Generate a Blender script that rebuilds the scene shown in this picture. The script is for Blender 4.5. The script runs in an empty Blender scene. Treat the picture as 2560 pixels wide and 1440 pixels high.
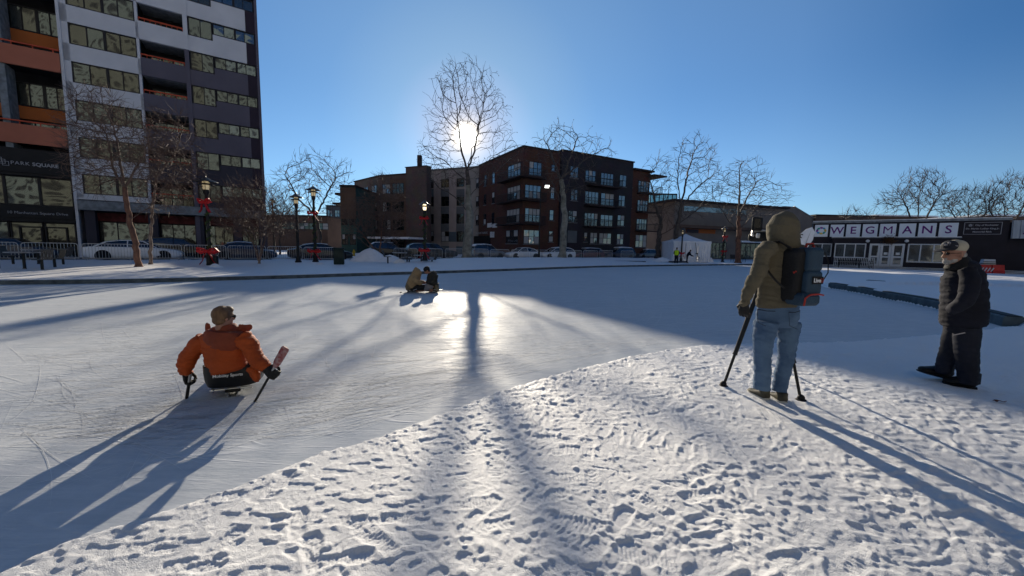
import bpy, math, random
import numpy as np
from mathutils import Vector, Matrix, Euler
R = math.radians
sc = bpy.context.scene
COL = sc.collection
random.seed(7); rng = np.random.default_rng(7)

# ------------------------------------------------------------------ camera
CAM_H = 1.55; FPX = 960.0; PITCH = R(6.0); ROLL = R(1.12)
CM = Matrix.Rotation(math.pi/2 - PITCH, 3, 'X') @ Matrix.Rotation(ROLL, 3, 'Z')
cam_d = bpy.data.cameras.new('camera'); cam = bpy.data.objects.new('camera', cam_d); COL.objects.link(cam)
cam.location = (0, 0, CAM_H); cam.rotation_euler = CM.to_euler()
cam_d.sensor_width = 36; cam_d.lens = 36*FPX/2560; cam_d.clip_start = .05; cam_d.clip_end = 6000
sc.camera = cam

def ray(px, py):
    d = CM @ Vector(((px-1280)/FPX, -(py-720)/FPX, -1)); return d/d.y
def at(px, py, Y):
    d = ray(px, py); return Vector((d.x*Y, Y, CAM_H+d.z*Y))
def gnd(px, py, z=0.0):
    d = ray(px, py); Y = (z-CAM_H)/d.z; return Vector((d.x*Y, Y, z))
def pix(p):
    v = CM.transposed() @ (Vector(p)-Vector((0, 0, CAM_H))); return (1280+FPX*v.x/-v.z, 720-FPX*v.y/-v.z)

# ------------------------------------------------------------------ materials
MATS = {}
def nodes_of(name):
    m = bpy.data.materials.new(name); m.use_nodes = True
    nt = m.node_tree; b = nt.nodes['Principled BSDF']; MATS[name] = m
    return m, nt, b
def mat(name, col, rough=.6, var=.12, scale=8., metal=0., bump=0., bscale=None, spec=.25, col2=None, emit=None, estr=0., detail=4, coat=0., stretch=None):
    m, nt, b = nodes_of(name)
    col = tuple(col)
    b.inputs['Roughness'].default_value = rough; b.inputs['Metallic'].default_value = metal
    b.inputs['Specular IOR Level'].default_value = spec
    b.inputs['Coat Weight'].default_value = coat
    tc = nt.nodes.new('ShaderNodeTexCoord'); no = nt.nodes.new('ShaderNodeTexNoise')
    no.inputs['Scale'].default_value = scale; no.inputs['Detail'].default_value = detail
    src = tc.outputs['Object']
    if stretch:
        mp = nt.nodes.new('ShaderNodeMapping'); mp.inputs['Scale'].default_value = stretch
        nt.links.new(src, mp.inputs['Vector']); src = mp.outputs['Vector']
    nt.links.new(src, no.inputs['Vector'])
    mx = nt.nodes.new('ShaderNodeMix'); mx.data_type = 'RGBA'
    c2 = col2 if col2 else tuple(max(0, c*(1-2*var)) for c in col)
    c1 = col if col2 else tuple(min(1, c*(1+var)) for c in col)
    mx.inputs['A'].default_value = (*c1, 1); mx.inputs['B'].default_value = (*c2, 1)
    rp = nt.nodes.new('ShaderNodeMapRange'); rp.inputs['From Min'].default_value = .3; rp.inputs['From Max'].default_value = .7
    nt.links.new(no.outputs['Fac'], rp.inputs['Value']); nt.links.new(rp.outputs['Result'], mx.inputs['Factor'])
    nt.links.new(mx.outputs['Result'], b.inputs['Base Color'])
    if bump:
        n2 = nt.nodes.new('ShaderNodeTexNoise'); n2.inputs['Scale'].default_value = bscale or scale*4; n2.inputs['Detail'].default_value = 5
        nt.links.new(src, n2.inputs['Vector'])
        bp = nt.nodes.new('ShaderNodeBump'); bp.inputs['Strength'].default_value = bump; bp.inputs['Distance'].default_value = .02
        nt.links.new(n2.outputs['Fac'], bp.inputs['Height']); nt.links.new(bp.outputs['Normal'], b.inputs['Normal'])
    if emit:
        b.inputs['Emission Color'].default_value = (*emit, 1); b.inputs['Emission Strength'].default_value = estr
    return m
def glass_mat(name, tint, refl=.35, wave=.3, wscale=1.2, rough=.03, rcol=(.9, .95, .9)):
    m, nt, b = nodes_of(name)
    b.inputs['Base Color'].default_value = (*tint, 1); b.inputs['Roughness'].default_value = .25
    gl = nt.nodes.new('ShaderNodeBsdfGlossy'); gl.inputs['Roughness'].default_value = rough; gl.inputs['Color'].default_value = (*rcol, 1)
    ms = nt.nodes.new('ShaderNodeMixShader'); ms.inputs[0].default_value = refl
    tc = nt.nodes.new('ShaderNodeTexCoord'); no = nt.nodes.new('ShaderNodeTexNoise'); no.inputs['Scale'].default_value = wscale
    no.inputs['Detail'].default_value = 1.; no.inputs['Distortion'].default_value = .6
    nt.links.new(tc.outputs['Object'], no.inputs['Vector'])
    bp = nt.nodes.new('ShaderNodeBump'); bp.inputs['Strength'].default_value = wave; bp.inputs['Distance'].default_value = .1
    nt.links.new(no.outputs['Fac'], bp.inputs['Height']); nt.links.new(bp.outputs['Normal'], gl.inputs['Normal'])
    out = nt.nodes['Material Output']
    nt.links.new(b.outputs[0], ms.inputs[1]); nt.links.new(gl.outputs[0], ms.inputs[2]); nt.links.new(ms.outputs[0], out.inputs['Surface'])
    return m
def brick_mat(name, c1, c2, mortar, sx=4.5, bump=.3):
    m, nt, b = nodes_of(name)
    tc = nt.nodes.new('ShaderNodeTexCoord'); geo = nt.nodes.new('ShaderNodeSeparateXYZ'); nt.links.new(tc.outputs['Object'], geo.inputs[0])
    ad = nt.nodes.new('ShaderNodeMath'); ad.operation = 'ADD'; nt.links.new(geo.outputs['X'], ad.inputs[0]); nt.links.new(geo.outputs['Y'], ad.inputs[1])
    cb = nt.nodes.new('ShaderNodeCombineXYZ'); nt.links.new(ad.outputs[0], cb.inputs['X']); nt.links.new(geo.outputs['Z'], cb.inputs['Y'])
    br = nt.nodes.new('ShaderNodeTexBrick'); br.inputs['Scale'].default_value = sx
    br.inputs['Color1'].default_value = (*c1, 1); br.inputs['Color2'].default_value = (*c2, 1); br.inputs['Mortar'].default_value = (*mortar, 1)
    br.inputs['Mortar Size'].default_value = .012; br.inputs['Brick Width'].default_value = 1.; br.inputs['Row Height'].default_value = .33
    nt.links.new(cb.outputs[0], br.inputs['Vector'])
    no = nt.nodes.new('ShaderNodeTexNoise'); no.inputs['Scale'].default_value = .7; no.inputs['Detail'].default_value = 5; nt.links.new(tc.outputs['Object'], no.inputs['Vector'])
    mx = nt.nodes.new('ShaderNodeMix'); mx.data_type = 'RGBA'; mx.blend_type = 'MULTIPLY'; mx.inputs['Factor'].default_value = .5
    nt.links.new(br.outputs['Color'], mx.inputs['A']); nt.links.new(no.outputs['Color'], mx.inputs['B']); nt.links.new(mx.outputs['Result'], b.inputs['Base Color'])
    b.inputs['Roughness'].default_value = .85; b.inputs['Specular IOR Level'].default_value = .2
    return m

# ------------------------------------------------------------------ mesh builder
class MB:
    def __init__(s): s.v = []; s.f = []; s.m = []; s.cur = 0
    def add(s, vs, fs):
        o = len(s.v); s.v += [tuple(v) for v in vs]; s.f += [tuple(i+o for i in f) for f in fs]; s.m += [s.cur]*len(fs); return s
    def box(s, c, d, rot=None, M=None):
        x, y, z = d[0]/2, d[1]/2, d[2]/2
        vs = [Vector((a*x, b*y, e*z)) for a in (-1, 1) for b in (-1, 1) for e in (-1, 1)]
        if rot is not None:
            q = Euler(rot).to_matrix(); vs = [q @ v for v in vs]
        vs = [v+Vector(c) for v in vs]
        if M is not None: vs = [M @ v for v in vs]
        return s.add(vs, [(0, 1, 3, 2), (4, 6, 7, 5), (0, 4, 5, 1), (2, 3, 7, 6), (0, 2, 6, 4), (1, 5, 7, 3)])
    def bb(s, x0, x1, y0, y1, z0, z1, M=None):
        return s.box(((x0+x1)/2, (y0+y1)/2, (z0+z1)/2), (abs(x1-x0), abs(y1-y0), abs(z1-z0)), M=M)
    def bevel_box(s, c, d, r, rot=None):
        x, y, z = d[0]/2, d[1]/2, d[2]/2; q = Euler(rot).to_matrix() if rot is not None else Matrix.Identity(3)
        rings = []
        for zz, ins in ((-z, r), (-z+r, 0), (z-r, 0), (z, r)):
            ring = []
            for (sx, sy, a0) in ((1, 1, 0), (-1, 1, 90), (-1, -1, 180), (1, -1, 270)):
                for k in range(4):
                    a = R(a0+30*k); rr = r
                    ring.append(q @ Vector((sx*(x-r)+(rr-ins*.7)*math.cos(a), sy*(y-r)+(rr-ins*.7)*math.sin(a), zz))+Vector(c))
            rings.append(ring)
        return s.loft(rings)
    def loft(s, rings, caps=True, closed=True):
        n = len(rings[0]); vs = [v for r in rings for v in r]; fs = []
        for i in range(len(rings)-1):
            for j in range(n if closed else n-1):
                k = (j+1) % n; fs.append((i*n+j, i*n+k, (i+1)*n+k, (i+1)*n+j))
        if caps: fs.append(tuple(range(n-1, -1, -1))); fs.append(tuple((len(rings)-1)*n+j for j in range(n)))
        return s.add(vs, fs)
    def tube(s, pts, rad, n=8, caps=True, sq=None, up=None):
        pts = [Vector(p) for p in pts]; m = len(pts)
        if not hasattr(rad, '__len__'): rad = [rad]*m
        rings = []; ref = None
        for i, p in enumerate(pts):
            t = (pts[min(i+1, m-1)]-pts[max(i-1, 0)])
            if t.length < 1e-9: t = Vector((0, 0, 1))
            t.normalize()
            if ref is None:
                ref = Vector(up) if up else (Vector((0, 0, 1)) if abs(t.z) < .9 else Vector((1, 0, 0)))
            a = ref-t*ref.dot(t)
            if a.length < 1e-6: a = t.orthogonal()
            a.normalize(); b = t.cross(a); ref = a
            r = rad[i]; ra, rb = (r if hasattr(r, '__len__') else (r, r))
            rings.append([p+a*ra*math.cos(2*math.pi*k/n)+b*rb*math.sin(2*math.pi*k/n) for k in range(n)])
        return s.loft(rings, caps)
    def cyl(s, p, q, r0, r1=None, n=12): return s.tube([p, q], [r0, r0 if r1 is None else r1], n)
    def lathe(s, prof, c=(0, 0, 0), n=20, M=None):
        rings = [[Vector((r*math.cos(2*math.pi*k/n), r*math.sin(2*math.pi*k/n), z))+Vector(c) for k in range(n)] for r, z in prof]
        if M is not None: rings = [[M @ v for v in r] for r in rings]
        return s.loft(rings)
    def ell(s, c, r, n=16, m=10, rot=None):
        q = Euler(rot).to_matrix() if rot is not None else Matrix.Identity(3)
        rings = []
        for i in range(m+1):
            a = -math.pi/2+math.pi*i/m; cr = max(math.cos(a), .02)
            rings.append([Vector(c)+q @ Vector((r[0]*cr*math.cos(2*math.pi*k/n), r[1]*cr*math.sin(2*math.pi*k/n), r[2]*math.sin(a))) for k in range(n)])
        return s.loft(rings)
    def prism(s, poly, z0, z1, M=None):
        n = len(poly); vs = [Vector((x, y, z0)) for x, y in poly]+[Vector((x, y, z1)) for x, y in poly]
        if M is not None: vs = [M @ v for v in vs]
        return s.add(vs, [tuple(range(n-1, -1, -1)), tuple(range(n, 2*n))]+[(i, (i+1) % n, n+(i+1) % n, n+i) for i in range(n)])
    def quad(s, a, b, c, d): return s.add([a, b, c, d], [(0, 1, 2, 3)])
    def mesh(s, name, mats, smooth=None):
        me = bpy.data.meshes.new(name); me.from_pydata(s.v, [], s.f)
        for m in (mats if isinstance(mats, (list, tuple)) else [mats]): me.materials.append(MATS[m] if isinstance(m, str) else m)
        if any(s.m): me.polygons.foreach_set('material_index', s.m)
        if smooth is not None:
            me.polygons.foreach_set('use_smooth', [True]*len(me.polygons)); me.set_sharp_from_angle(angle=R(smooth))
        me.update(); return me
    def build(s, name, mats, parent=None, smooth=None, loc=None, rot=None, fixn=True):
        me = s.mesh(name, mats, smooth)
        if fixn:
            import bmesh
            bm = bmesh.new(); bm.from_mesh(me); bmesh.ops.recalc_face_normals(bm, faces=bm.faces); bm.to_mesh(me); bm.free()
        o = bpy.data.objects.new(name, me); COL.objects.link(o)
        if parent is not None: o.parent = parent
        if loc is not None: o.location = loc
        if rot is not None: o.rotation_euler = rot
        return o

def tag(o, label=None, cat=None, group=None, kind=None):
    if label: o['label'] = label
    if cat: o['category'] = cat
    if group: o['group'] = group
    if kind: o['kind'] = kind
    return o
def thing(name, label, cat, loc=(0, 0, 0), rz=0, group=None):
    o = bpy.data.objects.new(name, None); COL.objects.link(o); o.location = loc; o.rotation_euler = (0, 0, rz)
    o.empty_display_size = .2
    return tag(o, label, cat, group)
def copy_tree(o, parent=None):
    c = o.copy(); COL.objects.link(c)
    if parent is not None: c.parent = parent
    for ch in list(KIDS(o)): copy_tree(ch, c)
    return c
def KIDS(o): return [x for x in COL.objects if x.parent == o]
def text_mesh(txt, size, ext=.005, bold=0., spacing=1., align='CENTER', shear=0.):
    cu = bpy.data.curves.new('lettering', 'FONT'); cu.body = txt; cu.size = size; cu.extrude = ext; cu.offset = bold
    cu.space_character = spacing; cu.align_x = align; cu.align_y = 'CENTER'; cu.shear = shear; cu.resolution_u = 3
    o = bpy.data.objects.new('lettering', cu); COL.objects.link(o)
    me = bpy.data.meshes.new_from_object(o.evaluated_get(bpy.context.evaluated_depsgraph_get()))
    bpy.data.objects.remove(o); bpy.data.curves.remove(cu); return me
def text(name, txt, size, material, parent, M, **kw):
    me = text_mesh(txt, size, **kw); me.materials.clear(); me.materials.append(MATS[material])
    me.transform(M); o = bpy.data.objects.new(name, me); COL.objects.link(o); o.parent = parent; return o

def vnoise(x, y, seed=0):
    """smooth value noise on arrays"""
    xi = np.floor(x).astype(np.int64); yi = np.floor(y).astype(np.int64); xf = x-xi; yf = y-yi
    def h(a, b):
        n = (a*374761393+b*668265263+seed*1442695041) & 0xffffffff
        n = ((n ^ (n >> 13))*1274126177) & 0xffffffff
        return ((n ^ (n >> 16)) & 0xffff)/65535.0
    u = xf*xf*(3-2*xf); v = yf*yf*(3-2*yf)
    return (h(xi, yi)*(1-u)+h(xi+1, yi)*u)*(1-v)+(h(xi, yi+1)*(1-u)+h(xi+1, yi+1)*u)*v
def fbm(x, y, oct=4, seed=0):
    t = 0; a = .5
    for k in range(oct): t = t+a*(vnoise(x, y, seed+k)-.5); x = x*2.03; y = y*2.03; a *= .5
    return t
def sdist(px, py, poly):
    """signed distance to polygon, negative inside"""
    d = np.full(px.shape, 1e9); ins = np.zeros(px.shape, bool); n = len(poly)
    for i in range(n):
        ax, ay = poly[i]; bx, by = poly[(i+1) % n]
        ex, ey = bx-ax, by-ay; t = np.clip(((px-ax)*ex+(py-ay)*ey)/(ex*ex+ey*ey+1e-12), 0, 1)
        d = np.minimum(d, np.hypot(px-ax-t*ex, py-ay-t*ey))
        c = ((ay > py) != (by > py)); xin = (bx-ax)*(py-ay)/((by-ay) if by != ay else 1e-12)+ax
        ins ^= c & (px < xin)
    return np.where(ins, -d, d)
# ------------------------------------------------------------------ light and sky
SUN = ray(1165, 342).normalized()
SUN_EL = math.asin(SUN.z); SUN_AZ = math.atan2(SUN.x, SUN.y)
w = bpy.data.worlds.new('World'); sc.world = w; w.use_nodes = True
nt = w.node_tree; bg = nt.nodes['Background']; L = nt.links.new
sky = nt.nodes.new('ShaderNodeTexSky'); sky.sky_type = 'NISHITA'; sky.sun_disc = False
sky.sun_elevation = SUN_EL; sky.sun_rotation = SUN_AZ
sky.altitude = 2500; sky.air_density = 1.4; sky.dust_density = 0; sky.ozone_density = 8
hs = nt.nodes.new('ShaderNodeHueSaturation'); hs.inputs['Saturation'].default_value = 1.05; hs.inputs['Value'].default_value = 1.
L(sky.outputs[0], hs.inputs['Color'])
# sun disc and aureole as part of the sky itself (world directions)
geo = nt.nodes.new('ShaderNodeTexCoord'); dt = nt.nodes.new('ShaderNodeVectorMath'); dt.operation = 'DOT_PRODUCT'
nrm = nt.nodes.new('ShaderNodeVectorMath'); nrm.operation = 'NORMALIZE'; L(geo.outputs['Generated'], nrm.inputs[0])
L(nrm.outputs[0], dt.inputs[0]); dt.inputs[1].default_value = SUN
ac = nt.nodes.new('ShaderNodeMath'); ac.operation = 'ARCCOSINE'; L(dt.outputs['Value'], ac.inputs[0])
ramp = nt.nodes.new('ShaderNodeValToRGB'); cr = ramp.color_ramp
mr = nt.nodes.new('ShaderNodeMapRange'); mr.inputs['From Max'].default_value = R(70); L(ac.outputs[0], mr.inputs['Value']); L(mr.outputs['Result'], ramp.inputs[0])
AUR = [(0, (1., .98, .9)), (1.35, (1., .97, .84))]+[(d_, tuple(c/5. for c in q)) for d_, q in ((1.65, (.85, .66, .34)), (2.3, (.52, .42, .25)), (4, (.30, .27, .20)), (7, (.22, .25, .23)), (10, (.16, .21, .20)), (18, (.10, .15, .18)), (28, (.072, .115, .155)), (40, (.06, .095, .13)), (52, (.024, .042, .062)), (68, (0, 0, 0)))]
cr.elements[0].position = 0; cr.elements[0].color = (*AUR[0][1], 1)
cr.elements[1].position = AUR[-1][0]/70; cr.elements[1].color = (0, 0, 0, 1)
for d_, c in AUR[1:-1]:
    e = cr.elements.new(d_/70); e.color = (*c, 1)
gm = nt.nodes.new('ShaderNodeMix'); gm.data_type = 'RGBA'; gm.blend_type = 'ADD'; gm.inputs['Factor'].default_value = 1; gm.clamp_result = False
sc_ = nt.nodes.new('ShaderNodeVectorMath'); sc_.operation = 'SCALE'; sc_.inputs['Scale'].default_value = 85.
L(ramp.outputs['Color'], sc_.inputs[0])
L(hs.outputs[0], gm.inputs['A']); L(sc_.outputs[0], gm.inputs['B'])
sx = nt.nodes.new('ShaderNodeSeparateXYZ'); L(nrm.outputs[0], sx.inputs[0]); hz = nt.nodes.new('ShaderNodeMapRange'); hz.interpolation_type = 'SMOOTHSTEP'
hz.inputs['From Min'].default_value = -.02; hz.inputs['From Max'].default_value = .37; hz.inputs['To Min'].default_value = 1.; hz.inputs['To Max'].default_value = 0.; L(sx.outputs['Z'], hz.inputs['Value'])
hv = nt.nodes.new('ShaderNodeVectorMath'); hv.operation = 'SCALE'; hv.inputs[0].default_value = (1.75, 2.1, 2.0); L(hz.outputs['Result'], hv.inputs['Scale'])
g2 = nt.nodes.new('ShaderNodeMix'); g2.data_type = 'RGBA'; g2.blend_type = 'ADD'; g2.inputs['Factor'].default_value = 1; L(gm.outputs['Result'], g2.inputs['A']); L(hv.outputs[0], g2.inputs['B'])
L(g2.outputs['Result'], bg.inputs['Color']); bg.inputs['Strength'].default_value = .058
sl = bpy.data.lights.new('sun', 'SUN'); sl.energy = 5.; sl.angle = R(.53); sl.color = (1, .88, .70)
so = bpy.data.objects.new('sun', sl); COL.objects.link(so); so.rotation_euler = SUN.to_track_quat('Z', 'Y').to_euler(); so.location = SUN*60
sc.view_settings.view_transform = 'Standard'; sc.view_settings.look = 'None'; sc.view_settings.exposure = .56; sc.view_settings.gamma = 1
cy = sc.cycles; cy.max_bounces = 6; cy.diffuse_bounces = 3; cy.glossy_bounces = 3; cy.transmission_bounces = 3; cy.caustics_reflective = False; cy.caustics_refractive = False
cy.use_denoising = True; cy.sample_clamp_indirect = 4

# ------------------------------------------------------------------ ice, snow, kerb
FAR = [gnd(*p).xy for p in [(0, 712), (150, 710.5), (300, 708), (450, 704.5), (600, 700), (750, 695.5), (900, 690), (1090, 684), (1280, 677), (1390, 672.5), (1500, 668.5), (1650, 665.5), (1800, 663.5), (1900, 662.8)]]
FARL = [Vector((-42, 3)), Vector((-28, 8.9)), Vector((-21, 11.2))]+[Vector(p) for p in FAR]
NEAR = [gnd(*p).xy for p in [(0, 1425), (150, 1360), (300, 1310), (400, 1280), (500, 1245), (600, 1212), (690, 1175), (800, 1135), (940, 1095), (1100, 1035), (1230, 985), (1300, 965), (1400, 935), (1500, 910), (1560, 895), (1650, 880), (1740, 867), (1900, 862), (2100, 858), (2300, 842), (2480, 825)]]
RIM = [gnd(*p).xy for p in [(2070, 720), (2140, 732), (2200, 745), (2280, 760), (2350, 775), (2420, 792), (2470, 806), (2505, 816)]]
ICE = [tuple(p) for p in FARL]+[tuple(p) for p in RIM]+[tuple(p) for p in reversed(NEAR)]+[(-2.5, .9), (-3, -1), (-4, -4), (-9, -9), (-42, -9)]

def ice_material():
    m, nt, b = nodes_of('ice'); L = nt.links.new
    tc = nt.nodes.new('ShaderNodeTexCoord')
    def noise(rot, scl, scale, detail=4, dist=0., rough=.5):
        mp = nt.nodes.new('ShaderNodeMapping'); mp.inputs['Rotation'].default_value = (0, 0, R(rot)); mp.inputs['Scale'].default_value = (*scl, 1)
        L(tc.outputs['Object'], mp.inputs['Vector'])
        n = nt.nodes.new('ShaderNodeTexNoise'); n.inputs['Scale'].default_value = scale; n.inputs['Detail'].default_value = detail
        n.inputs['Distortion'].default_value = dist; n.inputs['Roughness'].default_value = rough
        L(mp.outputs['Vector'], n.inputs['Vector']); return n.outputs['Fac']
    def line(src, width):
        a = nt.nodes.new('ShaderNodeMath'); a.operation = 'SUBTRACT'; a.inputs[1].default_value = .5; L(src, a.inputs[0])
        c = nt.nodes.new('ShaderNodeMath'); c.operation = 'ABSOLUTE'; L(a.outputs[0], c.inputs[0])
        r = nt.nodes.new('ShaderNodeMapRange'); r.inputs['From Min'].default_value = 0; r.inputs['From Max'].default_value = width
        r.inputs['To Min'].default_value = 1; r.inputs['To Max'].default_value = 0; L(c.outputs[0], r.inputs['Value']); return r.outputs['Result']
    def rng_(src, a, b_, lo=0., hi=1.):
        r = nt.nodes.new('ShaderNodeMapRange'); r.inputs['From Min'].default_value = a; r.inputs['From Max'].default_value = b_
        r.inputs['To Min'].default_value = lo; r.inputs['To Max'].default_value = hi; L(src, r.inputs['Value']); return r.outputs['Result']
    def op(o, a, c):
        n = nt.nodes.new('ShaderNodeMath'); n.operation = o
        for i, s in enumerate((a, c)):
            if isinstance(s, (int, float)): n.inputs[i].default_value = s
            else: L(s, n.inputs[i])
        return n.outputs[0]
    s1 = noise(-24, (.35, 6), 2.2, 6, .1, .65)
    s2 = noise(-38, (.25, 7), 3.1, 6, .1, .65)
    s3 = noise(8, (1., 1.6), 3.4, 7, .3, .7)
    patch = noise(0, (1, 1), .35, 3)
    cuts = op('MAXIMUM', line(noise(-20, (.12, 1.6), 1.1, 1.5, .6), .006), op('MAXIMUM', line(noise(-48, (.1, 1.3), 1.3, 1.5, .8), .005), line(noise(35, (.12, .8), .9, 1, 1.2), .004)))
    brk = rng_(noise(15, (1, 1), 2.2, 3), .45, .6)
    cuts = op('MULTIPLY', cuts, brk)
    st = op('ADD', op('MULTIPLY', s1, .4), op('ADD', op('MULTIPLY', s2, .2), op('MULTIPLY', s3, .4)))
    frost = rng_(st, .36, .70)
    mx = nt.nodes.new('ShaderNodeMix'); mx.data_type = 'RGBA'
    mx.inputs['A'].default_value = (.50, .54, .575, 1); mx.inputs['B'].default_value = (.76, .77, .78, 1)
    L(op('MULTIPLY', frost, rng_(patch, .3, .7, .6, 1.)), mx.inputs['Factor'])
    m2 = nt.nodes.new('ShaderNodeMix'); m2.data_type = 'RGBA'; m2.inputs['B'].default_value = (.86, .87, .88, 1)
    L(mx.outputs['Result'], m2.inputs['A']); L(op('MULTIPLY', cuts, .35), m2.inputs['Factor'])
    L(m2.outputs['Result'], b.inputs['Base Color'])
    b.inputs['Roughness'].default_value = .7; b.inputs['Specular IOR Level'].default_value = 0
    gl = nt.nodes.new('ShaderNodeBsdfGlossy'); L(rng_(st, .38, .66, .36, .56), gl.inputs['Roughness'])
    ms = nt.nodes.new('ShaderNodeMixShader'); lw = nt.nodes.new('ShaderNodeLayerWeight'); lw.inputs['Blend'].default_value = .5; fz = op('MULTIPLY', op('POWER', lw.outputs['Facing'], 5.), .15); L(op('ADD', op('MULTIPLY', fz, rng_(st, .4, .64, 1., .5)), .012), ms.inputs[0])
    L(b.outputs[0], ms.inputs[1]); L(gl.outputs[0], ms.inputs[2]); L(ms.outputs[0], nt.nodes['Material Output'].inputs['Surface'])
    bp = nt.nodes.new('ShaderNodeBump'); bp.inputs['Strength'].default_value = .5; bp.inputs['Distance'].default_value = .012
    fine = noise(-30, (.5, 3), 24, 4)
    L(op('ADD', op('ADD', st, op('MULTIPLY', fine, .35)), op('MULTIPLY', cuts, .5)), bp.inputs['Height']); L(bp.outputs['Normal'], b.inputs['Normal']); L(bp.outputs['Normal'], gl.inputs['Normal'])
def snow_material():
    m, nt, b = nodes_of('snow'); L = nt.links.new
    tc = nt.nodes.new('ShaderNodeTexCoord')
    def noise(scale, detail, vec=None):
        n = nt.nodes.new('ShaderNodeTexNoise'); n.inputs['Scale'].default_value = scale; n.inputs['Detail'].default_value = detail
        n.inputs['Roughness'].default_value = .6; L(vec or tc.outputs['Object'], n.inputs['Vector']); return n.outputs['Fac']
    mx = nt.nodes.new('ShaderNodeMix'); mx.data_type = 'RGBA'; mx.inputs['A'].default_value = (.80, .81, .83, 1); mx.inputs['B'].default_value = (.88, .88, .88, 1)
    L(noise(1.4, 5), mx.inputs['Factor']); L(mx.outputs['Result'], b.inputs['Base Color'])
    b.inputs['Roughness'].default_value = .55; b.inputs['Specular IOR Level'].default_value = .3
    b.inputs['Subsurface Weight'].default_value = 0
    a = nt.nodes.new('ShaderNodeMath'); a.operation = 'MULTIPLY_ADD'; a.inputs[1].default_value = .6
    L(noise(70, 5), a.inputs[0]); L(noise(210, 4), a.inputs[2])
    bp = nt.nodes.new('ShaderNodeBump'); bp.inputs['Strength'].default_value = .85; bp.inputs['Distance'].default_value = .011
    L(a.outputs[0], bp.inputs['Height']); L(bp.outputs['Normal'], b.inputs['Normal'])
ice_material(); snow_material()
mat('concrete', (.21, .23, .25), .85, .2, 3, bump=.3)
mat('kerb_dark', (.10, .12, .13), .8, .25, 4, bump=.3)
mat('asphalt', (.055, .055, .06), .85, .3, 1.2, col2=(.32, .33, .35), bump=.2)

def grow(poly, d):      # the ice runs on a little under the snow and the kerbs
    ar = sum(poly[i][0]*poly[(i+1) % len(poly)][1]-poly[(i+1) % len(poly)][0]*poly[i][1] for i in range(len(poly))); sg = 1 if ar > 0 else -1; out = []
    for i, p in enumerate(poly):
        a, c = Vector(poly[i-1]), Vector(poly[(i+1) % len(poly)]); t = (c-a).normalized(); out.append((p[0]+t.y*d*sg, p[1]-t.x*d*sg))
    return out
ICE2 = grow(ICE, .22)
me = bpy.data.meshes.new('ice'); me.from_pydata([(x, y, 0) for x, y in ICE2], [], [tuple(range(len(ICE2)))])
import bmesh
bm = bmesh.new(); bm.from_mesh(me); bmesh.ops.recalc_face_normals(bm, faces=bm.faces); bmesh.ops.triangulate(bm, faces=bm.faces)
for f in bm.faces:
    if f.normal.z < 0: f.normal_flip()
bm.to_mesh(me); bm.free(); me.materials.append(MATS['ice'])
ice = bpy.data.objects.new('ice', me); COL.objects.link(ice); tag(ice, kind='structure')

# --- trampled-snow relief raster (world metres)
RX0, RX1, RY0, RY1, RD = -3.6, 11., -.3, 9.4, .0085
gx = np.arange(RX0, RX1, RD); gy = np.arange(RY0, RY1, RD)
GX, GY = np.meshgrid(gx, gy)
HM = .012*fbm(GX*5, GY*5, 4, 3)+.018*fbm(GX*1.4, GY*1.4, 3, 9)
def stamp(cx, cy, rad, fn):
    i0 = max(int((cx-rad-RX0)/RD), 0); i1 = min(int((cx+rad-RX0)/RD)+1, len(gx)); j0 = max(int((cy-rad-RY0)/RD), 0); j1 = min(int((cy+rad-RY0)/RD)+1, len(gy))
    if i1 <= i0 or j1 <= j0: return
    X = GX[j0:j1, i0:i1]-cx; Y = GY[j0:j1, i0:i1]-cy
    HM[j0:j1, i0:i1] = fn(X, Y, HM[j0:j1, i0:i1])
def boot(cx, cy, a, depth=.018, sc_=1., tread=True, side=1):
    ca, sa = math.cos(a), math.sin(a); ph = rng.random()*6; per = rng.choice([.022, .028, .036])
    def fn(X, Y, H):
        u = (X*ca+Y*sa)/sc_; v = (-X*sa+Y*ca)/sc_*side
        wd = np.where(u > .0, .052-.9*np.maximum(u-.08, 0)**1.5*.9, .036+.0*u)
        wd = np.where((u > -.06) & (u < .02), .034+.018*np.clip((u+.04)/.06, 0, 1), wd)
        d = np.maximum(np.abs(u)-.145, np.abs(v+.006*np.sin(u*14))-wd)
        t = np.clip(.5-d/.026, 0, 1); t = t*t*(3-2*t)
        rim = np.exp(-((d-.016)/.014)**2)*.005
        tr = (.0026*np.sign(np.sin(2*np.pi*u/per+ph+6*np.abs(v)*(per > .03)/.05)) if tread else 0)
        base = H*.25-depth+tr
        return H*(1-t)+base*t+rim*(H > -.03)
    stamp(cx, cy, .24*sc_, fn)
def groove(cx, cy, a, ln, wd, dp):
    ca, sa = math.cos(a), math.sin(a); bend = rng.normal(0, .6)
    def fn(X, Y, H):
        u = X*ca+Y*sa; v = -X*sa+Y*ca+bend*u*u
        e = np.clip(1-(np.abs(u)/ln)**4, 0, 1); g = np.exp(-(v/wd)**2)
        return H-dp*e*g+dp*.55*e*np.exp(-((v-1.9*wd)/(wd*.8))**2)
    stamp(cx, cy, ln+.05, fn)
def lump(cx, cy, r, h):
    k = 1+rng.random()*.8; a = rng.random()*3.1; ca, sa = math.cos(a), math.sin(a)
    def fn(X, Y, H):
        u = (X*ca+Y*sa)/k; v = (-X*sa+Y*ca)*k**.5
        return H+h*np.clip(1-(u*u+v*v)/(r*r), 0, 1)**.7
    stamp(cx, cy, r*2, fn)
def snowy(x, y): return float(sdist(np.array([x]), np.array([y]), ICE)[0])
def dens(x, y):      # how trampled the snow is here
    left = x < -.35 and y < 3.6
    return .06 if left and x < -.9 else (.25 if left else .85)
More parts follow.
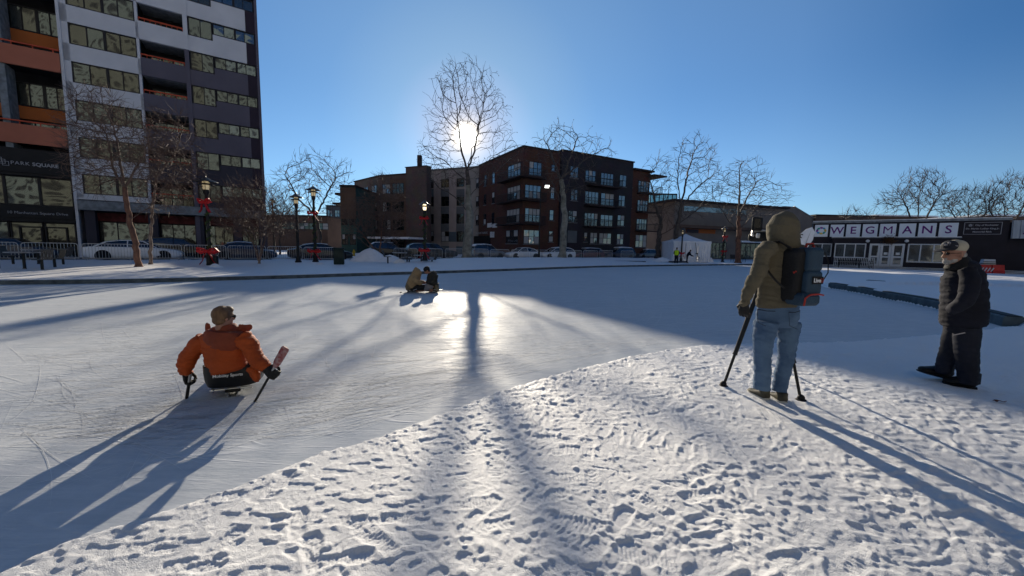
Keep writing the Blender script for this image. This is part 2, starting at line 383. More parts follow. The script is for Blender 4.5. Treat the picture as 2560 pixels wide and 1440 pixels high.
for _ in range(5200):
    x, y = (rng.uniform(-4, 11.5), rng.uniform(-.3, 10)) if rng.random() < .35 else (rng.uniform(-2.2, 7), rng.uniform(.4, 6.4))
    if rng.random() > dens(x, y) or snowy(x, y) < .12: continue
    q = rng.random(); sh = .45 if (y > 3.9 and x > 3.6) else 1.
    a = rng.normal(math.atan2(1, .35), 1.)+(math.pi if rng.random() < .5 else 0)
    if q < .24: boot(x, y, a, rng.uniform(.002, .011)*sh, rng.uniform(.85, 1.05), rng.random() < .8, rng.choice([-1, 1]))
    elif q < .30: boot(x, y, a, rng.uniform(.008, .013)*sh, rng.uniform(.8, 1.), False, rng.choice([-1, 1]))
    elif q < .58: groove(x, y, rng.normal(.15, .8), rng.uniform(.03, .2), rng.uniform(.006, .014), rng.uniform(.003, .011)*sh)
    else:
        for _k in range(rng.integers(3, 11)): lump(x+rng.normal(0, .08), y+rng.normal(0, .08), rng.uniform(.008, .035), rng.uniform(.003, .013)*sh)
# a few deliberate prints in the smoother left patch
for (px, py, a, dp, s) in [(560, 1365, 1.45, .03, .9), (780, 1385, 2.15, .034, 1.), (740, 1300, .2, .02, .95), (380, 1375, .2, .014, 1.), (700, 1215, 1.7, .03, 1.), (1010, 1300, .1, .03, 1.), (545, 1250, .4, .02, .9), (870, 1400, .3, .03, .9), (480, 1420, .2, .016, 1.)]:
    g = gnd(px, py, .04); boot(g.x, g.y, a, dp*.5, s*.92, True)
# ridge of scraped snow along the ice edge
for i in range(len(NEAR)-1):
    p, q = NEAR[i], NEAR[i+1]; ln = (q-p).length
    for k in range(int(ln/.035)):
        t = rng.random(); c = p.lerp(q, t); nx = Vector(((q-p).y, -(q-p).x)).normalized()
        c = c+nx*rng.normal(.07, .05)
        if rng.random() < (.3 if i < 6 else .8): lump(c.x, c.y, rng.uniform(.012, .04), rng.uniform(.004, .022))
HM *= .50
_pm = vnoise(GX*1.3, GY*1.3, 77)
HM += .007*np.clip((vnoise(GX*17+3*vnoise(GX*5, GY*5, 3), GY*21, 91)-.52)/.12, 0, 1)*np.clip((_pm-.35)/.2, 0, 1)
HM += .009*fbm(GX*11, GY*13, 3, 41)*(.35+1.3*vnoise(GX*.9, GY*.9, 61))+.006*fbm(GX*34, GY*40, 2, 21)+.003*(vnoise(GX*75, GY*75, 5)-.5)

# --- snow sheet: fine near the rink, reaching the horizon
azi = np.concatenate([np.arange(-180, -58, 4), np.arange(-58, 58.01, .115), np.arange(60, 181, 4)])
rr = [.55]
while rr[-1] < 4000:
    d = rr[-1]
    if d < 1.2: s = .05
    elif d < 9.5: s = min(max(.0065, d*d/900), .021)
    elif d < 60: s = d*d/2600
    else: s = d*.12
    rr.append(d+s)
rr = np.array(rr); A, RRg = np.meshgrid(np.radians(azi), rr)
SX = RRg*np.sin(A); SY = RRg*np.cos(A)
SD = sdist(SX, SY, ICE)
def smooth(t): t = np.clip(t, 0, 1); return t*t*(3-2*t)
def bilinear(X, Y):
    fx = np.clip((X-RX0)/RD, 0, len(gx)-1.001); fy = np.clip((Y-RY0)/RD, 0, len(gy)-1.001)
    i = fx.astype(int); j = fy.astype(int); u = fx-i; v = fy-j
    return (HM[j, i]*(1-u)+HM[j, i+1]*u)*(1-v)+(HM[j+1, i]*(1-u)+HM[j+1, i+1]*u)*v
def bank(X, Y):      # height of the planted strip and streets round the rink
    dfar = sdist(X, Y, FARPOLY)
    return dfar
farside = (SY > 8.2) & ((SX < 12) | (SY > 19.))
edge = SD+.03*fbm(SX*6, SY*6, 3, 4)
near_h = .058*smooth(edge/.13)-.006
drift = .10*fbm(SX*.22, SY*.22, 4, 11)+.05*fbm(SX*.9, SY*.9, 4, 13)
far_h = np.where(SD < .14, -.05, -.05+.19*smooth((SD-.14)/.2))+.085*smooth(SD/7)+drift*smooth((SD-.3)/1.2)*(1-smooth((SD-22)/8))
far_h = far_h+.36*np.exp(-((SD-8.5)/3.4)**2)*smooth((SX+10)/5)*(1-smooth((SX-17)/6))*smooth(SD/3)
rimside = (SX > 9) & (SY > 7.6) & (SY <= 19.)
rim_h = .06+.05*smooth(SD/.4)+.03*drift
mixr = smooth((SY-7.4)/1.2)*smooth((SX-8.5)/2)
Z = np.where(farside, far_h, near_h*(1-mixr)+rim_h*mixr)
inr = (SX > RX0+.1) & (SX < RX1-.1) & (SY > RY0+.1) & (SY < RY1-.1)
fade = smooth(np.minimum(np.minimum(SX-RX0, RX1-SX), np.minimum(SY-RY0, RY1-SY))/.8)
Z = Z+np.where(inr & ~farside, bilinear(SX, SY)*fade*smooth((SD+.02)/.1), 0)
Z = np.where(SD < .0, np.minimum(Z, -.003+SD*.06), Z); Z = np.where(SD < -.25, -.03, Z)
Z = np.where(RRg > 70, .17, Z)
nr, na = SX.shape
idx = np.arange(nr*na).reshape(nr, na)
quads = np.stack([idx[:-1, :-1], idx[:-1, 1:], idx[1:, 1:], idx[1:, :-1]], -1).reshape(-1, 4)
keep = ~(((SD < -.3)[:-1, :-1] & (SD < -.3)[1:, 1:]).reshape(-1))
quads = quads[keep][:, ::-1]
me = bpy.data.meshes.new('snow_ground'); co = np.stack([SX, SY, Z], -1).reshape(-1, 3)
used = np.unique(quads); remap = np.zeros(nr*na, np.int64); remap[used] = np.arange(len(used)); co = co[used]; quads = remap[quads]
me.vertices.add(len(co)); me.vertices.foreach_set('co', co.astype(np.float32).ravel())
me.loops.add(quads.size); me.loops.foreach_set('vertex_index', quads.astype(np.int32).ravel())
me.polygons.add(len(quads)); me.polygons.foreach_set('loop_start', np.arange(0, quads.size, 4, dtype=np.int32))
me.polygons.foreach_set('use_smooth', np.ones(len(quads), bool))
me.update(calc_edges=True); me.materials.append(MATS['snow'])
snow = bpy.data.objects.new('snow_ground', me); COL.objects.link(snow); tag(snow, kind='structure')
_P = Vector((0, 0, 0))
def zs(x, y):
    """snow height at a point"""
    i = int(np.argmin(np.abs(rr-math.hypot(x, y)))); j = int(np.argmin(np.abs(azi-math.degrees(math.atan2(x, y)))))
    return float(Z[i, j])
def on(px, py, it=4):
    """point of the snow under a place seen in the photograph"""
    z = .12
    for _ in range(it): g = gnd(px, py, z); z = zs(g.x, g.y)
    g = gnd(px, py, z); return g

def strip(name, line, prof, material, kind='structure'):
    """sweep a cross-section (offset to the right of travel, z) along a ground line"""
    b = MB(); rings = []; n = len(line)
    for i, p in enumerate(line):
        t = (line[min(i+1, n-1)]-line[max(i-1, 0)]).normalized(); nn = Vector((-t.y, t.x))
        rings.append([Vector((p.x+nn.x*o, p.y+nn.y*o, z)) for o, z in prof])
    b.loft(rings); o = b.build(name, material); tag(o, kind=kind); return o
def dense(line, step=.6):
    out = []
    for i in range(len(line)-1):
        n = max(1, int((line[i+1]-line[i]).length/step))
        out += [line[i].lerp(line[i+1], k/n) for k in range(n)]
    return out+[line[-1]]
strip('rink_kerb', dense(FARL), [(-.01, -.02), (-.01, .135), (.01, .15), (.45, .15), (.45, -.02)], 'kerb_dark')
strip('kerb_snow', dense(FARL, .35), [(.035, .149), (.06, .168), (.2, .178), (.44, .172), (.6, .10)], 'snow')

# skate cuts: thin scraped grooves of white ice dust
mat('ice_dust', (.80, .815, .83), .8, .04, 8)
def inside(p): return float(sdist(np.array([p[0]]), np.array([p[1]]), ICE)[0]) < -.15
b = MB(); rs0 = random.Random(12)
for i in range(5200):
    px_, py_ = rs0.uniform(-60, 1900), 700+420*rs0.random()**1.0
    g = gnd(px_, min(py_, 1380)); 
    if g.y > 26 or not inside(g): continue
    a = rs0.gauss(math.radians(24), .28) if rs0.random() < .8 else rs0.uniform(0, 6.28)
    ln = rs0.uniform(.3, 1.2)*(1+g.y*.25); kcur = rs0.gauss(0, .10)/max(ln, 1)*2.5; w_ = rs0.uniform(.0005, .0022)*(1+g.y*.10); n = 9; q = Vector((g.x, g.y)); L_, R_ = [], []
    for k in range(n):
        d_ = Vector((math.cos(a), math.sin(a))); nn_ = Vector((-d_.y, d_.x))*w_*math.sin(math.pi*(k+.3)/(n-.4)); z_ = .004
        L_.append((q.x+nn_.x, q.y+nn_.y, z_)); R_.append((q.x-nn_.x, q.y-nn_.y, z_)); q = q+d_*ln/n; a += kcur*ln/n
    if not inside(q): continue
    b.add(L_+R_, [(k, k+1, n+k+1, n+k) for k in range(n-1)])
o = b.build('ice_scratches', 'ice_dust', None); o['kind'] = 'stuff'
# ------------------------------------------------------------------ apartment tower
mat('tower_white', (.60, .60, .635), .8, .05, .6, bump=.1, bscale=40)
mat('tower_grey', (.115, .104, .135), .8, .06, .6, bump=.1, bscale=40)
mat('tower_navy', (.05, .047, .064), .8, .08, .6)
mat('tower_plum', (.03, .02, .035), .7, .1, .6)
mat('orange_panel', (.42, .12, .03), .7, .08, .5)
mat('salmon_panel', (.42, .14, .085), .7, .08, .5)
mat('rail_red', (.50, .07, .03), .5, .1, 3)
mat('frame_dark', (.018, .018, .022), .5, .1, 3)
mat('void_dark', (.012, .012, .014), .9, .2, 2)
mat('sign_black', (.014, .014, .016), .6, .1, 2)
mat('letter_grey', (.36, .36, .38), .6, .03, 5)
mat('maroon', (.10, .02, .02), .8, .3, 3)
mat('curtain', (.16, .16, .13), .8, .3, 2, stretch=(8, 8, .3))
glass_mat('tower_glass', (.012, .015, .016), .085, .40, .5, rcol=(.78, 1., 1.))
glass_mat('blue_glass', (.02, .032, .045), .13, .10, .7, rcol=(.7, .92, 1.))
glass_mat('shop_glass', (.008, .010, .008), .06, .34, .5, rcol=(.9, 1., .85))

TT = Vector((.827, .562, 0)).normalized(); TN = Vector((-.562, .827, 0)).normalized()
def plane_local(o, t, n, px, py, off=0.):
    d = ray(px, py); c = Vector((0, 0, CAM_H)); k = ((o+n*off)-c).dot(n)/d.dot(n); p = c+d*k-o
    return p.dot(t), p.z
tower = thing('apartment_tower', 'tall dark apartment tower with white panels and orange balconies', 'building', TN*42, math.atan2(TT.y, TT.x))
tw = MB(); tg = MB(); tn = MB(); tp = MB(); core = MB(); slab = MB(); orn = MB(); sal = MB()
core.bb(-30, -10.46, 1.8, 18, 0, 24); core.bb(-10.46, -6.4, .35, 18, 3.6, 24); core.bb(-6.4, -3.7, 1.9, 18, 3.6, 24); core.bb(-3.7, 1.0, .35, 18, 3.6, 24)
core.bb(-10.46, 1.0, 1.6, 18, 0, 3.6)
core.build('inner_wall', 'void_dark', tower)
up = MB(); up.bb(-30, 1.3, 0, 18, 24, 40); up.build('upper_storeys', 'tower_white', tower)
endw = MB(); endw.bb(1.1, 1.3, -.02, 18, 0, 24); endw.build('end_wall', 'tower_grey', tower)
ST = 2.63; ZT = 16.9
def win(x0, x1, z0, z1, y, npan, glass, parent, curt=True):
    b = MB(); f = .07
    b.bb(x0, x1, y-.05, y+.12, z0, z0+f).bb(x0, x1, y-.05, y+.12, z1-f, z1).bb(x0, x0+f, y-.05, y+.12, z0+f, z1-f).bb(x1-f, x1, y-.05, y+.12, z0+f, z1-f)
    wdt = (x1-x0-f)/npan
    for i in range(1, npan): b.bb(x0+i*wdt+f*.15, x0+i*wdt+f*.85+(.1 if i == 2 and npan == 4 else 0), y-.05, y+.12, z0+f, z1-f)
    o = b.build('window', 'frame_dark', parent)
    p = MB()
    for i in range(npan):
        yy = y+.02+.0035*((i*7) % 3); p.quad((x0+i*wdt+f*.8, yy, z0+f*.9), (x0+(i+1)*wdt+f*.2, yy+.012*random.uniform(-1, 1), z0+f*.9), (x0+(i+1)*wdt+f*.2, yy+.012*random.uniform(-1, 1), z1-f*.9), (x0+i*wdt+f*.8, yy, z1-f*.9))
        p.cur = 1 if (random.random() < .45) else 0
        p.m[-1] = p.cur; p.cur = 0
    p.build('pane', [glass, 'shop_glass' if glass == 'tower_glass' else 'tower_glass'], o, fixn=False)
    return o
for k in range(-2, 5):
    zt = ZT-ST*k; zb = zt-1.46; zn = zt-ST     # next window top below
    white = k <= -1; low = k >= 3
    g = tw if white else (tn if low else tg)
    # column A: white panels
    tw.bb(-10.46, -6.4, 0, .3, zn if k < 4 else 4.62, zb)
    win(-10.12, -6.56, zb, zt, .06, 4, 'tower_glass', tower)
    # column B: balcony with parapet
    g.bb(-6.4, -3.74, 0, .2, zn if k < 4 else 4.9, zt-1.32) if k < 4 else None
    s_ = MB(); s_.bb(-6.32, -3.72, .2, 1.9, zn-.02, zn+.1); s_.build('balcony_slab', 'concrete', tower)
    r = MB(); r.bb(-6.38, -3.76, .02, .1, zt-1.12, zt-1.03); 
    for q in range(9): r.bb(-6.36+q*.32, -6.33+q*.32, .04, .08, zt-1.31, zt-1.12)
    r.build('balcony_rail', 'rail_red', tower)
    win(-6.1, -3.9, zt-2.2, zt-.35, 1.78, 3, 'tower_glass', tower)
    # piers
    (tw if white else tg).bb(-3.74, -3.46, -.06, .6, zn if k < 4 else 0, zt)
    # column D / E
    win(-3.42, -1.88, zb, zt, .06, 2, 'tower_glass', tower)
    win(-1.84, 1.06, zt-.95, zt-.02, .06, 4, 'blue_glass', tower)
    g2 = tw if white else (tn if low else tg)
    zlow = zn if k < 4 else 3.9
    g2.bb(-3.46, -1.86, 0, .3, zlow, zb); g2.bb(-1.86, .42, 0, .3, zlow, zt-.95); tp.bb(.42, 1.1, .01, .3, zlow, zt-.95)
    tp.bb(-1.86, 1.1, .2, .34, zt-.02, zt+.01)
# side jambs of the white bay and margins beside its windows
tw.bb(-10.46, -10.12, 0, .3, 4.62, 22.2); tw.bb(-6.56, -6.4, 0, .3, 4.62, 22.2); tw.bb(-10.62, -10.46, -.08, 1.8, 0, 24)
tw.bb(-10.46, -6.3, -.03, .3, 4.5, 4.62)
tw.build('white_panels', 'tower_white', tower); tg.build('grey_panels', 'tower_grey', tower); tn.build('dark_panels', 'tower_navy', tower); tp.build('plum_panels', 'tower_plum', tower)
# recessed bay on the left: orange spandrels, salmon balcony fronts two storeys apart
for zc in (21.3, 16.13, 10.95):
    orn.bb(-29, -10.64, 1.45, 1.79, zc-.88, zc)
    w_ = win(-13.4, -10.66, zc+.05, zc+1.7, 1.55, 4, 'tower_glass', tower); win(-16.6, -13.5, zc+.05, zc+1.7, 1.55, 3, 'tower_glass', tower)
    z2 = zc-2.55+.97
    sal.bb(-29, -10.64, -.15, .02, z2-1.28, z2)
    r = MB(); r.bb(-29, -10.64, -.12, -.02, z2+.18, z2+.27)
    for q in range(20): r.bb(-29+q*.95, -28.95+q*.95, -.1, -.04, z2, z2+.18)
    r.build('balcony_rail', 'rail_red', tower)
    win(-13.6, -10.66, zc-2.5, zc-.95, 1.6, 3, 'tower_glass', tower)
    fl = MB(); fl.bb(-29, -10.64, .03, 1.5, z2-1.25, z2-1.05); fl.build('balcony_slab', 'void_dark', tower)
orn.build('orange_panels', 'orange_panel', tower); sal.build('salmon_panels', 'salmon_panel', tower)
fin = MB(); fin.bb(-13.6, -13.25, .03, 1.4, 7.5, 24); fin.build('grey_fin', 'concrete', tower)
# ground floor: soffit band, dark shop fronts and columns
b = MB(); b.bb(-10.4, 1.1, -.35, 1.2, 3.72, 4.42); b.build('soffit_band', 'concrete', tower)
b = MB(); b.bb(-10.3, 1.1, .5, .62, 2.98, 3.6); b.build('maroon_band', 'maroon', tower)
for x in (-9.9, -6.4, -3.5, -.9, 1.0):
    b = MB(); b.bb(x-.28, x+.28, -.02, .6, .0, 3.72); b.build('column', 'tower_navy', tower)
for x0, x1 in ((-9.6, -6.7), (-6.1, -3.8), (-3.2, -1.2), (-.6, .7)): win(x0, x1, .35, 2.95, .8, 3, 'shop_glass', tower)
# entrance block under the sign
b = MB(); b.bb(-30, -10.66, -.05, 1.4, 5.9, 7.75); b.bb(-30, -10.66, -.05, 1.4, 2.72, 3.85); b.bb(-30, -10.66, .35, 1.4, 0, .3)
b.build('entrance_fascia', 'sign_black', tower)
for i in range(5): win(-10.72-1.62*(i+1), -10.72-1.62*i, 3.88, 5.88, .3, 1, 'shop_glass', tower)
for i, x in enumerate((-12.3, -13.9, -15.5)): win(x, x+1.55, .3, 2.7, .3, 1, 'shop_glass', tower)
d = MB()
for x in (-12.28, -13.5): d.bb(x, x+.08, .18, .28, .3, 2.3).bb(x+1.02, x+1.1, .18, .28, .3, 2.3).bb(x, x+1.1, .18, .28, 2.3, 2.4)
d.build('entrance_doors', 'frame_dark', tower)
def TM(x, y, z, s=1.): return Matrix.Translation((x, y, z)) @ Matrix.Rotation(math.pi/2, 4, 'X')
sg = thing('wall_sign', 'wide black entrance sign with pale lettering under orange balconies', 'sign', TN*42+TT*-10.66+Vector((0, 0, 6)), math.atan2(TT.y, TT.x))
b = MB(); b.bb(-3.9, -.1, -.14, -.055, .1, 1.5); b.build('sign_board', 'sign_black', sg)
text('lettering', 'PARK', .33, 'letter_grey', sg, TM(-2.33, -.15, .70), spacing=1.15)
text('lettering', 'SQUARE', .33, 'letter_grey', sg, TM(-1.16, -.15, .70), bold=.008, spacing=1.0)
b = MB()
for q in range(3):
    x, z, s_ = -3.28+q*.15, .86-q*.12, .15
    for (a0, a1, c0, c1) in ((-s_, s_, s_-.025, s_), (-s_, s_, -s_, -s_+.025), (-s_, -s_+.025, -s_+.025, s_-.025), (s_-.025, s_, -s_+.025, s_-.025)): b.bb(x+a0, x+a1, -.155-.004*q, -.142-.004*q, z+c0, z+c1)
b.build('emblem', 'letter_grey', sg)
s2 = thing('address_sign', 'narrow black address band over the tower entrance doors', 'sign', TN*42+TT*-10.66+Vector((0, 0, 2.9)), math.atan2(TT.y, TT.x))
b = MB(); b.bb(-3.6, -.05, -.12, -.055, .1, .75); b.build('sign_board', 'sign_black', s2)
text('lettering', '10 Manhattan Square Drive', .26, 'letter_grey', s2, TM(-1.75, -.13, .42))
# ------------------------------------------------------------------ brick loft building on the corner
brick_mat('brick_red', (.135, .058, .042), (.095, .042, .032), (.10, .08, .07))
brick_mat('brick_grey', (.052, .045, .055), (.038, .034, .042), (.05, .045, .05))
brick_mat('brick_brown', (.17, .125, .11), (.135, .10, .09), (.13, .11, .10))
mat('cornice', (.035, .02, .018), .7, .15, 2)
mat('sill', (.17, .17, .18), .8, .1, 4)
mat('stucco_grey', (.30, .275, .255), .9, .06, .8, bump=.1, bscale=30)
mat('stucco_pink', (.37, .31, .29), .9, .06, .8, bump=.1, bscale=30)
mat('stucco_blue', (.095, .13, .155), .9, .08, .8)
mat('stucco_slate', (.13, .14, .15), .9, .08, .8)
mat('stucco_green', (.05, .10, .085), .85, .1, .8)
mat('beige_wall', (.19, .16, .14), .85, .08, .5)
mat('brown_wall', (.12, .075, .055), .85, .1, .5)
mat('blind', (.42, .42, .42), .8, .08, 3, stretch=(1, 1, 14))
mat('sign_white', (.62, .62, .62), .6, .03, 3)
mat('snow_cap', (.82, .83, .85), .6, .04, 3, bump=.3, bscale=20)
mat('roof_blue', (.20, .23, .28), .5, .08, 1)
glass_mat('loft_glass', (.02, .022, .026), .20, .25, .5, rcol=(.92, .96, 1.))
glass_mat('atrium_glass', (.05, .09, .09), .35, .15, .3, rcol=(.7, 1., .95))

HB = 14.9
Cc = gnd(1310, 367, HB); Cc.z = 0
Er = gnd(1580, 412, HB); dR = Vector((Er.x-Cc.x, Er.y-Cc.y, 0)); LR = dR.length; dR.normalize(); nR = Vector((-dR.y, dR.x, 0))
loft = thing('brick_apartment_house', 'four storey red and dark brick apartment house with corner balconies', 'building', Cc, math.atan2(dR.y, dR.x))
Q = lambda zx, zy: (1180+zx/4.2354, 340+zy/4.2354)
def fR(zx, zy, off=0.): return plane_local(Cc, dR, nR, *Q(zx, zy), off)
def fL(zx, zy):
    y, z = plane_local(Cc, nR, -dR, *Q(zx, zy)); return y, z
xs = fR(930, 400)[0]; xe = LR; xend = fR(1895, 420)[0]; yl = 14.6
# walls: shell boxes
b = MB(); b.bb(0, xs, 0, 14.6, 0, HB); b.build('brick_wall', 'brick_red', loft)
b = MB(); b.bb(xs+.02, xe, -.35, 15, 0, HB+.25); b.build('dark_brick_wall', 'brick_grey', loft)
b = MB(); b.bb(xe+.02, xend, .15, 12, 0, HB-.75); b.build('end_wall', 'brick_red', loft)
b = MB(); b.bb(-.12, xs-.02, -.12, 14.7, HB, HB+.2); b.bb(xs+.01, xe+.12, -.5, 15.1, HB+.25, HB+.42); b.bb(xe+.15, xend+.3, -.5, 12, HB-.75, HB-.5)
b.bb(xend-.8, xend+2.2, -1.4, 6, HB-1.45, HB-1.25); b.build('cornice', 'cornice', loft)
def opening(kind, x0, x1, z0, z1, face, n, blind=.0, parent=loft, depth=.02, glass='loft_glass', tp=True):
    """a window in the right facade (x) or in the left one (y); its frame stands 4 cm proud"""
    def P(a, b_, lo, hi): return (a, b_, -hi+face, -lo+face) if kind == 'R' else None
    b = MB(); f = .07; yy0, yy1 = -.05, .06
    def bar(a0, a1, c0, c1):
        if kind == 'R': b.bb(a0, a1, face+yy0, face+yy1, c0, c1)
        else: b.bb(face+yy0, face+yy1, a0, a1, c0, c1)
    bar(x0, x1, z0, z0+f); bar(x0, x1, z1-f, z1); bar(x0, x0+f, z0+f, z1-f); bar(x1-f, x1, z0+f, z1-f)
    w_ = (x1-x0-f)/n
    for i in range(1, n): bar(x0+i*w_, x0+i*w_+f, z0+f, z1-f)
    zm = z0+(z1-z0)*.52
    for i in range(n): bar(x0+i*w_+f, x0+(i+1)*w_, zm-.025, zm+.025)
    o = b.build('window', 'frame_dark', parent)
    p = MB()
    for i in range(n):
        for (c0, c1, up) in ((z0+f*.8, zm, 0), (zm, z1-f*.8, 1)):
            a0, a1 = x0+i*w_+f*.8, x0+(i+1)*w_+f*.2; j = [random.uniform(-.008, .008) for _ in range(3)]; e = face-.016
            if kind == 'R': p.quad((a0, e, c0), (a1, e+j[0], c0), (a1, e+j[1], c1), (a0, e+j[2], c1))
            else: p.quad((e, a1, c0), (e+j[0], a0, c0), (e+j[1], a0, c1), (e+j[2], a1, c1))
            p.m[-1] = 1 if (random.random() < blind and (up or random.random() < .4)) else 0
    p.build('pane', [glass, 'blind'], o, fixn=False)
    if tp:
        s_ = MB()
        if kind == 'R': s_.bb(x0-.08, x1+.08, face-.12, face+.02, z0-.1, z0-.002)
        else: s_.bb(face-.12, face+.02, x0-.08, x1+.08, z0-.1, z0-.002)
        s_.build('sill', 'sill', o)
    return o
rows = []
def zr(v0, v1, zx):      # a row's z range read at one place
    return fR(zx, v1)[1], fR(zx, v0)[1]
for (x0, x1, y0, y1, n, bl) in [(605, 740, 265, 412, 3, .2), (840, 880, 300, 368, 1, .1), (560, 732, 510, 652, 4, .3), (832, 874, 540, 662, 1, .1), (560, 722, 760, 905, 4, .6), (820, 866, 780, 892, 1, .2), (545, 712, 990, 1142, 3, .7), (812, 860, 1005, 1122, 1, .5)]:
    a0, a1 = fR(x0, y0)[0], fR(x1, y0)[0]; z1 = fR(x0, y0)[1]; z0 = fR(x0, y1)[1]
    opening('R', a0, a1, z0, z1, 0, n, bl)
for (x0, x1, y0, y1, n, bl) in [(1040, 1128, 315, 440, 2, .1), (1045, 1120, 560, 682, 2, .1), (1020, 1112, 785, 912, 2, .2), (1200, 1312, 355, 480, 3, .2), (1365, 1500, 385, 518, 4, .1), (1195, 1342, 580, 712, 4, .2), (1365, 1505, 600, 730, 3, .2), (1190, 1332, 810, 950, 4, .15), (1360, 1492, 830, 955, 3, .15), (1185, 1222, 1018, 1120, 1, .7), (1250, 1327, 1020, 1140, 2, .8), (1345, 1476, 1025, 1142, 3, .8), (1563, 1637, 408, 532, 2, .1), (1552, 1622, 625, 742, 2, .1), (1540, 1615, 835, 950, 2, .1), (1533, 1605, 1035, 1147, 2, .3)]:
    a0, a1 = fR(x0, y0, -.35)[0], fR(x1, y0, -.35)[0]; z1 = fR(x0, y0, -.35)[1]; z0 = fR(x0, y1, -.35)[1]
    opening('R', a0, a1, z0, z1, -.35, n, bl)
for (x0, x1, y0, y1, n, bl) in [(1682, 1702, 450, 545, 1, .1), (1672, 1692, 680, 762, 1, .1), (1662, 1678, 860, 950, 1, .1), (1652, 1668, 1050, 1140, 1, .4), (1762, 1874, 470, 592, 4, .1), (1752, 1862, 675, 792, 4, .1), (1742, 1852, 875, 992, 4, .1), (1732, 1850, 1045, 1177, 3, .6)]:
    a0, a1 = fR(x0, y0, .15)[0], fR(x1, y0, .15)[0]; z1 = fR(x0, y0, .15)[1]; z0 = fR(x0, y1, .15)[1]
    opening('R', a0, a1, z0, z1, .15, n, bl)
ZRW = [fR(560, 265)[1], fR(560, 510)[1], fR(560, 760)[1], fR(545, 990)[1]]
for cx in (58, 140, 228):
    y0, y1 = fL(cx+13, 600)[0], fL(cx-13, 600)[0]
    for k in range(3): opening('L', min(y0, y1), max(y0, y1), ZRW[k]-1.75, ZRW[k]-.05, 0, 1, .35)
for (x0, x1, k) in ((378, 512, 0), (378, 512, 1), (375, 510, 2), (370, 498, 3)):
    y0, y1 = fL(x1, 600)[0], fL(x0, 600)[0]; opening('L', y0, y1, ZRW[k]-1.9, ZRW[k], 0, 4 if k < 3 else 3, .5)
def balcony(x0, x1, y0, y1, z, parent=loft, rails='R'):
    b = MB(); b.bb(x0, x1, y0, y1, z-.16, z); o = b.build('balcony', 'cornice', parent)
    r = MB(); e = .04
    r.bb(x0, x1, y0, y0+e, z+1., z+1.05); r.bb(x0, x1, y0, y0+e, z+.08, z+.12)
    n = int((x1-x0)/.14)
    for i in range(n+1): r.bb(x0+i*(x1-x0-.02)/n, x0+i*(x1-x0-.02)/n+.02, y0+.01, y0+.03, z+.12, z+1.)
    for xx in (x0, x1-e):
        r.bb(xx, xx+e, y0+e, y1, z+1., z+1.05); m = int((y1-y0)/.14)
        for i in range(m): r.bb(xx+.01, xx+.03, y0+e+i*.14, y0+e+i*.14+.02, z+.12, z+1.)
    r.build('railing', 'frame_dark', o); return o
for k in (0, 1, 2):
    z = ZRW[k]-2.1
    x1 = fR(745, 500)[0]; yb = fL(330, 600)[0]
    balcony(-1.2, x1, -1.2, -.002, z)
    b2 = MB(); b2.bb(-1.2, -.002, .0, yb, z-.16, z); o2 = b2.build('balcony', 'cornice', loft)
    r = MB(); r.bb(-1.2, -1.16, .0, yb, z+1., z+1.05)
    for i in range(int(yb/.14)): r.bb(-1.19, -1.17, i*.14, i*.14+.02, z, z+1.)
    r.build('railing', 'frame_dark', o2)
    za = fR(1195, [520, 735, 955][k], -.35)[1]; balcony(fR(1190, 600, -.35)[0], fR(1520, 700, -.35)[0], -1.7, -.352, za)
    balcony(fR(1745, 600, .15)[0], xend+1.6, -1.2, .148, fR(1745, [598, 800, 1000][k], .15)[1])
b = MB(); b.bb(fR(1010, 1050, -.35)[0], fR(1108, 1050, -.35)[0], -.42, -.352, fR(1010, 1130, -.35)[1], fR(1010, 1000, -.35)[1]); b.build('blind_panel', 'stucco_slate', loft)
gy0, gy1 = fL(196, 1100)[0], fL(22, 1100)[0]; gz = fL(100, 1058)[1]
b = MB(); b.bb(-.06, -.002, gy0, gy1, .1, gz)
for i in range(1, 5): b.bb(-.075, -.058, gy0, gy1, .1+i*(gz-.1)/5-.02, .1+i*(gz-.1)/5+.02)
b.build('garage_door', 'void_dark', loft)
LM = Matrix.Translation((0, 0, 0)) @ Matrix.Rotation(-math.pi/2, 4, 'Z') @ Matrix.Rotation(math.pi/2, 4, 'X')
text('lettering', 'RESIDENT PARKING', .5, 'letter_grey', loft, Matrix.Translation((-.04, (gy0+gy1)/2, fL(100, 1028)[1])) @ LM)
for (x0, x1, y0, y1) in ((168, 215, 925, 970), (222, 268, 930, 972), (198, 216, 1015, 1075), (222, 240, 1015, 1075)):
    b = MB(); a0, a1 = fL(x1, y0)[0], fL(x0, y0)[0]; b.bb(-.11, -.03, a0, a1, fL(x0, y1)[1], fL(x0, y0)[1]); b.build('garage_sign', 'sign_white', loft)

# ------------------------------------------------------------------ stucco apartment block
Sa = gnd(1066, 428, 15.); Sb = gnd(1184, 419.5, 15.); Sa.z = Sb.z = 0
dS = (Sb-Sa).normalized(); nS = Vector((-dS.y, dS.x, 0)); LS = (Sb-Sa).length
stu = thing('stucco_apartment_block', 'pale stucco apartment block with blue panels left of the brick house', 'building', Sa, math.atan2(dS.y, dS.x))
P4 = lambda zx, zy: (820+zx/4.2354, 360+zy/4.2354)
def fS(zx, zy): return plane_local(Sa, dS, nS, *P4(zx, zy))
b = MB(); b.bb(-.05, LS+1, 0, 14, 0, 15.); b.build('wall', 'stucco_grey', stu)
b = MB(); b.bb(-.15, LS+1.1, -.12, 14, 15., 15.25); b.build('parapet', 'sill', stu)
b = MB()
for (x0, x1) in ((842, 876), (1122, 1196), (1284, 1360), (1445, 1500)): b.bb(fS(x0, 800)[0], fS(x1, 800)[0], -.07, -.002, 0.1, 14.9)
b.build('pink_panels', 'stucco_pink', stu)
b = MB()
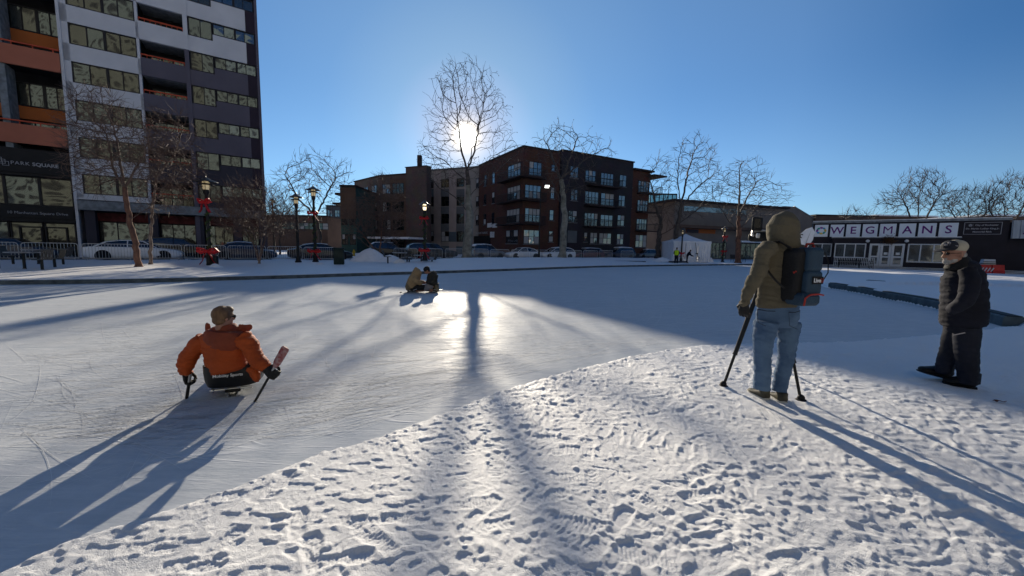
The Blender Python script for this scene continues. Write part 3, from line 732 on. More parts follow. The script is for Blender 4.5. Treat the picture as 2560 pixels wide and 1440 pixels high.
for (x0, x1, y0, y1) in ((876, 1040, 665, 745), (876, 1040, 845, 925), (1040, 1120, 480, 560)): b.bb(fS(x0, 800)[0], fS(x1, 800)[0], -.05, -.002, fS(x0, y1)[1], fS(x0, y0)[1])
b.bb(fS(985, 800)[0], fS(1000, 800)[0], -.05, -.002, .3, 13); b.bb(fS(1284, 980)[0], fS(1360, 980)[0], -.09, -.072, fS(1300, 1035)[1], fS(1300, 930)[1]); b.bb(fS(1196, 800)[0], fS(1445, 800)[0], -.05, -.002, .2, 1.6)
b.build('blue_panels', 'stucco_blue', stu)
for (x0, x1) in ((1196, 1284), (1360, 1445)):
    for (y0, y1) in ((480, 560), (665, 740), (848, 922)): b = MB(); b.bb(fS(x0, 800)[0], fS(x1, 800)[0], -.05, -.002, fS(x0, y1)[1], fS(x0, y0)[1]); b.build('slate_panel', 'stucco_slate', stu)
for (x0, x1, n) in ((880, 914, 1), (946, 985, 1), (1042, 1120, 2), (1200, 1282, 2), (1363, 1443, 2)):
    for (y0, y1, bl) in ((385, 470, .1), (560, 664, .1), (745, 846, .15), (924, 1030, .4)):
        opening('R', fS(x0, 800)[0], fS(x1, 800)[0], fS(1040, y1)[1], fS(1040, y0)[1], 0, n, bl, stu, tp=False, glass='shop_glass')
# ------------------------------------------------------------------ brown brick wing further left with its stair tower
Ka = gnd(947, 441, 13.6); Kb = gnd(1017, 436, 13.6); Ka.z = Kb.z = 0
dK = (Kb-Ka).normalized(); nK = Vector((-dK.y, dK.x, 0)); LK = (Kb-Ka).length
wing = thing('brown_apartment_wing', 'brown brick apartment wing with a taller stair tower behind bare shrubs', 'building', Ka, math.atan2(dK.y, dK.x))
fK = lambda zx, zy: plane_local(Ka, dK, nK, *P4(zx, zy))
Kc = gnd(886, 455.5, 13.6)-Ka; kx, ky = Kc.dot(dK), Kc.dot(nK)
b = MB(); b.prism([(0, 0), (LK, 0), (LK, 12), (kx, ky+9), (kx, ky)], 0, 13.6); b.build('wall', 'brick_brown', wing)
b = MB(); b.prism([(.05, -.15), (LK, -.15), (LK, 12), (kx-.1, ky+9), (kx-.15, ky-.1)], 13.602, 13.8); b.build('parapet', 'cornice', wing)
xt0, xt1 = LK, plane_local(Ka, dK, nK, 1069, 425)[0]
b = MB(); b.bb(xt0+.01, xt1, -.3, 1.0, 0, plane_local(Ka, dK, nK, 1040, 418)[1]); b.build('stair_tower', 'brick_brown', wing)
b = MB(); b.bb(xt0-.1, xt1+.1, -.42, 1.1, plane_local(Ka, dK, nK, 1040, 418)[1], plane_local(Ka, dK, nK, 1040, 416.5)[1]); b.bb(xt0+1.4, xt0+2., 1, 1.6, 15., 16.9); b.build('roof_cap', 'cornice', wing)
b = MB(); b.bb(LK*.42, LK*.99, -.05, -.002, 1.2, 13); b.build('rust_panels', 'brown_wall', wing)
for k in range(4):
    z = 12.2-3.1*k
    opening('R', .8, 3.4, z-1.7, z, 0, 3, .35, wing, tp=False); opening('R', LK*.5, LK*.9, z-1.8, z, -.055, 3, .05, wing, tp=False, glass='shop_glass')
    le = math.hypot(kx, ky)
    for f0, f1 in ((.08, .26), (.40, .58), (.72, .92)):
        o = opening('R', le*f0, le*f1, z-1.7, z, 0, 2, .5, wing, tp=False); o.location = (kx, ky, 0); o.rotation_euler.z = math.atan2(-ky, -kx)
b = MB(); b.bb(LK*.3, xt1, -5, -.4, 2.6, 2.9); b.build('porch_roof', 'snow_cap', wing)
def block(name, label, px0, px1, pytop, Y, depth, m, yaw=0., H=None, cap=None, wins=None):
    a = at(px0, pytop, Y); h = at((px0+px1)/2, pytop, Y).z if H is None else H
    wd = at(px1, pytop, Y).x-a.x
    t = thing(name, label, 'building', (a.x, Y, 0), yaw); wd /= math.cos(yaw)
    b = MB(); b.bb(0, wd, 0, depth, 0, h); b.build('wall', m, t)
    b = MB(); b.bb(-.1, wd+.1, -.1, depth+.1, h, h+.3); b.build('roof_edge', cap or 'cornice', t)
    if wins:
        nx, nz, z0, zp, w_, hh, gl = wins
        for i in range(nx):
            for k in range(nz):
                xc = wd*(i+.5)/nx; opening('R', xc-w_/2, xc+w_/2, z0+k*zp, z0+k*zp+hh, 0, 2, .3, t, tp=False, glass=gl)
    return t, wd, h
t, wd, h = block('green_apartment_block', 'narrow dark green and brown block with two stub balconies at its left', 850, 889, 467, 62, 10, 'stucco_green', 0, wins=(2, 3, 1.5, 3.1, 1.0, 1.7, 'shop_glass'))
b = MB(); b.bb(-1.1, 0, .5, 3.5, 9.4, 9.75); b.bb(-1.5, 0, .5, 3.5, 7.9, 8.2); b.build('balcony', 'cornice', t)
b = MB(); b.bb(.0, wd, -.06, -.003, h-5, h-.1); b.build('brown_panels', 'brown_wall', t)
block('far_green_house', 'far pale green house with white windows between tower and green block', 815, 852, 516, 95, 10, 'stucco_slate', 0, wins=(2, 3, 2.2, 3., 1.2, 1.6, 'loft_glass'))
block('low_brown_garage', 'long low brown garage behind the bare tree beside the tower', 655, 818, 541, 78, 16, 'brown_wall', 0, wins=(7, 1, 4.4, 1, 2.2, 1.3, 'shop_glass'))
# right of the lofts
t, wd, h = block('glass_atrium', 'dim glass atrium behind the bare trees right of the brick house', 1616, 1692, 487, 88, 14, 'stucco_slate', 0)
fr = MB(); gl = MB()
for i in range(8): fr.bb(i*wd/7-.06, i*wd/7+.06, -.16, -.002, 0, h)
for k in range(6): fr.bb(0, wd, -.12, -.004, k*h/5-.06+.07, k*h/5+.06+.07)
g_ = gl.build; gl.quad((0, -.03, 0), (wd, -.03, 0), (wd, -.03, h), (0, -.03, h)); gl.build('glazing', 'atrium_glass', t, fixn=False); fr.build('mullions', 'frame_dark', t)
prof = [(0, h+.3), (wd*.5, h+.3)]+[(wd*(.5+.5*math.sin(R(a))), h+.3+wd*.14*(math.cos(R(a))-1)) for a in range(10, 91, 10)]
Ba = gnd(1688, 503, 10.2); Bb = gnd(1962, 523, 10.2); Ba.z = Bb.z = 0
dB = (Bb-Ba).normalized(); nB = Vector((-dB.y, dB.x, 0)); LB = (Bb-Ba).length
fB = lambda px, py: plane_local(Ba, dB, nB, px, py)
mus = thing('beige_museum', 'long low beige hall with a blank wall behind the white tent', 'building', Ba, math.atan2(dB.y, dB.x))
b = MB(); b.bb(0, LB, 0, 20, 0, 10.2); b.build('wall', 'beige_wall', mus)
b = MB(); b.bb(-1, LB+.3, -.9, 20, 10.2, 10.5); b.build('roof_edge', 'cornice', mus)
zb_ = fB(1800, 528)[1]
b = MB(); b.bb(2, LB*.62, -.1, -.003, zb_-.35, zb_+.5); b.build('strip_window', 'loft_glass', mus)
b = MB(); b.bb(0, LB*.9, -1.6, -.003, 5.6, 6.1); b.build('ledge', 'brown_wall', mus)
b = MB(); b.bb(fB(1715, 580)[0], fB(1787, 580)[0], -.12, -.003, fB(1750, 583)[1], fB(1750, 573)[1]); b.build('mural', 'orange_panel', mus)
b = MB(); b.bb(fB(1715, 580)[0], fB(1745, 580)[0], -.14, -.122, fB(1750, 583)[1], fB(1750, 574)[1]); b.build('mural', 'tower_navy', mus)
for (p0, p1) in ((1772, 1815), (1840, 1900)):
    opening('R', fB(p0, 620)[0], fB(p1, 620)[0], .3, 3.2, 0, 5, .0, mus, tp=False, glass='shop_glass')
b = MB(); b.bb(fB(1840, 600)[0], LB, -1.2, -.01, 3.4, 3.7); b.build('snowy_canopy', 'snow_cap', mus)
# glazed gable wing
b = MB(); x0, x1 = LB+.02, fB(2052, 540)[0]; zt_ = fB(1965, 523)[1]; ze = fB(2050, 556)[1]
b.prism([(x0, 0), (x0, zt_+.6), (x0+2.5, zt_+.6), (x1, ze), (x1, 0)], 0, 6, M=Matrix.Translation((0, 6, 0)) @ Matrix.Rotation(math.pi/2, 4, 'X')); b.build('gable_wall', 'beige_wall', mus)
b = MB(); b.add([(x0+2.5, -.1, zt_+.75), (x0+9, 7, zt_+.75), (x1+6, 7, ze-.1+.15), (x1, -.1, ze+.15), (x0+2.5, -.1, zt_+.62), (x0+9, 7, zt_+.62), (x1+6, 7, ze-.1), (x1, -.1, ze)], [(0, 1, 2, 3), (7, 6, 5, 4), (0, 3, 7, 4), (1, 5, 6, 2), (0, 4, 5, 1), (3, 2, 6, 7)]); b.build('metal_roof', 'roof_blue', mus)
block('low_flat_hall', 'low flat dark hall behind the left end of the lettered pavilion', 2040, 2195, 541, 80, 14, 'brown_wall', 0)
block('snowy_roofed_hall', 'far hall with a pale snowy roof behind the big round tree', 2190, 2345, 541, 92, 14, 'brown_wall', 0, cap='snow_cap')
block('right_far_hall', 'far low hall with pale roof behind the trees at the right edge', 2470, 2660, 541, 70, 14, 'brown_wall', 0, cap='snow_cap')

# sunlit blocks across the square, behind the photographer: they show in the tower's windows
mat('pale_stone', (.27, .27, .25), .85, .06, .4)
for nm, lb, (x, y, z, wx, wy, wz) in (('stone_office_block', 'pale sunlit office block mirrored in the tower windows', (16, -58, 0, 130, 18, 66)), ('stone_hotel', 'pale sunlit hotel mirrored in the brick house windows', (128, -50, 0, 70, 18, 24))):
    t = thing(nm, lb, 'building', (x, y, z))
    b = MB(); b.bb(-wx/2, wx/2, -wy, 0, 0, wz); b.build('wall', 'pale_stone', t)
    for k in range(int(wz/3.4)-1):
        b = MB()
        for i in range(int(wx/3.2)): b.bb(-wx/2+.9+i*3.2, -wx/2+2.5+i*3.2, 0, .05, 1.6+k*3.4, 3.5+k*3.4)
        b.build('window_row', 'void_dark', t)
# ------------------------------------------------------------------ bare winter trees
mat('bark_brown', (.23, .115, .075), .9, .3, 6, col2=(.09, .05, .04), bump=.8, bscale=14, stretch=(1, 1, .5))
mat('bark_birch', (.30, .24, .20), .9, .3, 5, col2=(.12, .075, .055), bump=.8, bscale=14)
mat('bark_grey', (.10, .085, .075), .9, .25, 4, col2=(.055, .045, .04), bump=.8, bscale=10)
mat('bark_plane', (.30, .285, .24), .9, .2, 2.5, col2=(.12, .11, .085), bump=.5, bscale=8)
mat('twig_brown', (.14, .085, .065), .8, .25, 5)
mat('twig_grey', (.10, .08, .07), .8, .25, 5)
mat('twig_red', (.15, .10, .08), .8, .25, 5)

def colonise(root, limbs, pts, D, kill, infl, iters, rs, up=.12, jit=.25):
    """space colonisation: returns nodes and parents"""
    nodes = [np.array(root, float)]; par = [-1]
    for limb in limbs:      # scaffold limbs: start node index (or None for chain on root), polyline
        prev = limb[0]
        if prev == 'end': prev = len(nodes)-1
        elif not isinstance(prev, int): prev = int(np.argmin([np.linalg.norm(n_-np.array(limb[1][0])) for n_ in nodes]))
        for q in limb[1]:
            q = np.array(q, float); a = nodes[prev]; n = max(1, int(np.linalg.norm(q-a)/D))
            for k in range(1, n+1):
                w_ = rs.normal(0, .12*D, 3) if k < n else 0
                nodes.append(a+(q-a)*k/n+w_); par.append(prev); prev = len(nodes)-1
    P = np.array(pts); N = np.array(nodes)
    d2 = ((P[:, None, :]-N[None])**2).sum(-1); near = d2.argmin(1); dist = np.sqrt(d2.min(1)); alive = dist > kill
    nodes = list(nodes)
    for it in range(iters):
        act = alive & (dist < infl)
        if not act.any(): break
        ids = near[act]; vec = P[act]-np.array(nodes)[ids]; vec /= np.linalg.norm(vec, axis=1, keepdims=True)+1e-9
        uq, inv = np.unique(ids, return_inverse=True); sm = np.zeros((len(uq), 3)); np.add.at(sm, inv, vec)
        new = []
        for u, v in zip(uq, sm):
            v = v/(np.linalg.norm(v)+1e-9); v[2] += up; v += rs.normal(0, jit, 3); v /= np.linalg.norm(v)
            if par[u] >= 0:
                b_ = nodes[u]-nodes[par[u]]; b_ /= np.linalg.norm(b_)+1e-9; v = v+.5*b_; v /= np.linalg.norm(v)
            new.append((u, nodes[u]+v*D))
        st_ = len(nodes)
        for u, q in new: nodes.append(q); par.append(u)
        NN = np.array(nodes[st_:]); dd = np.sqrt(((P[:, None, :]-NN[None])**2).sum(-1)); m = dd.min(1); j = dd.argmin(1)
        better = m < dist; dist = np.where(better, m, dist); near = np.where(better, j+st_, near); alive &= dist > kill
        if not alive.any(): break
    return nodes, par
def make_tree(name, label, base, limbs, ells, n_pts, D, r_tip, r_base, bark, twig, seed, group, twigs=2, tl=.5, up=.12, infl=None, cat='tree', expo=2.35, split_r=.5, droop=0., sweep=None, jit=.25, kill=1.55, balls=0, taper=.3):
    rs = np.random.default_rng(seed); pts = []
    vol = np.array([e[1][0]*e[1][1]*e[1][2] for e in ells]); cnt = np.maximum((n_pts*vol/vol.sum()).astype(int), 20)
    for (c, r), n in zip(ells, cnt):
        q = rs.normal(size=(n, 3)); q /= np.linalg.norm(q, axis=1, keepdims=True); q *= (rs.random((n, 1))**(1/2.6))
        pts.append(np.array(c)+q*np.array(r))
    pts = np.concatenate(pts)
    nodes, par = colonise(base, limbs, pts, D, D*kill, infl or D*14, 160, rs, up, jit)
    n = len(nodes); kids = [[] for _ in range(n)]
    for i in range(1, n): kids[par[i]].append(i)
    rad = np.zeros(n); order = list(range(n))
    for i in range(n-1, -1, -1):
        rad[i] = r_tip if not kids[i] else sum(rad[k]**expo for k in kids[i])**(1/expo)
    sc_r = r_base/max(rad[0], 1e-6)
    big = rad > 3*r_tip
    rad = np.where(big, 3*r_tip+(rad-3*r_tip)*(r_base-3*r_tip)/max(rad[0]-3*r_tip, 1e-6), rad); rad = np.maximum(rad, r_tip)
    zz = np.array([q[2] for q in nodes]); zt_ = (zz-zz[0])/max(zz.max()-zz[0], 1e-6); rad = np.where(rad > 4*r_tip, rad*(1-taper*np.clip(zt_/.5, 0, 1)), rad)
    tr = MB(); cr_ = MB()
    stack = [(0, [])]
    while stack:
        i, pre = stack.pop(); chain = list(pre)+[i]
        while kids[i]:
            ks = sorted(kids[i], key=lambda k: -rad[k])
            for k in ks[1:]: stack.append((k, [i]))
            i = ks[0]; chain.append(i)
        if len(chain) < 2: continue
        P = [Vector(nodes[c]) for c in chain]; rr_ = [rad[c] for c in chain]
        if pre: rr_[0] = rr_[1]
        elif chain[0] == 0: rr_[0] *= 1.35
        # cut the chain into trunk part (thick) and crown part
        cut = next((q for q, r in enumerate(rr_) if r < r_base*split_r), len(chain))
        if cut >= 2: tr.tube(P[:cut+1], rr_[:cut+1], 10)
        s_ = max(cut-1, 0) if cut >= 2 else 0
        if len(P)-s_ >= 2: cr_.tube(P[s_:], rr_[s_:], 5 if rr_[s_] > 4*r_tip else (4 if rr_[s_] > 2*r_tip else 3), caps=False)
        tip = P[-1]; td = (P[-1]-P[-2]).normalized()
        spots = [(tip, td)]*twigs+[(P[q], (P[q]-P[q-1]).normalized()) for q in range(1, len(P)-1) if rr_[q] < 4*r_tip and rs.random() < .28*twigs/2]
        for (o_, dr) in spots:
            v = dr+Vector(rs.normal(0, .45, 3)); v.z += up-droop
            if sweep: v += Vector(sweep)
            v.normalize(); ln = tl*rs.uniform(.5, 1.2); mid = o_+v*ln*.5+Vector(rs.normal(0, .06*ln, 3)); e = o_+v*ln+Vector(rs.normal(0, .1*ln, 3))-Vector((0, 0, droop*ln*.3))
            cr_.tube([o_, mid, e], [r_tip*.9, r_tip*.75, r_tip*.45], 3, caps=False)
            if balls and rs.random() < balls: cr_.ell(e-Vector((0, 0, .04)), (.035, .035, .045), 5, 4)
    o = thing(name, label, cat, tuple(base), 0, group)
    inv = Matrix.Translation(-Vector(base))
    for nm, b, m in (('trunk', tr, bark), ('crown', cr_, twig)):
        if not b.v: continue
        me_ = b.mesh(nm, m, 60); me_.transform(inv); q = bpy.data.objects.new(nm, me_); COL.objects.link(q); q.parent = o
    return o
def E(cx, cy, rx, ry, Y, dz=None):
    c = at(cx, cy, Y); s_ = Y/960.; return ((c.x, c.y, c.z), (rx*s_, (dz or rx*.85)*s_, ry*s_))
def pts_at(lst, Y, rs=None, wob=0.): return [tuple(at(x, y, Y)+Vector((0, wob*(i if wob else 0), 0))) for i, (x, y) in enumerate(lst)]

def far(px, Y):
    b = at(px, 640, Y); b.z = zs(b.x, b.y)-.05; return b
GB = 'bare birches on the snowy strip left of the rink'; GS = 'bare street trees along the far edge of the rink'; GP = 'bare trees behind the lettered pavilion'
b = on(347, 667); Y = b.y
make_tree('birch_tree', 'reddish bare birch with a forked trunk in front of the white car', b, [('end', pts_at([(337, 600), (319, 525), (312, 468)], Y)), (None, pts_at([(312, 468), (270, 420), (240, 330)], Y, wob=.25)), (None, pts_at([(312, 468), (345, 430), (380, 395), (405, 330)], Y, wob=-.2)), (None, pts_at([(312, 468), (300, 400), (285, 320)], Y)), (None, pts_at([(325, 550), (350, 525), (372, 500)], Y, wob=.2))],
          [E(245, 310, 80, 85, Y), E(300, 370, 110, 90, Y), E(225, 420, 60, 70, Y), E(380, 390, 60, 80, Y)], 1426, 0.153, 0.0087, .135, 'bark_brown', 'twig_red', 3, GB, 5, .6, .1, jit=.3)
b = on(377, 661); Y = b.y
make_tree('birch_tree', 'slim pale bare birch just behind the reddish forked birch', b, [('end', pts_at([(376, 600), (381, 520), (392, 440), (404, 370)], Y)), (None, pts_at([(392, 440), (430, 380), (440, 320)], Y, wob=.2))],
          [E(425, 350, 60, 75, Y), E(440, 430, 65, 70, Y), E(400, 480, 60, 60, Y)], 1104, 0.153, 0.0087, .085, 'bark_birch', 'twig_red', 5, GB, 5, .65, .05, jit=.3)
b = on(648, 659); Y = b.y
make_tree('clump_birch', 'low many stemmed windswept birch clump beside the navy car', b, [('end', pts_at([(640, 600), (620, 540)], Y)), (0, pts_at([(655, 600), (650, 540), (640, 490)], Y, wob=.2)), (0, pts_at([(662, 605), (680, 560)], Y, wob=-.2)), (0, pts_at([(634, 610), (600, 545)], Y, wob=.1))],
          [E(635, 545, 85, 55, Y), E(600, 500, 50, 45, Y), E(680, 560, 60, 50, Y), E(655, 490, 40, 40, Y)], 1426, 0.126, 0.0080, .075, 'bark_birch', 'twig_red', 7, GB, 5, .75, .25, sweep=(-.5, 0, .35), split_r=.55)
b = on(948, 650); Y = b.y
make_tree('clump_birch', 'leaning many stemmed birch clump beside the yellow hydrant', b, [('end', pts_at([(930, 615), (897, 575)], Y)), (0, pts_at([(952, 600), (955, 550), (965, 490)], Y, wob=.2)), (0, pts_at([(925, 620), (905, 600)], Y, wob=-.2))],
          [E(920, 545, 60, 60, Y), E(965, 510, 50, 75, Y), E(890, 560, 35, 45, Y), E(985, 560, 35, 55, Y)], 1426, 0.144, 0.0087, .085, 'bark_brown', 'twig_red', 9, GB, 5, .7, .2, sweep=(-.35, 0, .2))
Y = 58; b = at(798, 640, Y); b.z = .15
make_tree('street_tree', 'wide bare crown against the sky just right of the tower', b, [('end', pts_at([(800, 590), (790, 540), (770, 500)], Y)), (None, pts_at([(790, 540), (812, 490), (830, 440)], Y, wob=.5)), (None, pts_at([(790, 540), (750, 500), (720, 440)], Y, wob=-.4))],
          [E(785, 455, 75, 75, Y), E(730, 460, 50, 50, Y), E(845, 440, 40, 45, Y), E(760, 540, 70, 30, Y)], 1344, 0.506, 0.0264, .3, 'bark_grey', 'twig_grey', 11, GS, 3, 1.2, .1)
Y = 45; b = at(700, 640, Y); b.z = .15
make_tree('street_tree', 'small fuzzy bare tree at the corner of the dark tower', b, [('end', pts_at([(700, 590), (698, 555)], Y))], [E(695, 530, 45, 60, Y), E(715, 560, 45, 40, Y)], 1216, 0.294, 0.0170, .1, 'bark_grey', 'twig_red', 12, GS, 3, .9, .1)
b = far(1167, 37.5); Y = b.y
make_tree('plane_tree', 'tallest bare tree with the sun shining through its crown', b, [('end', pts_at([(1171, 590), (1174, 540), (1171, 485), (1167, 425)], Y)), (None, pts_at([(1167, 425), (1152, 375), (1145, 320)], Y, wob=.4)), (None, pts_at([(1167, 425), (1188, 380), (1198, 320)], Y, wob=-.4)), (None, pts_at([(1167, 425), (1176, 385), (1180, 345)], Y, wob=.7)), (None, pts_at([(1170, 455), (1140, 430), (1112, 400)], Y, wob=.6)), (None, pts_at([(1167, 425), (1205, 410), (1240, 380)], Y, wob=.5)), (None, pts_at([(1173, 530), (1140, 495), (1100, 470)], Y, wob=-.8)), (None, pts_at([(1171, 490), (1200, 468), (1240, 440)], Y, wob=-.9)), (None, pts_at([(1174, 545), (1198, 515)], Y, wob=.7))],
          [E(1165, 235, 85, 78, Y), E(1108, 300, 45, 60, Y), E(1228, 280, 42, 60, Y), E(1098, 390, 62, 55, Y), E(1238, 350, 45, 50, Y), E(1270, 392, 56, 42, Y), E(1075, 445, 50, 36, Y), E(1130, 435, 50, 34, Y), E(1215, 420, 50, 34, Y), E(1165, 320, 60, 40, Y)], 2600, .35, .0155, .50, 'bark_plane', 'twig_grey', 15, GS, 2, .8, .05, infl=6, balls=.3, kill=1.5, taper=.62)
b = far(1405, 42); Y = b.y
make_tree('plane_tree', 'bare plane tree with a mottled pale trunk before the red brick facade', b, [('end', pts_at([(1408, 600), (1412, 555), (1409, 500), (1403, 450)], Y)), (None, pts_at([(1403, 450), (1385, 400), (1370, 350)], Y, wob=.6)), (None, pts_at([(1403, 450), (1425, 395), (1440, 350)], Y, wob=-.5)), (None, pts_at([(1409, 520), (1380, 460)], Y, wob=-.6)), (None, pts_at([(1412, 560), (1440, 548), (1462, 548)], Y)), (None, pts_at([(1403, 450), (1460, 400), (1500, 375)], Y, wob=.5))],
          [E(1400, 375, 65, 65, Y), E(1360, 375, 35, 45, Y), E(1460, 385, 45, 45, Y), E(1505, 375, 32, 30, Y), E(1410, 455, 60, 45, Y)], 1664, 0.423, 0.0202, .40, 'bark_plane', 'twig_grey', 17, GS, 2, .85, .15, infl=9, balls=.3)
b = far(1645, 52); Y = b.y
make_tree('street_tree', 'bare dark tree between the brick house and the white tent', b, [('end', pts_at([(1646, 600), (1652, 560), (1660, 510)], Y)), (None, pts_at([(1652, 560), (1640, 500), (1630, 440)], Y, wob=.5)), (None, pts_at([(1647, 590), (1680, 570), (1708, 540)], Y, wob=-.4))],
          [E(1640, 470, 42, 85, Y), E(1660, 540, 45, 40, Y)], 1056, 0.460, 0.0217, .36, 'bark_grey', 'twig_grey', 19, GS, 3, 1.0, .15, infl=9)
b = far(1692, 50); Y = b.y
make_tree('street_tree', 'tall bare dark tree rising straight behind the white tent', b, [('end', pts_at([(1690, 590), (1702, 520), (1715, 450), (1735, 380)], Y)), (None, pts_at([(1702, 520), (1745, 470), (1785, 440)], Y, wob=.5)), (None, pts_at([(1702, 520), (1690, 460), (1688, 400)], Y, wob=-.5)), (None, pts_at([(1695, 560), (1740, 530), (1770, 500)], Y, wob=.5))],
          [E(1735, 410, 55, 68, Y), E(1770, 460, 50, 50, Y), E(1690, 430, 30, 60, Y), E(1730, 520, 50, 30, Y)], 1536, 0.460, 0.0217, .34, 'bark_grey', 'twig_grey', 21, GS, 3, 1.0, .15, infl=9)
b = far(1846, 49); Y = b.y
make_tree('street_tree', 'broad bare tree right of the white tent near the black bench', b, [('end', pts_at([(1846, 610), (1848, 575), (1846, 540)], Y)), (None, pts_at([(1848, 575), (1875, 550), (1900, 520)], Y, wob=.5)), (None, pts_at([(1848, 575), (1815, 550), (1795, 525)], Y, wob=-.4)), (None, pts_at([(1846, 540), (1850, 480), (1848, 430)], Y)), (None, pts_at([(1846, 540), (1880, 480), (1905, 450)], Y, wob=.4))],
          [E(1860, 460, 60, 58, Y), E(1920, 490, 50, 42, Y), E(1810, 490, 40, 45, Y), E(1875, 530, 60, 25, Y)], 1536, 0.423, 0.0202, .34, 'bark_brown', 'twig_grey', 23, GS, 3, 1.0, .12, infl=9)
for (px, ells, seed, lab, n, Y) in ((2296, [(2300, 480, 60, 52), (2245, 505, 45, 30), (2350, 500, 48, 35)], 31, 'round crowned bare tree rising behind the lettered pavilion', 520, 66), (2420, [(2430, 512, 52, 42), (2400, 525, 40, 25)], 33, 'bushy bare tree behind the pavilion next to the round crowned one', 480, 60), (2512, [(2515, 498, 45, 58), (2555, 500, 50, 60), (2480, 520, 30, 35)], 35, 'dense upright bare tree at the right edge behind the pavilion', 520, 58), (2140, [(2135, 545, 32, 18), (2165, 548, 25, 12)], 37, 'low bare treetop peeping over the left end of the pavilion', 200, 62)):
    b = at(px, 640, Y); b.z = .15
    top = ells[0][1]; mid = (px, (640+top)/2+25)
    make_tree('street_tree', lab, b, [('end', pts_at([mid, (px, top+25)], Y)), (None, pts_at([mid, (px-30, top+20)], Y, wob=.5)), (None, pts_at([mid, (px+35, top+20)], Y, wob=-.5))], [E(*e, Y) for e in ells], int(n*3), .46, .024, .3, 'bark_grey', 'twig_grey', seed, GP, 5, 1.3, .22, infl=9)
# ------------------------------------------------------------------ street furniture
mat('steel_galv', (.50, .50, .50), .45, .1, 6, metal=.6)
mat('iron_black', (.016, .017, .018), .5, .2, 6, bump=.2)
mat('iron_lit', (.05, .05, .05), .38, .2, 6, spec=.5)
mat('table_sunlit', (.34, .34, .35), .45, .3, 8, spec=.5)  # black table tops coloured paler to stand for low sun grazing them
mat('lamp_glass', (.6, .55, .42), .3, .1, 6, emit=(1, .78, .42), estr=.18)
mat('lamp_lit', (.9, .85, .7), .3, .02, 6, emit=(1, .82, .5), estr=1.6)
mat('flood_lit', (.9, .9, .9), .3, .02, 6, emit=(1, .98, .92), estr=4.)
mat('ribbon_red', (.55, .02, .025), .5, .2, 9)
mat('garland_green', (.05, .08, .025), .9, .4, 18)
mat('bin_green', (.012, .026, .022), .5, .15, 4)
mat('hydrant_yellow', (.60, .40, .02), .5, .1, 6)
mat('tent_white', (.74, .76, .80), .7, .04, 1.5, bump=.35, bscale=2.2)
mat('paper_white', (.7, .7, .68), .7, .05, 5)
mat('sign_blue', (.03, .10, .35), .5, .05, 5)
mat('stone_dark', (.085, .09, .10), .9, .3, 4, bump=.5)
mat('rim_teal', (.085, .115, .13), .7, .2, 4, bump=.3)
mat('rim_black', (.018, .02, .024), .7, .2, 5, bump=.2)
mat('hedge_rust', (.20, .065, .03), .95, .4, 10)

# --- crowd barriers
def barrier(label, group, n=15, W=2.3, H=1.08):
    t = thing('crowd_barrier', label, 'barrier', (0, 0, 0), 0, group)
    b = MB(); r = .021; c = .16
    path = [(-W/2, 0, .14), (-W/2, 0, H-c)]+[(-W/2+c-c*math.cos(R(a)), 0, H-c+c*math.sin(R(a))) for a in (22, 45, 68, 90)]+[(W/2-c+c*math.sin(R(a)), 0, H-c+c*math.cos(R(a))) for a in (0, 22, 45, 68, 90)]+[(W/2, 0, .14)]
    b.tube(path, r, 6); b.tube([(-W/2, 0, .17), (W/2, 0, .17)], r, 6); b.build('frame', 'steel_galv', t, 40)
    b = MB()
    for i in range(1, n+1): b.tube([(-W/2+W*i/(n+1), 0, .17), (-W/2+W*i/(n+1), 0, H-.01)], .011, 5)
    b.build('bars', 'steel_galv', t, 40)
    for s in (-1, 1):
        b = MB(); b.tube([(s*W*.42, -.28, .01), (s*W*.42, -.1, .1), (s*W*.42, 0, .16), (s*W*.42, .1, .1), (s*W*.42, .28, .01)], .018, 6); b.build('foot', 'steel_galv', t, 40)
    return t
GBL = 'steel crowd barriers along the street on the left'; GBR = 'steel crowd barriers along the street before the brick house'
br0 = barrier('steel crowd barrier at the far left end of the row', GBL)
lefts = ['steel crowd barrier behind the left picnic table', 'steel crowd barrier in front of the white car boot', 'steel crowd barrier in front of the white car bonnet', 'steel crowd barrier left of the lantern with the big red bow', 'steel crowd barrier before the navy car', 'steel crowd barrier right of the birch clump', 'steel crowd barrier by the small dark bin with a lamp post before it']
rot = math.atan2(TT.y, TT.x)
for i in range(8):
    o = br0 if i == 0 else copy_tree(br0)
    t_ = -11.2-1.17+2.43*i
    p = TT*t_+TN*(34.7+random.uniform(-.12, .12)); o.location = (p.x, p.y, zs(p.x, p.y)-.03); o.rotation_euler.z = rot+random.uniform(-.05, .05)
    if i: o['label'] = lefts[i-1]
CL0 = Vector((1.25, 48, 0)); dCar = dR.copy(); nCar = nR.copy()
rights = ['steel crowd barrier nearest the picnic tables before the black van', 'steel crowd barrier behind the red bow of the middle lantern', 'steel crowd barrier at the bonnet of the black van', 'steel crowd barrier just left of the tallest tree', 'steel crowd barrier just right of the tallest tree', 'steel crowd barrier before the dark estate car', 'steel crowd barrier before the white saloon', 'steel crowd barrier left of the plane tree', 'steel crowd barrier before the white hatchback', 'steel crowd barrier before the dark red car', 'steel crowd barrier before the snow covered estate', 'steel crowd barrier alone before the red end wall']
for i in range(12):
    s_ = -16.3+1.2+2.62*i
    if i == 11: s_ += 1.2
    p = CL0-nCar*2.8+Vector((0, 0, 0))+dCar*s_; o = copy_tree(br0); o.location = (p.x, p.y, zs(p.x, p.y)-.02); o.rotation_euler.z = math.atan2(dCar.y, dCar.x)+random.uniform(-.04, .04)
    o['label'] = rights[i]; o['group'] = GBR

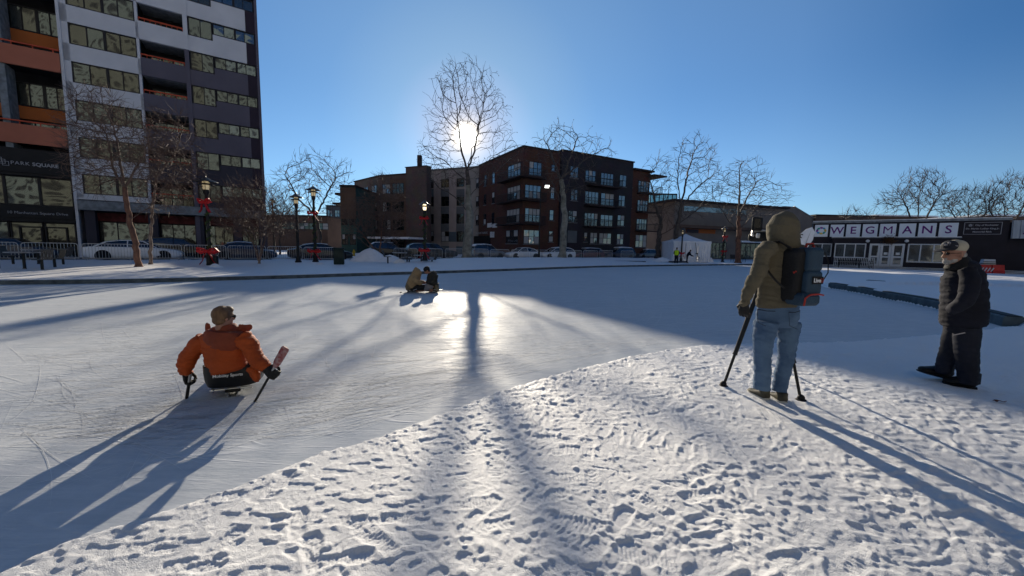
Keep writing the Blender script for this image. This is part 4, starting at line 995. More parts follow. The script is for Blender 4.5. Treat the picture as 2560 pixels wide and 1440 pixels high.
# --- lantern posts with garlands and bows
def lantern_post(label, base, H, hat=.62, lit=False, group='black park lanterns round the rink', gap=True):
    t = thing('lantern_post', label, 'street lamp', tuple(base), 0, group)
    b = MB(); b.lathe([(.20, 0), (.22, .06), (.16, .14), (.13, .4), (.095, .5), (.085, H*.55), (.075, H-1.05), (.10, H-1.0), (.10, H-.95)], n=14); b.build('pole', 'iron_black', t, 40)
    k = hat/.62
    b = MB(); b.lathe([(.02, H+.06), (.035, H+.02), (.05, H-.02), (.30*k, H-.16), (.60*k, H-.27), (.62*k, H-.30), (.58*k, H-.30), (.22*k, H-.2), (.02, H-.16)], n=18); b.build('hat', 'iron_lit', t, 40)
    b = MB(); b.lathe([(.40*k, H-.42), (.46*k, H-.47), (.41*k, H-.48), (.2*k, H-.40), (.19*k, H-.36), (.3*k, H-.38)], n=18); b.build('louvre', 'iron_lit', t, 40)
    b = MB(); b.lathe([(.06, H-.2), (.19*k, H-.3), (.20*k, H-.55), (.155*k, H-.72), (.06, H-.75)], n=14); b.build('lamp_glass', 'lamp_lit' if lit else 'lamp_glass', t, 40)
    b = MB(); b.lathe([(.11, H-.96), (.17*k, H-.86), (.175*k, H-.72), (.12, H-.70)], n=14)
    for a in range(6): b.tube([(.2*k*math.cos(a*1.047), .2*k*math.sin(a*1.047), H-.74), (.215*k*math.cos(a*1.047), .215*k*math.sin(a*1.047), H-.5), (.2*k*math.cos(a*1.047), .2*k*math.sin(a*1.047), H-.28)], .012, 4)
    b.build('cage', 'iron_black', t, 40); return t
def bow(label, p, s, facing=0., group='red ribbon bows on the lanterns'):
    t = thing('ribbon_bow', label, 'bow', tuple(p), facing, group)
    rs = random.Random(int(p[0]*100)); b = MB()
    for sd in (-1, 1):
        b.tube([(0, 0, 0), (sd*.16*s, -.05*s, .10*s), (sd*.33*s, -.04*s, .13*s), (sd*.38*s, -.01, .02*s), (sd*.26*s, -.07*s, -.05*s), (0, -.03*s, -.01)], [(.03*s, .05*s), (.04*s, .10*s), (.05*s, .13*s), (.05*s, .12*s), (.04*s, .09*s), (.03*s, .04*s)], 8)
    b.ell((0, -.05*s, 0), (.075*s, .06*s, .075*s), 10, 6); b.build('loops', 'ribbon_red', t, 60)
    for sd in (-1, 1):
        b = MB(); q = rs.uniform(.1, .3)
        b.tube([(0, -.04*s, -.02*s), (sd*(.10+q*.3)*s, -.07*s, -.2*s), (sd*(.14+q*.5)*s, -.03*s, -.42*s), (sd*(.2+q)*s, -.06*s, -.6*s)], [(.01, .05*s), (.012, .075*s), (.012, .08*s), (.01, .085*s)], 6); b.build('tail', 'ribbon_red', t, 60)
    return t
def garland(label, base, z0, z1, r, turns, group='green garlands wound round the lanterns'):
    b = MB(); rs = random.Random(int(base[0]*10)); n = int(turns*18); pr = None
    pts = [Vector((r*math.cos(i*2*math.pi/18), r*math.sin(i*2*math.pi/18), z0+(z1-z0)*i/n)) for i in range(n+1)]
    b.tube(pts, .035, 5)
    for p in pts:
        for _ in range(4):
            v = Vector((rs.gauss(0, 1), rs.gauss(0, 1), rs.gauss(0, 1))).normalized(); w_ = v.orthogonal().normalized()*.02; b.add([p+w_, p+v*rs.uniform(.06, .13), p-w_], [(0, 1, 2)])
    o = b.build('garland', 'garland_green', None, 60, loc=tuple(base)); tag(o, label, 'garland', group); return o
lp = {}
def post_at(key, px, pybase, pytop, label, hat, lit=False, Y=None):
    b = on(px, pybase) if Y is None else at(px, 640, Y)
    if Y is not None: b.z = zs(b.x, b.y)
    H = at(px, pytop, b.y).z-b.z; lp[key] = (b, H); return lantern_post(label, b, H, hat, lit)
post_at('a', 527, 663, 442, 'nearest black lantern with a big red bow, against the tower', .58)
post_at('b', 746, 656, 483, 'plain black lantern without bows left of the garlanded one', .44)
post_at('c', 789, 655, 465, 'black garlanded lantern with two bows against the sky', .50)
post_at('d', 1062, 652, 501, 'lit black lantern standing before the pale stucco block', .40, True)
post_at('e', 1806, 655, 566, 'black lantern with red bows just right of the white tent', .36)
post_at('f', 687, 640, 496, 'small far lantern seen over the low garage roof', .34, False, 46)
post_at('g', 1702, 655, 570, 'dark lantern pole with a wreath before the white tent', .3)
def lz(key, py): b, H = lp[key]; return at(0, 0, 1) if 0 else Vector((b.x, b.y, plane_local(Vector((b.x, b.y, 0)), Vector((1, 0, 0)), Vector((0, -1, 0)), pix((b.x, b.y, 1))[0], py)[1]))
for key, py, s_, lab in (('a', 505, 1., 'crumpled red bow high on the nearest lantern'), ('a', 628, 1.25, 'big red bow at the foot of the nearest lantern'), ('c', 533, .9, 'red bow high on the garlanded lantern against the sky'), ('c', 628, 1.05, 'red bow low on the garlanded lantern by the green bin'), ('d', 546, .8, 'red bow halfway up the lit lantern by the picnic tables'), ('d', 626, .95, 'dull red bow low on the lit lantern by the picnic tables'), ('e', 592, .95, 'red bow high on the lantern right of the tent'), ('e', 628, .9, 'pink and red bow low on the lantern right of the tent'), ('f', 510, .6, 'tiny red bow on the small far lantern'), ('g', 633, .8, 'red and dark wreath bow on the pole before the tent')):
    p = lz(key, py)+Vector((0, -.16, 0)); bow(lab, p, s_, random.uniform(-.3, .3))
for key, z0, z1, tn_, lab in (('a', .7, 3.0, 5, 'green garland round the nearest lantern'), ('c', .7, 3.9, 6, 'green garland round the lantern against the sky'), ('d', .5, 3.4, 6, 'green garland round the lit lantern by the picnic tables'), ('e', .5, 2.6, 5, 'green garland round the lantern right of the tent')):
    garland(lab, lp[key][0], z0, z1, .11, tn_)
# litter bin trio at the foot of the nearest lantern
p = on(538, 663)
for dx, h, lab in ((-.22, .62, 'black post bin left of the big red bow'), (.16, .55, 'black post bin right of the big red bow')):
    t = thing('litter_bin', lab, 'bin', (p.x+dx-.1, p.y-.02, p.z-.03), 0, 'black post bins'); b = MB(); b.lathe([(.12, 0), (.13, .05), (.13, h-.05), (.10, h)], n=12); b.build('bin_body', 'iron_black', t, 40)
    b = MB(); b.lathe([(.02, h+.08), (.1, h+.05), (.13, h+.005), (.11, h)], n=12); b.build('bin_lid', 'iron_lit', t, 40)
p = on(848, 661); t = thing('litter_bin', 'square dark green litter bin at the end of the barriers', 'bin', tuple(p), .35)
b = MB(); b.bevel_box((0, 0, .5), (.62, .55, 1.0), .04); b.build('bin_body', 'bin_green', t, 40); b = MB(); b.bevel_box((0, 0, 1.05), (.66, .6, .1), .03); b.build('bin_lid', 'bin_green', t, 40)
p = on(885, 640); t = thing('fire_hydrant', 'yellow fire hydrant beside the snow heap', 'hydrant', tuple(p))
b = MB(); b.lathe([(.17, 0), (.17, .05), (.11, .07), (.11, .5), (.14, .52), (.14, .56), (.11, .58), (.09, .68), (.03, .73), (.03, .78), (.0, .79)], n=14); b.build('barrel', 'hydrant_yellow', t, 40)
for sd in (-1, 1): b = MB(); b.cyl((sd*.1, 0, .42), (sd*.2, 0, .42), .06, n=10); b.build('nozzle', 'hydrant_yellow', t, 40)
b = MB(); b.cyl((0, -.1, .36), (0, -.19, .36), .075, n=10); b.build('nozzle', 'hydrant_yellow', t, 40)

# --- picnic tables and fixed seats
def picnic_table(label, p, rz, posts=(0,)):
    t = thing('picnic_table', label, 'table', tuple(p), rz, 'black round picnic tables')
    b = MB(); b.lathe([(.0, .70), (.50, .70), (.55, .71), (.55, .742), (.50, .75), (0, .75)], n=24); b.build('table_top', 'table_sunlit', t, 40)
    b = MB(); b.lathe([(.09, -.05), (.07, 0), (.05, .05), (.05, .66), (.2, .70)], n=12); b.build('post', 'iron_black', t, 40)
    return t
def fixed_seat(label, p, rz):
    t = thing('fixed_seat', label, 'seat', tuple(p), rz, 'black slatted seats round the picnic tables')
    b = MB(); b.cyl((0, 0, -.05), (0, 0, .42), .05, n=10); b.build('post', 'iron_black', t, 40)
    b = MB()
    for i in range(7): b.bb(-.20+.0, .20, -.2+i*.062, -.2+i*.062+.05, .42, .45)
    b.bb(-.205, -.19, -.2, .24, .41, .424); b.bb(.19, .205, -.2, .24, .41, .424); b.build('seat', 'iron_lit', t)
    b = MB()
    for i in range(7):
        x = -.19+i*.06; b.tube([(x, .22, .43), (x, .27, .55), (x, .33, .78), (x, .36, .86)], .021, 5)
    b.tube([(-.22, .36, .87), (.22, .36, .87)], .028, 6); b.build('backrest', 'iron_lit', t, 40); return t
def set_at(px, py, name, angs, rad=.86):
    p = on(px, py); picnic_table('round black picnic table '+name[0], p, 0)
    for a, lab in zip(angs, name[1]):
        q = p+Vector((math.cos(R(a)), math.sin(R(a)), 0))*rad; q.z = p.z; fixed_seat(lab, q, R(a)-math.pi/2)
set_at(62, 672, ('at the left edge of the picture', ['slatted seat right of the left picnic table', 'slatted seat behind the left picnic table', 'slatted seat cut by the left picture edge']), (-8, 75, 190), .95)
set_at(97, 660, ('half hidden behind the left one', ['slatted seat by the white car bumper', 'slatted seat between the two left tables']), (20, 200), .95)
set_at(1053, 663, ('beside the lit lantern', ['slatted seat right of the middle picnic tables', 'slatted seat at the front of the middle picnic tables', 'slatted seat behind the lit lantern table']), (-12, 200, 80))
set_at(1000, 657, ('behind and left of the lantern one', ['slatted seat at the left of the middle picnic tables', 'slatted seat behind the left middle table']), (185, 70))
# --- floodlight poles
for px, pyb, pyt, lab, w_ in ((1347, 648, 470, 'slim flood light pole before the red brick corner', 1362), (1566, 645, 497, 'flood light pole before the red end wall', 1583)):
    p = on(px, pyb); H = at(px, pyt, p.y).z-p.z; t = thing('floodlight_pole', lab, 'street lamp', tuple(p), 0, 'poles with lit flood lights')
    b = MB(); b.lathe([(.3, 0), (.3, .06), (.16, .12), (.12, .8), (.075, 1), (.06, H)], n=12); b.build('pole', 'iron_black', t, 40)
    dx = (w_-px)/960*p.y; b = MB(); b.tube([(0, 0, H-.1), (dx*.7, -.1, H+.1)], .03, 6); b.build('arm', 'iron_black', t, 40)
    b = MB(); b.box((dx, -.15, H+.2), (.52, .16, .36), rot=(.5, 0, .15)); b.build('lamp_head', 'iron_lit', t); b = MB(); b.box((dx, -.27, H+.14), (.46, .03, .3), rot=(.5, 0, .15)); b.build('lamp_lens', 'flood_lit', t)
# cobra-head street lamp with parking signs
p = on(226, 640); t = thing('street_lamp', 'tall grey street lamp curving over the entrance sign', 'street lamp', tuple(p))
loc = lambda px, py: at(px, py, p.y)-p
b = MB(); b.tube([(0, 0, 0), loc(219, 540), loc(207, 430), loc(198, 350), loc(188, 305), loc(176, 276), loc(164, 266)], [.11, .10, .085, .075, .06, .05, .045], 10); b.build('pole', 'stucco_slate', t, 50)
b = MB(); b.ell(loc(161, 267), (.28, .12, .07), 10, 6); b.build('lamp_head', 'concrete', t, 50)
s1 = thing('parking_sign', 'white parking sign with a blue square on the grey street lamp', 'sign', tuple(at(223, 550, p.y-.14)), .3)
b = MB(); b.box((0, 0, .34), (.36, .02, .5)); b.build('upper_plate', 'paper_white', s1); b = MB(); b.box((0, 0, -.22), (.36, .02, .56)); b.build('lower_plate', 'paper_white', s1); b = MB(); b.box((.02, -.014, -.3), (.16, .006, .16)); b.build('blue_square', 'sign_blue', s1)
b = MB()
for k in range(5): b.box((0, -.013, .52-k*.08), (.26, .004, .03))
b.build('text_lines', 'maroon', s1)
# garden spots with snow caps, stone slabs showing through the snow
for px, py, lab in ((1208, 645, 'snow capped garden spot right of the tallest tree'), (1430, 646, 'snow capped garden spot right of the plane tree'), (1537, 647, 'snow capped garden spot left of the right flood light pole'), (1472, 646, 'small dark garden spot midway along the far bank')):
    p = on(px, py); t = thing('garden_spot', lab, 'light', tuple(p), 0, 'garden spots poking out of the far bank'); s_ = p.y/40
    b = MB(); b.cyl((0, 0, -.05), (0, 0, .15*s_), .03*s_); b.tube([(-.12*s_, 0, .2*s_), (.12*s_, -.08*s_, .3*s_)], [.11*s_, .14*s_], 10); b.build('lamp_body', 'stone_dark', t, 40)
    b = MB(); b.ell((0, 0, .38*s_), (.2*s_, .14*s_, .09*s_), 10, 6); b.build('snow_cap', 'snow_cap', t, 60)
for px0, px1, py, lab in ((1275, 1332, 658, 'dark stone slab showing through the far bank left of the pole'), (1406, 1520, 657.5, 'longest dark stone slab in the far bank before the brick house'), (1532, 1612, 656.5, 'dark stone slab in the far bank before the red end wall'), (1642, 1668, 655.5, 'short dark stone slab left of the man in the yellow vest'), (1676, 1712, 656.5, 'dark stone slab behind the man in the yellow vest')):
    a, c = on(px0, py), on(px1, py); ln = (c-a).length; t = (a+c)/2
    b = MB(); b.bevel_box((0, 0, .06), (ln, .5, .34), .03); o = b.build('stone_slab', 'stone_dark', None, 40, loc=(t.x, t.y, t.z-.04), rot=(0, 0, math.atan2(c.y-a.y, c.x-a.x))); tag(o, lab, 'stone slab', 'stone slabs in the far bank')
# --- white pop-up tent
p = on(1728, 655); Yt = p.y; sc_t = Yt/960.; t = thing('pop_up_tent', 'white peaked pop up tent at the far rink edge', 'tent', tuple(p), -.06)
W = 46*sc_t; He = at(1728, 603, Yt).z-p.z; Hp = at(1728, 583, Yt).z-p.z; D_ = W
b = MB(); rings = []
for f in np.linspace(0, 1, 9):
    r_ = W*(1-f)**1.0; z = He+(Hp-He)*(f**1.5); rings.append([Vector((sx*r_+.0, D_+sy*r_, z)) for sx, sy in ((-1, -1), (0, -1), (1, -1), (1, 0), (1, 1), (0, 1), (-1, 1), (-1, 0))])
rings[-1] = [Vector((0.05*math.cos(a), D_+.05*math.sin(a), Hp)) for a in np.linspace(-2.35, 3.14, 8)]
b.loft([[v-Vector((0, 0, .28)) for v in rings[0]]]+rings); b.build('canopy', 'tent_white', t, 60)
def drape(x0, y0, x1, y1, n=26):
    b = MB(); rr2 = []
    for k in range(7):
        z = (He-.05)*k/6; row = []
        for i in range(n+1):
            f = i/n; off = .05*math.sin(f*31)*(1-k/7)+.03*math.sin(f*67+k)
            dx, dy = x1-x0, y1-y0; L_ = math.hypot(dx, dy); row.append(Vector((x0+dx*f+dy/L_*off, y0+dy*f-dx/L_*off, z)))
        rr2.append(row)
    b.loft(rr2, caps=False, closed=False); return b
for q in (((-W*.98, .02), (-W*.35, .02)), ((-W*.33, .0), (W*.3, .0)), ((W*.32, .02), (W*.98, .02)), ((-W*.98, .02), (-W*.98, 2*D_)), ((W*.98, .02), (W*.98, 2*D_))):
    drape(*q[0], *q[1]).build('side_wall', 'tent_white', t, 60)
p2 = on(1744, 650); q = thing('measuring_wheel', 'dark measuring wheel leaning on the white tent', 'measuring wheel', (p2.x, Yt-.35, p2.z))
lo = lambda px, py: at(px, py, Yt-.35)-q.location
b = MB(); b.tube([lo(1738, 606), lo(1742, 632), lo(1745, 645)], .03, 6); b.build('handle', 'iron_black', q, 40)
b = MB(); c = lo(1744.5, 645.5); b.tube([c+Vector((.19*math.cos(a), 0, .19*math.sin(a))) for a in np.linspace(0, 6.283, 17)], .028, 6); b.build('wheel', 'iron_black', q, 40)
b = MB(); b.box(lo(1742, 634), (.25, .08, .12)); b.build('counter', 'iron_black', q)
# bench, hedge and boards right of the tent
p = on(1845, 655); t = thing('park_bench', 'black slatted park bench right of the white tent', 'bench', tuple(p), .12); wb = 36*p.y/960
b = MB()
for i in range(5): b.bb(-wb/2, wb/2, -.22+i*.1, -.22+i*.1+.07, .42, .46)
b.build('seat', 'iron_black', t); b = MB()
for i in range(4): b.bb(-wb/2, wb/2, .26+i*.02, .29+i*.02, .52+i*.12, .61+i*.12)
b.build('backrest', 'iron_black', t)
for x in (-wb/2+.1, 0, wb/2-.1):
    b = MB(); b.tube([(x, -.22, -.04), (x, -.2, .42), (x, .24, .42), (x, .34, 1.0)], .03, 6).tube([(x, .22, -.04), (x, .24, .42)], .03, 6); b.build('leg', 'iron_black', t, 40)
p = on(1870, 645); b = MB(); rs_ = random.Random(4); wh = 62*(p.y+4)/960
for i in range(2600):
    x, y, z = rs_.uniform(-wh/2, wh/2), rs_.uniform(-.6, .6), rs_.uniform(0, .95); v = Vector((rs_.gauss(0, .4), rs_.gauss(0, .4), 1)).normalized(); o_ = Vector((x, y, z)); w_ = v.orthogonal().normalized()*.02; b.add([o_-w_, o_+w_, o_+v*.3], [(0, 1, 2)])
o = b.build('hedge', 'hedge_rust', None, loc=(p.x+.6, p.y+4, p.z)); tag(o, 'low rust brown leafless hedge behind the park bench', 'hedge')
# --- rink rim on the right: teal kerb with worn black top, and a loose piece behind it
def seg_line(ps): return dense([Vector(p_) for p_ in ps], .5)
rim = seg_line(RIM); b = MB(); rg = []
def sweep(line, prof, mats_, name, label, wob=0.):
    b = MB(); rings = []; n = len(line)
    for i, p_ in enumerate(line):
        t_ = (line[min(i+1, n-1)]-line[max(i-1, 0)]).normalized(); nn = Vector((-t_.y, t_.x)); rings.append([Vector((p_.x+nn.x*o_, p_.y+nn.y*o_, z)) for o_, z in prof])
    b.loft(rings); return b
t = thing('rink_rim', 'curved teal rink rim with a worn black top on the right', 'rink rim', (0, 0, 0))
sweep(rim, [(.0, -.03), (.0, .21), (.04, .24), (.30, .24), (.34, .21), (.34, -.03)], 0, '', '').build('rim_body', 'rim_teal', t, 40)
for a, c in ((0, 2), (3, 5), (6, 11), (13, 22), (24, len(rim)-3), (len(rim)-3, len(rim)-1)):
    if c-a >= 1 and c < len(rim): sweep(rim[a:c+1], [(.05, .235), (.05, .258), (.28, .258), (.28, .235)], 0, '', '').build('rubber_top', 'rim_black', t, 40)
for a, c in ((2, 3), (5, 6), (11, 13), (22, 24)):
    if c < len(rim): sweep(rim[a:c+1], [(.03, .235), (.06, .275), (.27, .28), (.31, .235)], 0, '', '').build('snow_cover', 'snow_cap', t, 60)
l2 = seg_line([on(2165, 701).xy, on(2230, 704).xy, on(2300, 709).xy, on(2350, 711).xy]); o = thing('kerb_piece', 'thin dark kerb piece half buried in snow behind the teal rim', 'kerb piece', (0, 0, 0))
sweep(l2, [(.0, 0), (.0, .2), (.3, .21), (.3, 0)], 0, '', '').build('kerb_body', 'rim_black', o)
# ------------------------------------------------------------------ parked cars
for nm, c, mt in (('paint_white', (.80, .81, .83), .0), ('paint_navy', (.035, .045, .075), .2), ('paint_black', (.018, .019, .022), .2), ('paint_dark_red', (.10, .025, .03), .2), ('paint_grey', (.12, .125, .14), .3), ('paint_dark_blue', (.02, .03, .06), .2)):
    mat(nm, c, .28, .05, 1.2, metal=mt, coat=.6)
glass_mat('car_glass', (.006, .007, .008), .07, .03, 2., rcol=(.8, .9, 1.))
mat('tyre', (.015, .015, .016), .85, .2, 10)
mat('rim_metal', (.42, .42, .43), .35, .1, 6, metal=.7)
mat('lens_red', (.30, .01, .015), .25, .1, 4)
mat('lens_clear', (.65, .66, .68), .15, .05, 4)
mat('salt_dirt', (.25, .24, .23), .9, .2, 5)
KINDS_ = {'saloon': dict(low=[(-.5, .42, .86, .72), (-.485, .30, .96, .83), (-.42, .24, 1.0, .89), (-.2, .21, .99, .91), (.1, .21, .97, .91), (.25, .22, .94, .90), (.42, .25, .82, .85), (.48, .30, .72, .76), (.5, .42, .62, .64)], cab=[(-.40, 1.0), (-.27, 1.34), (-.14, 1.45), (.0, 1.46), (.1, 1.40), (.25, .95)], roof=(1, 4)),
          'suv': dict(low=[(-.5, .45, 1.0, .78), (-.49, .34, 1.08, .88), (-.4, .28, 1.1, .93), (0, .26, 1.09, .94), (.22, .27, 1.06, .93), (.42, .3, .98, .89), (.485, .36, .84, .82), (.5, .48, .7, .7)], cab=[(-.49, 1.08), (-.455, 1.5), (-.38, 1.68), (-.1, 1.73), (.08, 1.66), (.26, 1.06)], roof=(1, 4)),
          'hatch': dict(low=[(-.5, .42, .95, .74), (-.485, .3, 1.02, .85), (-.4, .25, 1.04, .89), (0, .23, 1.02, .9), (.24, .24, .98, .89), (.42, .27, .88, .85), (.485, .33, .76, .76), (.5, .45, .65, .64)], cab=[(-.48, 1.02), (-.42, 1.38), (-.32, 1.52), (-.05, 1.56), (.1, 1.49), (.28, .98)], roof=(1, 4))}
def car(label, kind, paint, L, pos, rz, group, snow=0.):
    K = KINDS_[kind]; t = thing('parked_car', label, 'car', tuple(pos), rz, group)
    def shoulder(x):
        xs_ = [s[0] for s in K['low']]; return float(np.interp(x, xs_, [s[2] for s in K['low']])), float(np.interp(x, xs_, [s[3] for s in K['low']]))
    b = MB(); rings = []
    for x, z0, z1, hw in K['low']:
        pr = [(-hw*.86, z0), (-hw*.98, z0+.1), (-hw, z0+.3*(z1-z0)), (-hw*.99, z0+.7*(z1-z0)), (-hw*.93, z1-.03), (-hw*.84, z1)]
        rings.append([Vector((x*L, y, z)) for y, z in pr]+[Vector((x*L, -y, z)) for y, z in reversed(pr)])
    b.loft(rings); b.build('body', paint, t, 45)
    b = MB(); rings = []
    zt_ = max(z for _, z in K['cab'])
    for x, z in K['cab']:
        zs_, hw = shoulder(x); wb_ = hw*.86; wt = hw*(.86-.24*(z-zs_)/max(zt_-zs_, .01)); m_ = (z+zs_)/2
        pr = [(-wb_, zs_-.04), (-(wb_+wt)/2-.01, m_), (-wt, z-.03), (-wt*.8, z)]
        rings.append([Vector((x*L, y, zz)) for y, zz in pr]+[Vector((x*L, -y, zz)) for y, zz in reversed(pr)])
    b.loft(rings); b.build('windows', 'car_glass', t, 35)
    b = MB(); r0, r1 = K['roof']; rings = []
    for x, z in K['cab'][r0:r1+1]:
        zs_, hw = shoulder(x); wt = hw*(.86-.24*(z-zs_)/max(zt_-zs_, .01))
        rings.append([Vector((x*L, y, zz)) for y, zz in ((-wt-.012, z-.055), (-wt-.01, z-.02), (-wt*.8, z+.015), (wt*.8, z+.015), (wt+.01, z-.02), (wt+.012, z-.055))])
    b.loft(rings); b.build('roof', paint, t, 45)
    for sd in (-1, 1):
        def side(i, f=0.):
            x, z = K['cab'][i]; zs_, hw = shoulder(x); wt = hw*(.86-.24*(z-zs_)/max(zt_-zs_, .01)); return Vector((x*L, sd*(wt+.008), z-.03))
        def base_(x): zs_, hw = shoulder(x); return Vector((x*L, sd*(hw*.87), zs_-.02))
        xm = -.06; zm, hm = shoulder(xm)
        for q0, q1, r_ in ((side(len(K['cab'])-2), base_(K['cab'][-1][0]-.005), .035), (side(1), base_(K['cab'][0][0]+.01), .045), (base_(xm), Vector((xm*L, sd*(hm*.62+.01), zt_-.05)), .035)): b = MB(); b.tube([q0, q1], r_, 6); b.build('pillar', paint, t, 40)
        b = MB(); zs_, hw = shoulder(.18); b.ell((.18*L, sd*(hw+.08), zs_+.06), (.07, .09, .06), 8, 6); b.build('mirror', paint, t, 60)
        x = .487; zs_, hw = shoulder(x); b = MB(); b.ell((x*L-.06, sd*hw*.78, zs_-.12), (.12, .14, .07), 8, 6); b.build('headlight', 'lens_clear', t, 60)
        x = -.49; zs_, hw = shoulder(x); b = MB(); b.ell((x*L+.03, sd*hw*.84, zs_-.12), (.08, .12, .10), 8, 6); b.build('tail_light', 'lens_red', t, 60)
        for x in (-.3, .31):
            zs_, hw = shoulder(x); Mw = Matrix.Translation((x*L, sd*(hw-.10), .33)) @ Matrix.Rotation(math.pi/2, 4, 'X')
            b = MB(); b.lathe([(.18, -.1), (.30, -.11), (.335, -.06), (.335, .06), (.30, .11), (.18, .1)], n=20, M=Mw); w_ = b.build('wheel', 'tyre', t, 40)
            b = MB(); b.lathe([(.02, .075), (.06, .1), (.2, .075), (.215, .09), (.215, -.09), (.2, -.075), (.06, -.1), (.02, -.075)], n=20, M=Mw); b.build('rim', 'rim_metal', w_, 40)
            b = MB()
            for q in range(5): a = q*1.2566; b.tube([Vector((.05*math.cos(a), .05*math.sin(a), sd*-.108)), Vector((.2*math.cos(a), .2*math.sin(a), sd*-.095))], .03, 4)
            me_ = b.v; b.v = [tuple(Mw @ Vector(v)) for v in me_]; b.build('spokes', 'tyre', w_)
            b = MB(); b.lathe([(.02, -.02), (.40, -.02), (.40, .02), (.02, .02)], n=20, M=Matrix.Translation((x*L, sd*(hw-.012), .37)) @ Matrix.Rotation(math.pi/2, 4, 'X')); b.build('wheel_arch', 'void_dark', t, 40)
    if snow:
        b = MB(); rings = []
        for x, z in K['cab'][r0:r1+1]:
            zs_, hw = shoulder(x); wt = hw*.58; rings.append([Vector((x*L, y, zz)) for y, zz in ((-wt, z+.014), (-wt*.85, z+.02+snow), (0, z+.03+snow*1.2), (wt*.85, z+.02+snow), (wt, z+.014))])
        b.loft(rings); b.build('roof_snow', 'snow_cap', t, 60)
    b = MB(); b.bb(-.502*L, -.495*L, -.2, .2, .6, .75) if kind != 'saloon' else b.bb(-.502*L, -.495*L, -.2, .2, .66, .8); b.build('number_plate', 'paper_white', t)
    return t
GC1 = 'cars parked on the street before the tower'; GC2 = 'cars parked on the street before the brick house'
for (p0, p1, kind, paint, lab, n_, sn) in ((-70, 118, 'saloon', 'paint_dark_blue', 'dark blue car at the left edge before the tower entrance', 37.6, .0), (213, 456, 'saloon', 'paint_white', 'white saloon behind the reddish birch and the barriers', 37.4, .0), (528, 692, 'saloon', 'paint_navy', 'navy car with snow streaks behind the birch clump', 37.4, .03), (718, 878, 'saloon', 'paint_black', 'black car behind the lamp posts and the green bin', 37.4, .02), (395, 500, 'suv', 'paint_black', 'dark car in the gloom behind the white saloon', 40.2, 0)):
    t0, _ = plane_local(TN*n_, TT, TN, p0, 620); t1, _ = plane_local(TN*n_, TT, TN, p1, 620); c = TT*((t0+t1)/2)+TN*n_
    c.z = .10; car(lab, kind, paint, max(t1-t0, 4.2), c, rot, GC1, sn)
for (p0, p1, kind, paint, lab, off, sn, flip) in ((1012, 1142, 'suv', 'paint_black', 'large black van behind the lit lantern', -1.2, .0, 0), (1178, 1256, 'suv', 'paint_grey', 'dark estate car just right of the tallest tree', 0, .05, 0), (1266, 1346, 'saloon', 'paint_white', 'small white saloon between the tallest tree and the light pole', 0, .0, 1), (1349, 1431, 'hatch', 'paint_white', 'white hatchback behind the plane tree', 0, .04, 1), (1429, 1503, 'hatch', 'paint_dark_red', 'dark red car right of the plane tree', 0, .05, 1), (1506, 1584, 'suv', 'paint_navy', 'estate car with a thick snow cover before the red end wall', 0, .10, 1), (935, 1008, 'suv', 'paint_black', 'dark car parked beyond the snow heap by the hydrant', 2., .02, 0), (1590, 1640, 'hatch', 'paint_grey', 'grey car half behind the dark tree trunk', 4, .06, 1)):
    o_ = CL0+nCar*off; t0, _ = plane_local(o_, dCar, nCar, p0, 625); t1, _ = plane_local(o_, dCar, nCar, p1, 625); c = o_+dCar*((t0+t1)/2); c.z = .13
    car(lab, kind, paint, min(max(t1-t0, 4.0), 5.4), c, math.atan2(dCar.y, dCar.x)+(math.pi if flip else 0), GC2, sn)
p = on(1668, 640); car('snow covered car left of the white tent', 'hatch', 'paint_white', 4.2, (p.x, 56, .15), 1.2, GC2, .12)
# road sheets and snow heaps
for nm, o_, d_, n__, lo, hi in (('road', TN*38.2, TT, TN, -30, 14), ('side_road', CL0+nCar*.2, dCar, nCar, -22, 26)):
    b = MB(); a, c = o_+d_*lo, o_+d_*hi; b.quad(*[Vector((v.x, v.y, .232)) for v in (a-n__*2.6, c-n__*2.6, c+n__*2.6, a+n__*2.6)]); o = b.build(nm, 'asphalt', None, fixn=False); o.location.z = 0; tag(o, kind='structure')
def heap(label, px, py, w_, h_, seed, Y=None):
    p = on(px, py) if Y is None else at(px, py, Y)
    if Y: p.z = .15
    b = MB(); rings = []
    for i in range(9):
        f = i/8; rr_ = w_*(1-f)**.7+.02; ring = []
        for k in range(24):
            a = k*2*math.pi/24; q = 1+.35*float(fbm(np.array([math.cos(a)*1.3+seed]), np.array([math.sin(a)*1.3+f*1.2]), 3, seed)[0]); ring.append(Vector((math.cos(a)*rr_*q, math.sin(a)*rr_*.7*q, -.1+h_*f**.9*(1+.3*math.sin(a*2+seed)*f*(1-f)))))
        rings.append(ring)
    b.loft(rings); o = b.build('snow_heap', 'snow_cap', None, 70, loc=tuple(p)); tag(o, label, 'snow heap', 'ploughed snow heaps')
heap('ploughed snow heap right of the yellow hydrant', 925, 642, 1.7, 1.25, 3, 31); heap('low ploughed snow heap left of the picnic tables', 975, 642, 1.5, .75, 5, 31)
heap('pointed snow heap at the foot of the leaning birch clump', 1000, 657, .5, .42, 7); heap('small pointed snow heap below the nearest lantern', 538, 668, .45, .3, 9); heap('small snow heap below the garlanded lantern', 800, 661, .5, .25, 11); heap('snow heap beside the white tent', 1776, 655, .5, .7, 13); heap('low snow heap left of the white tent', 1655, 652, 1.2, .5, 15)

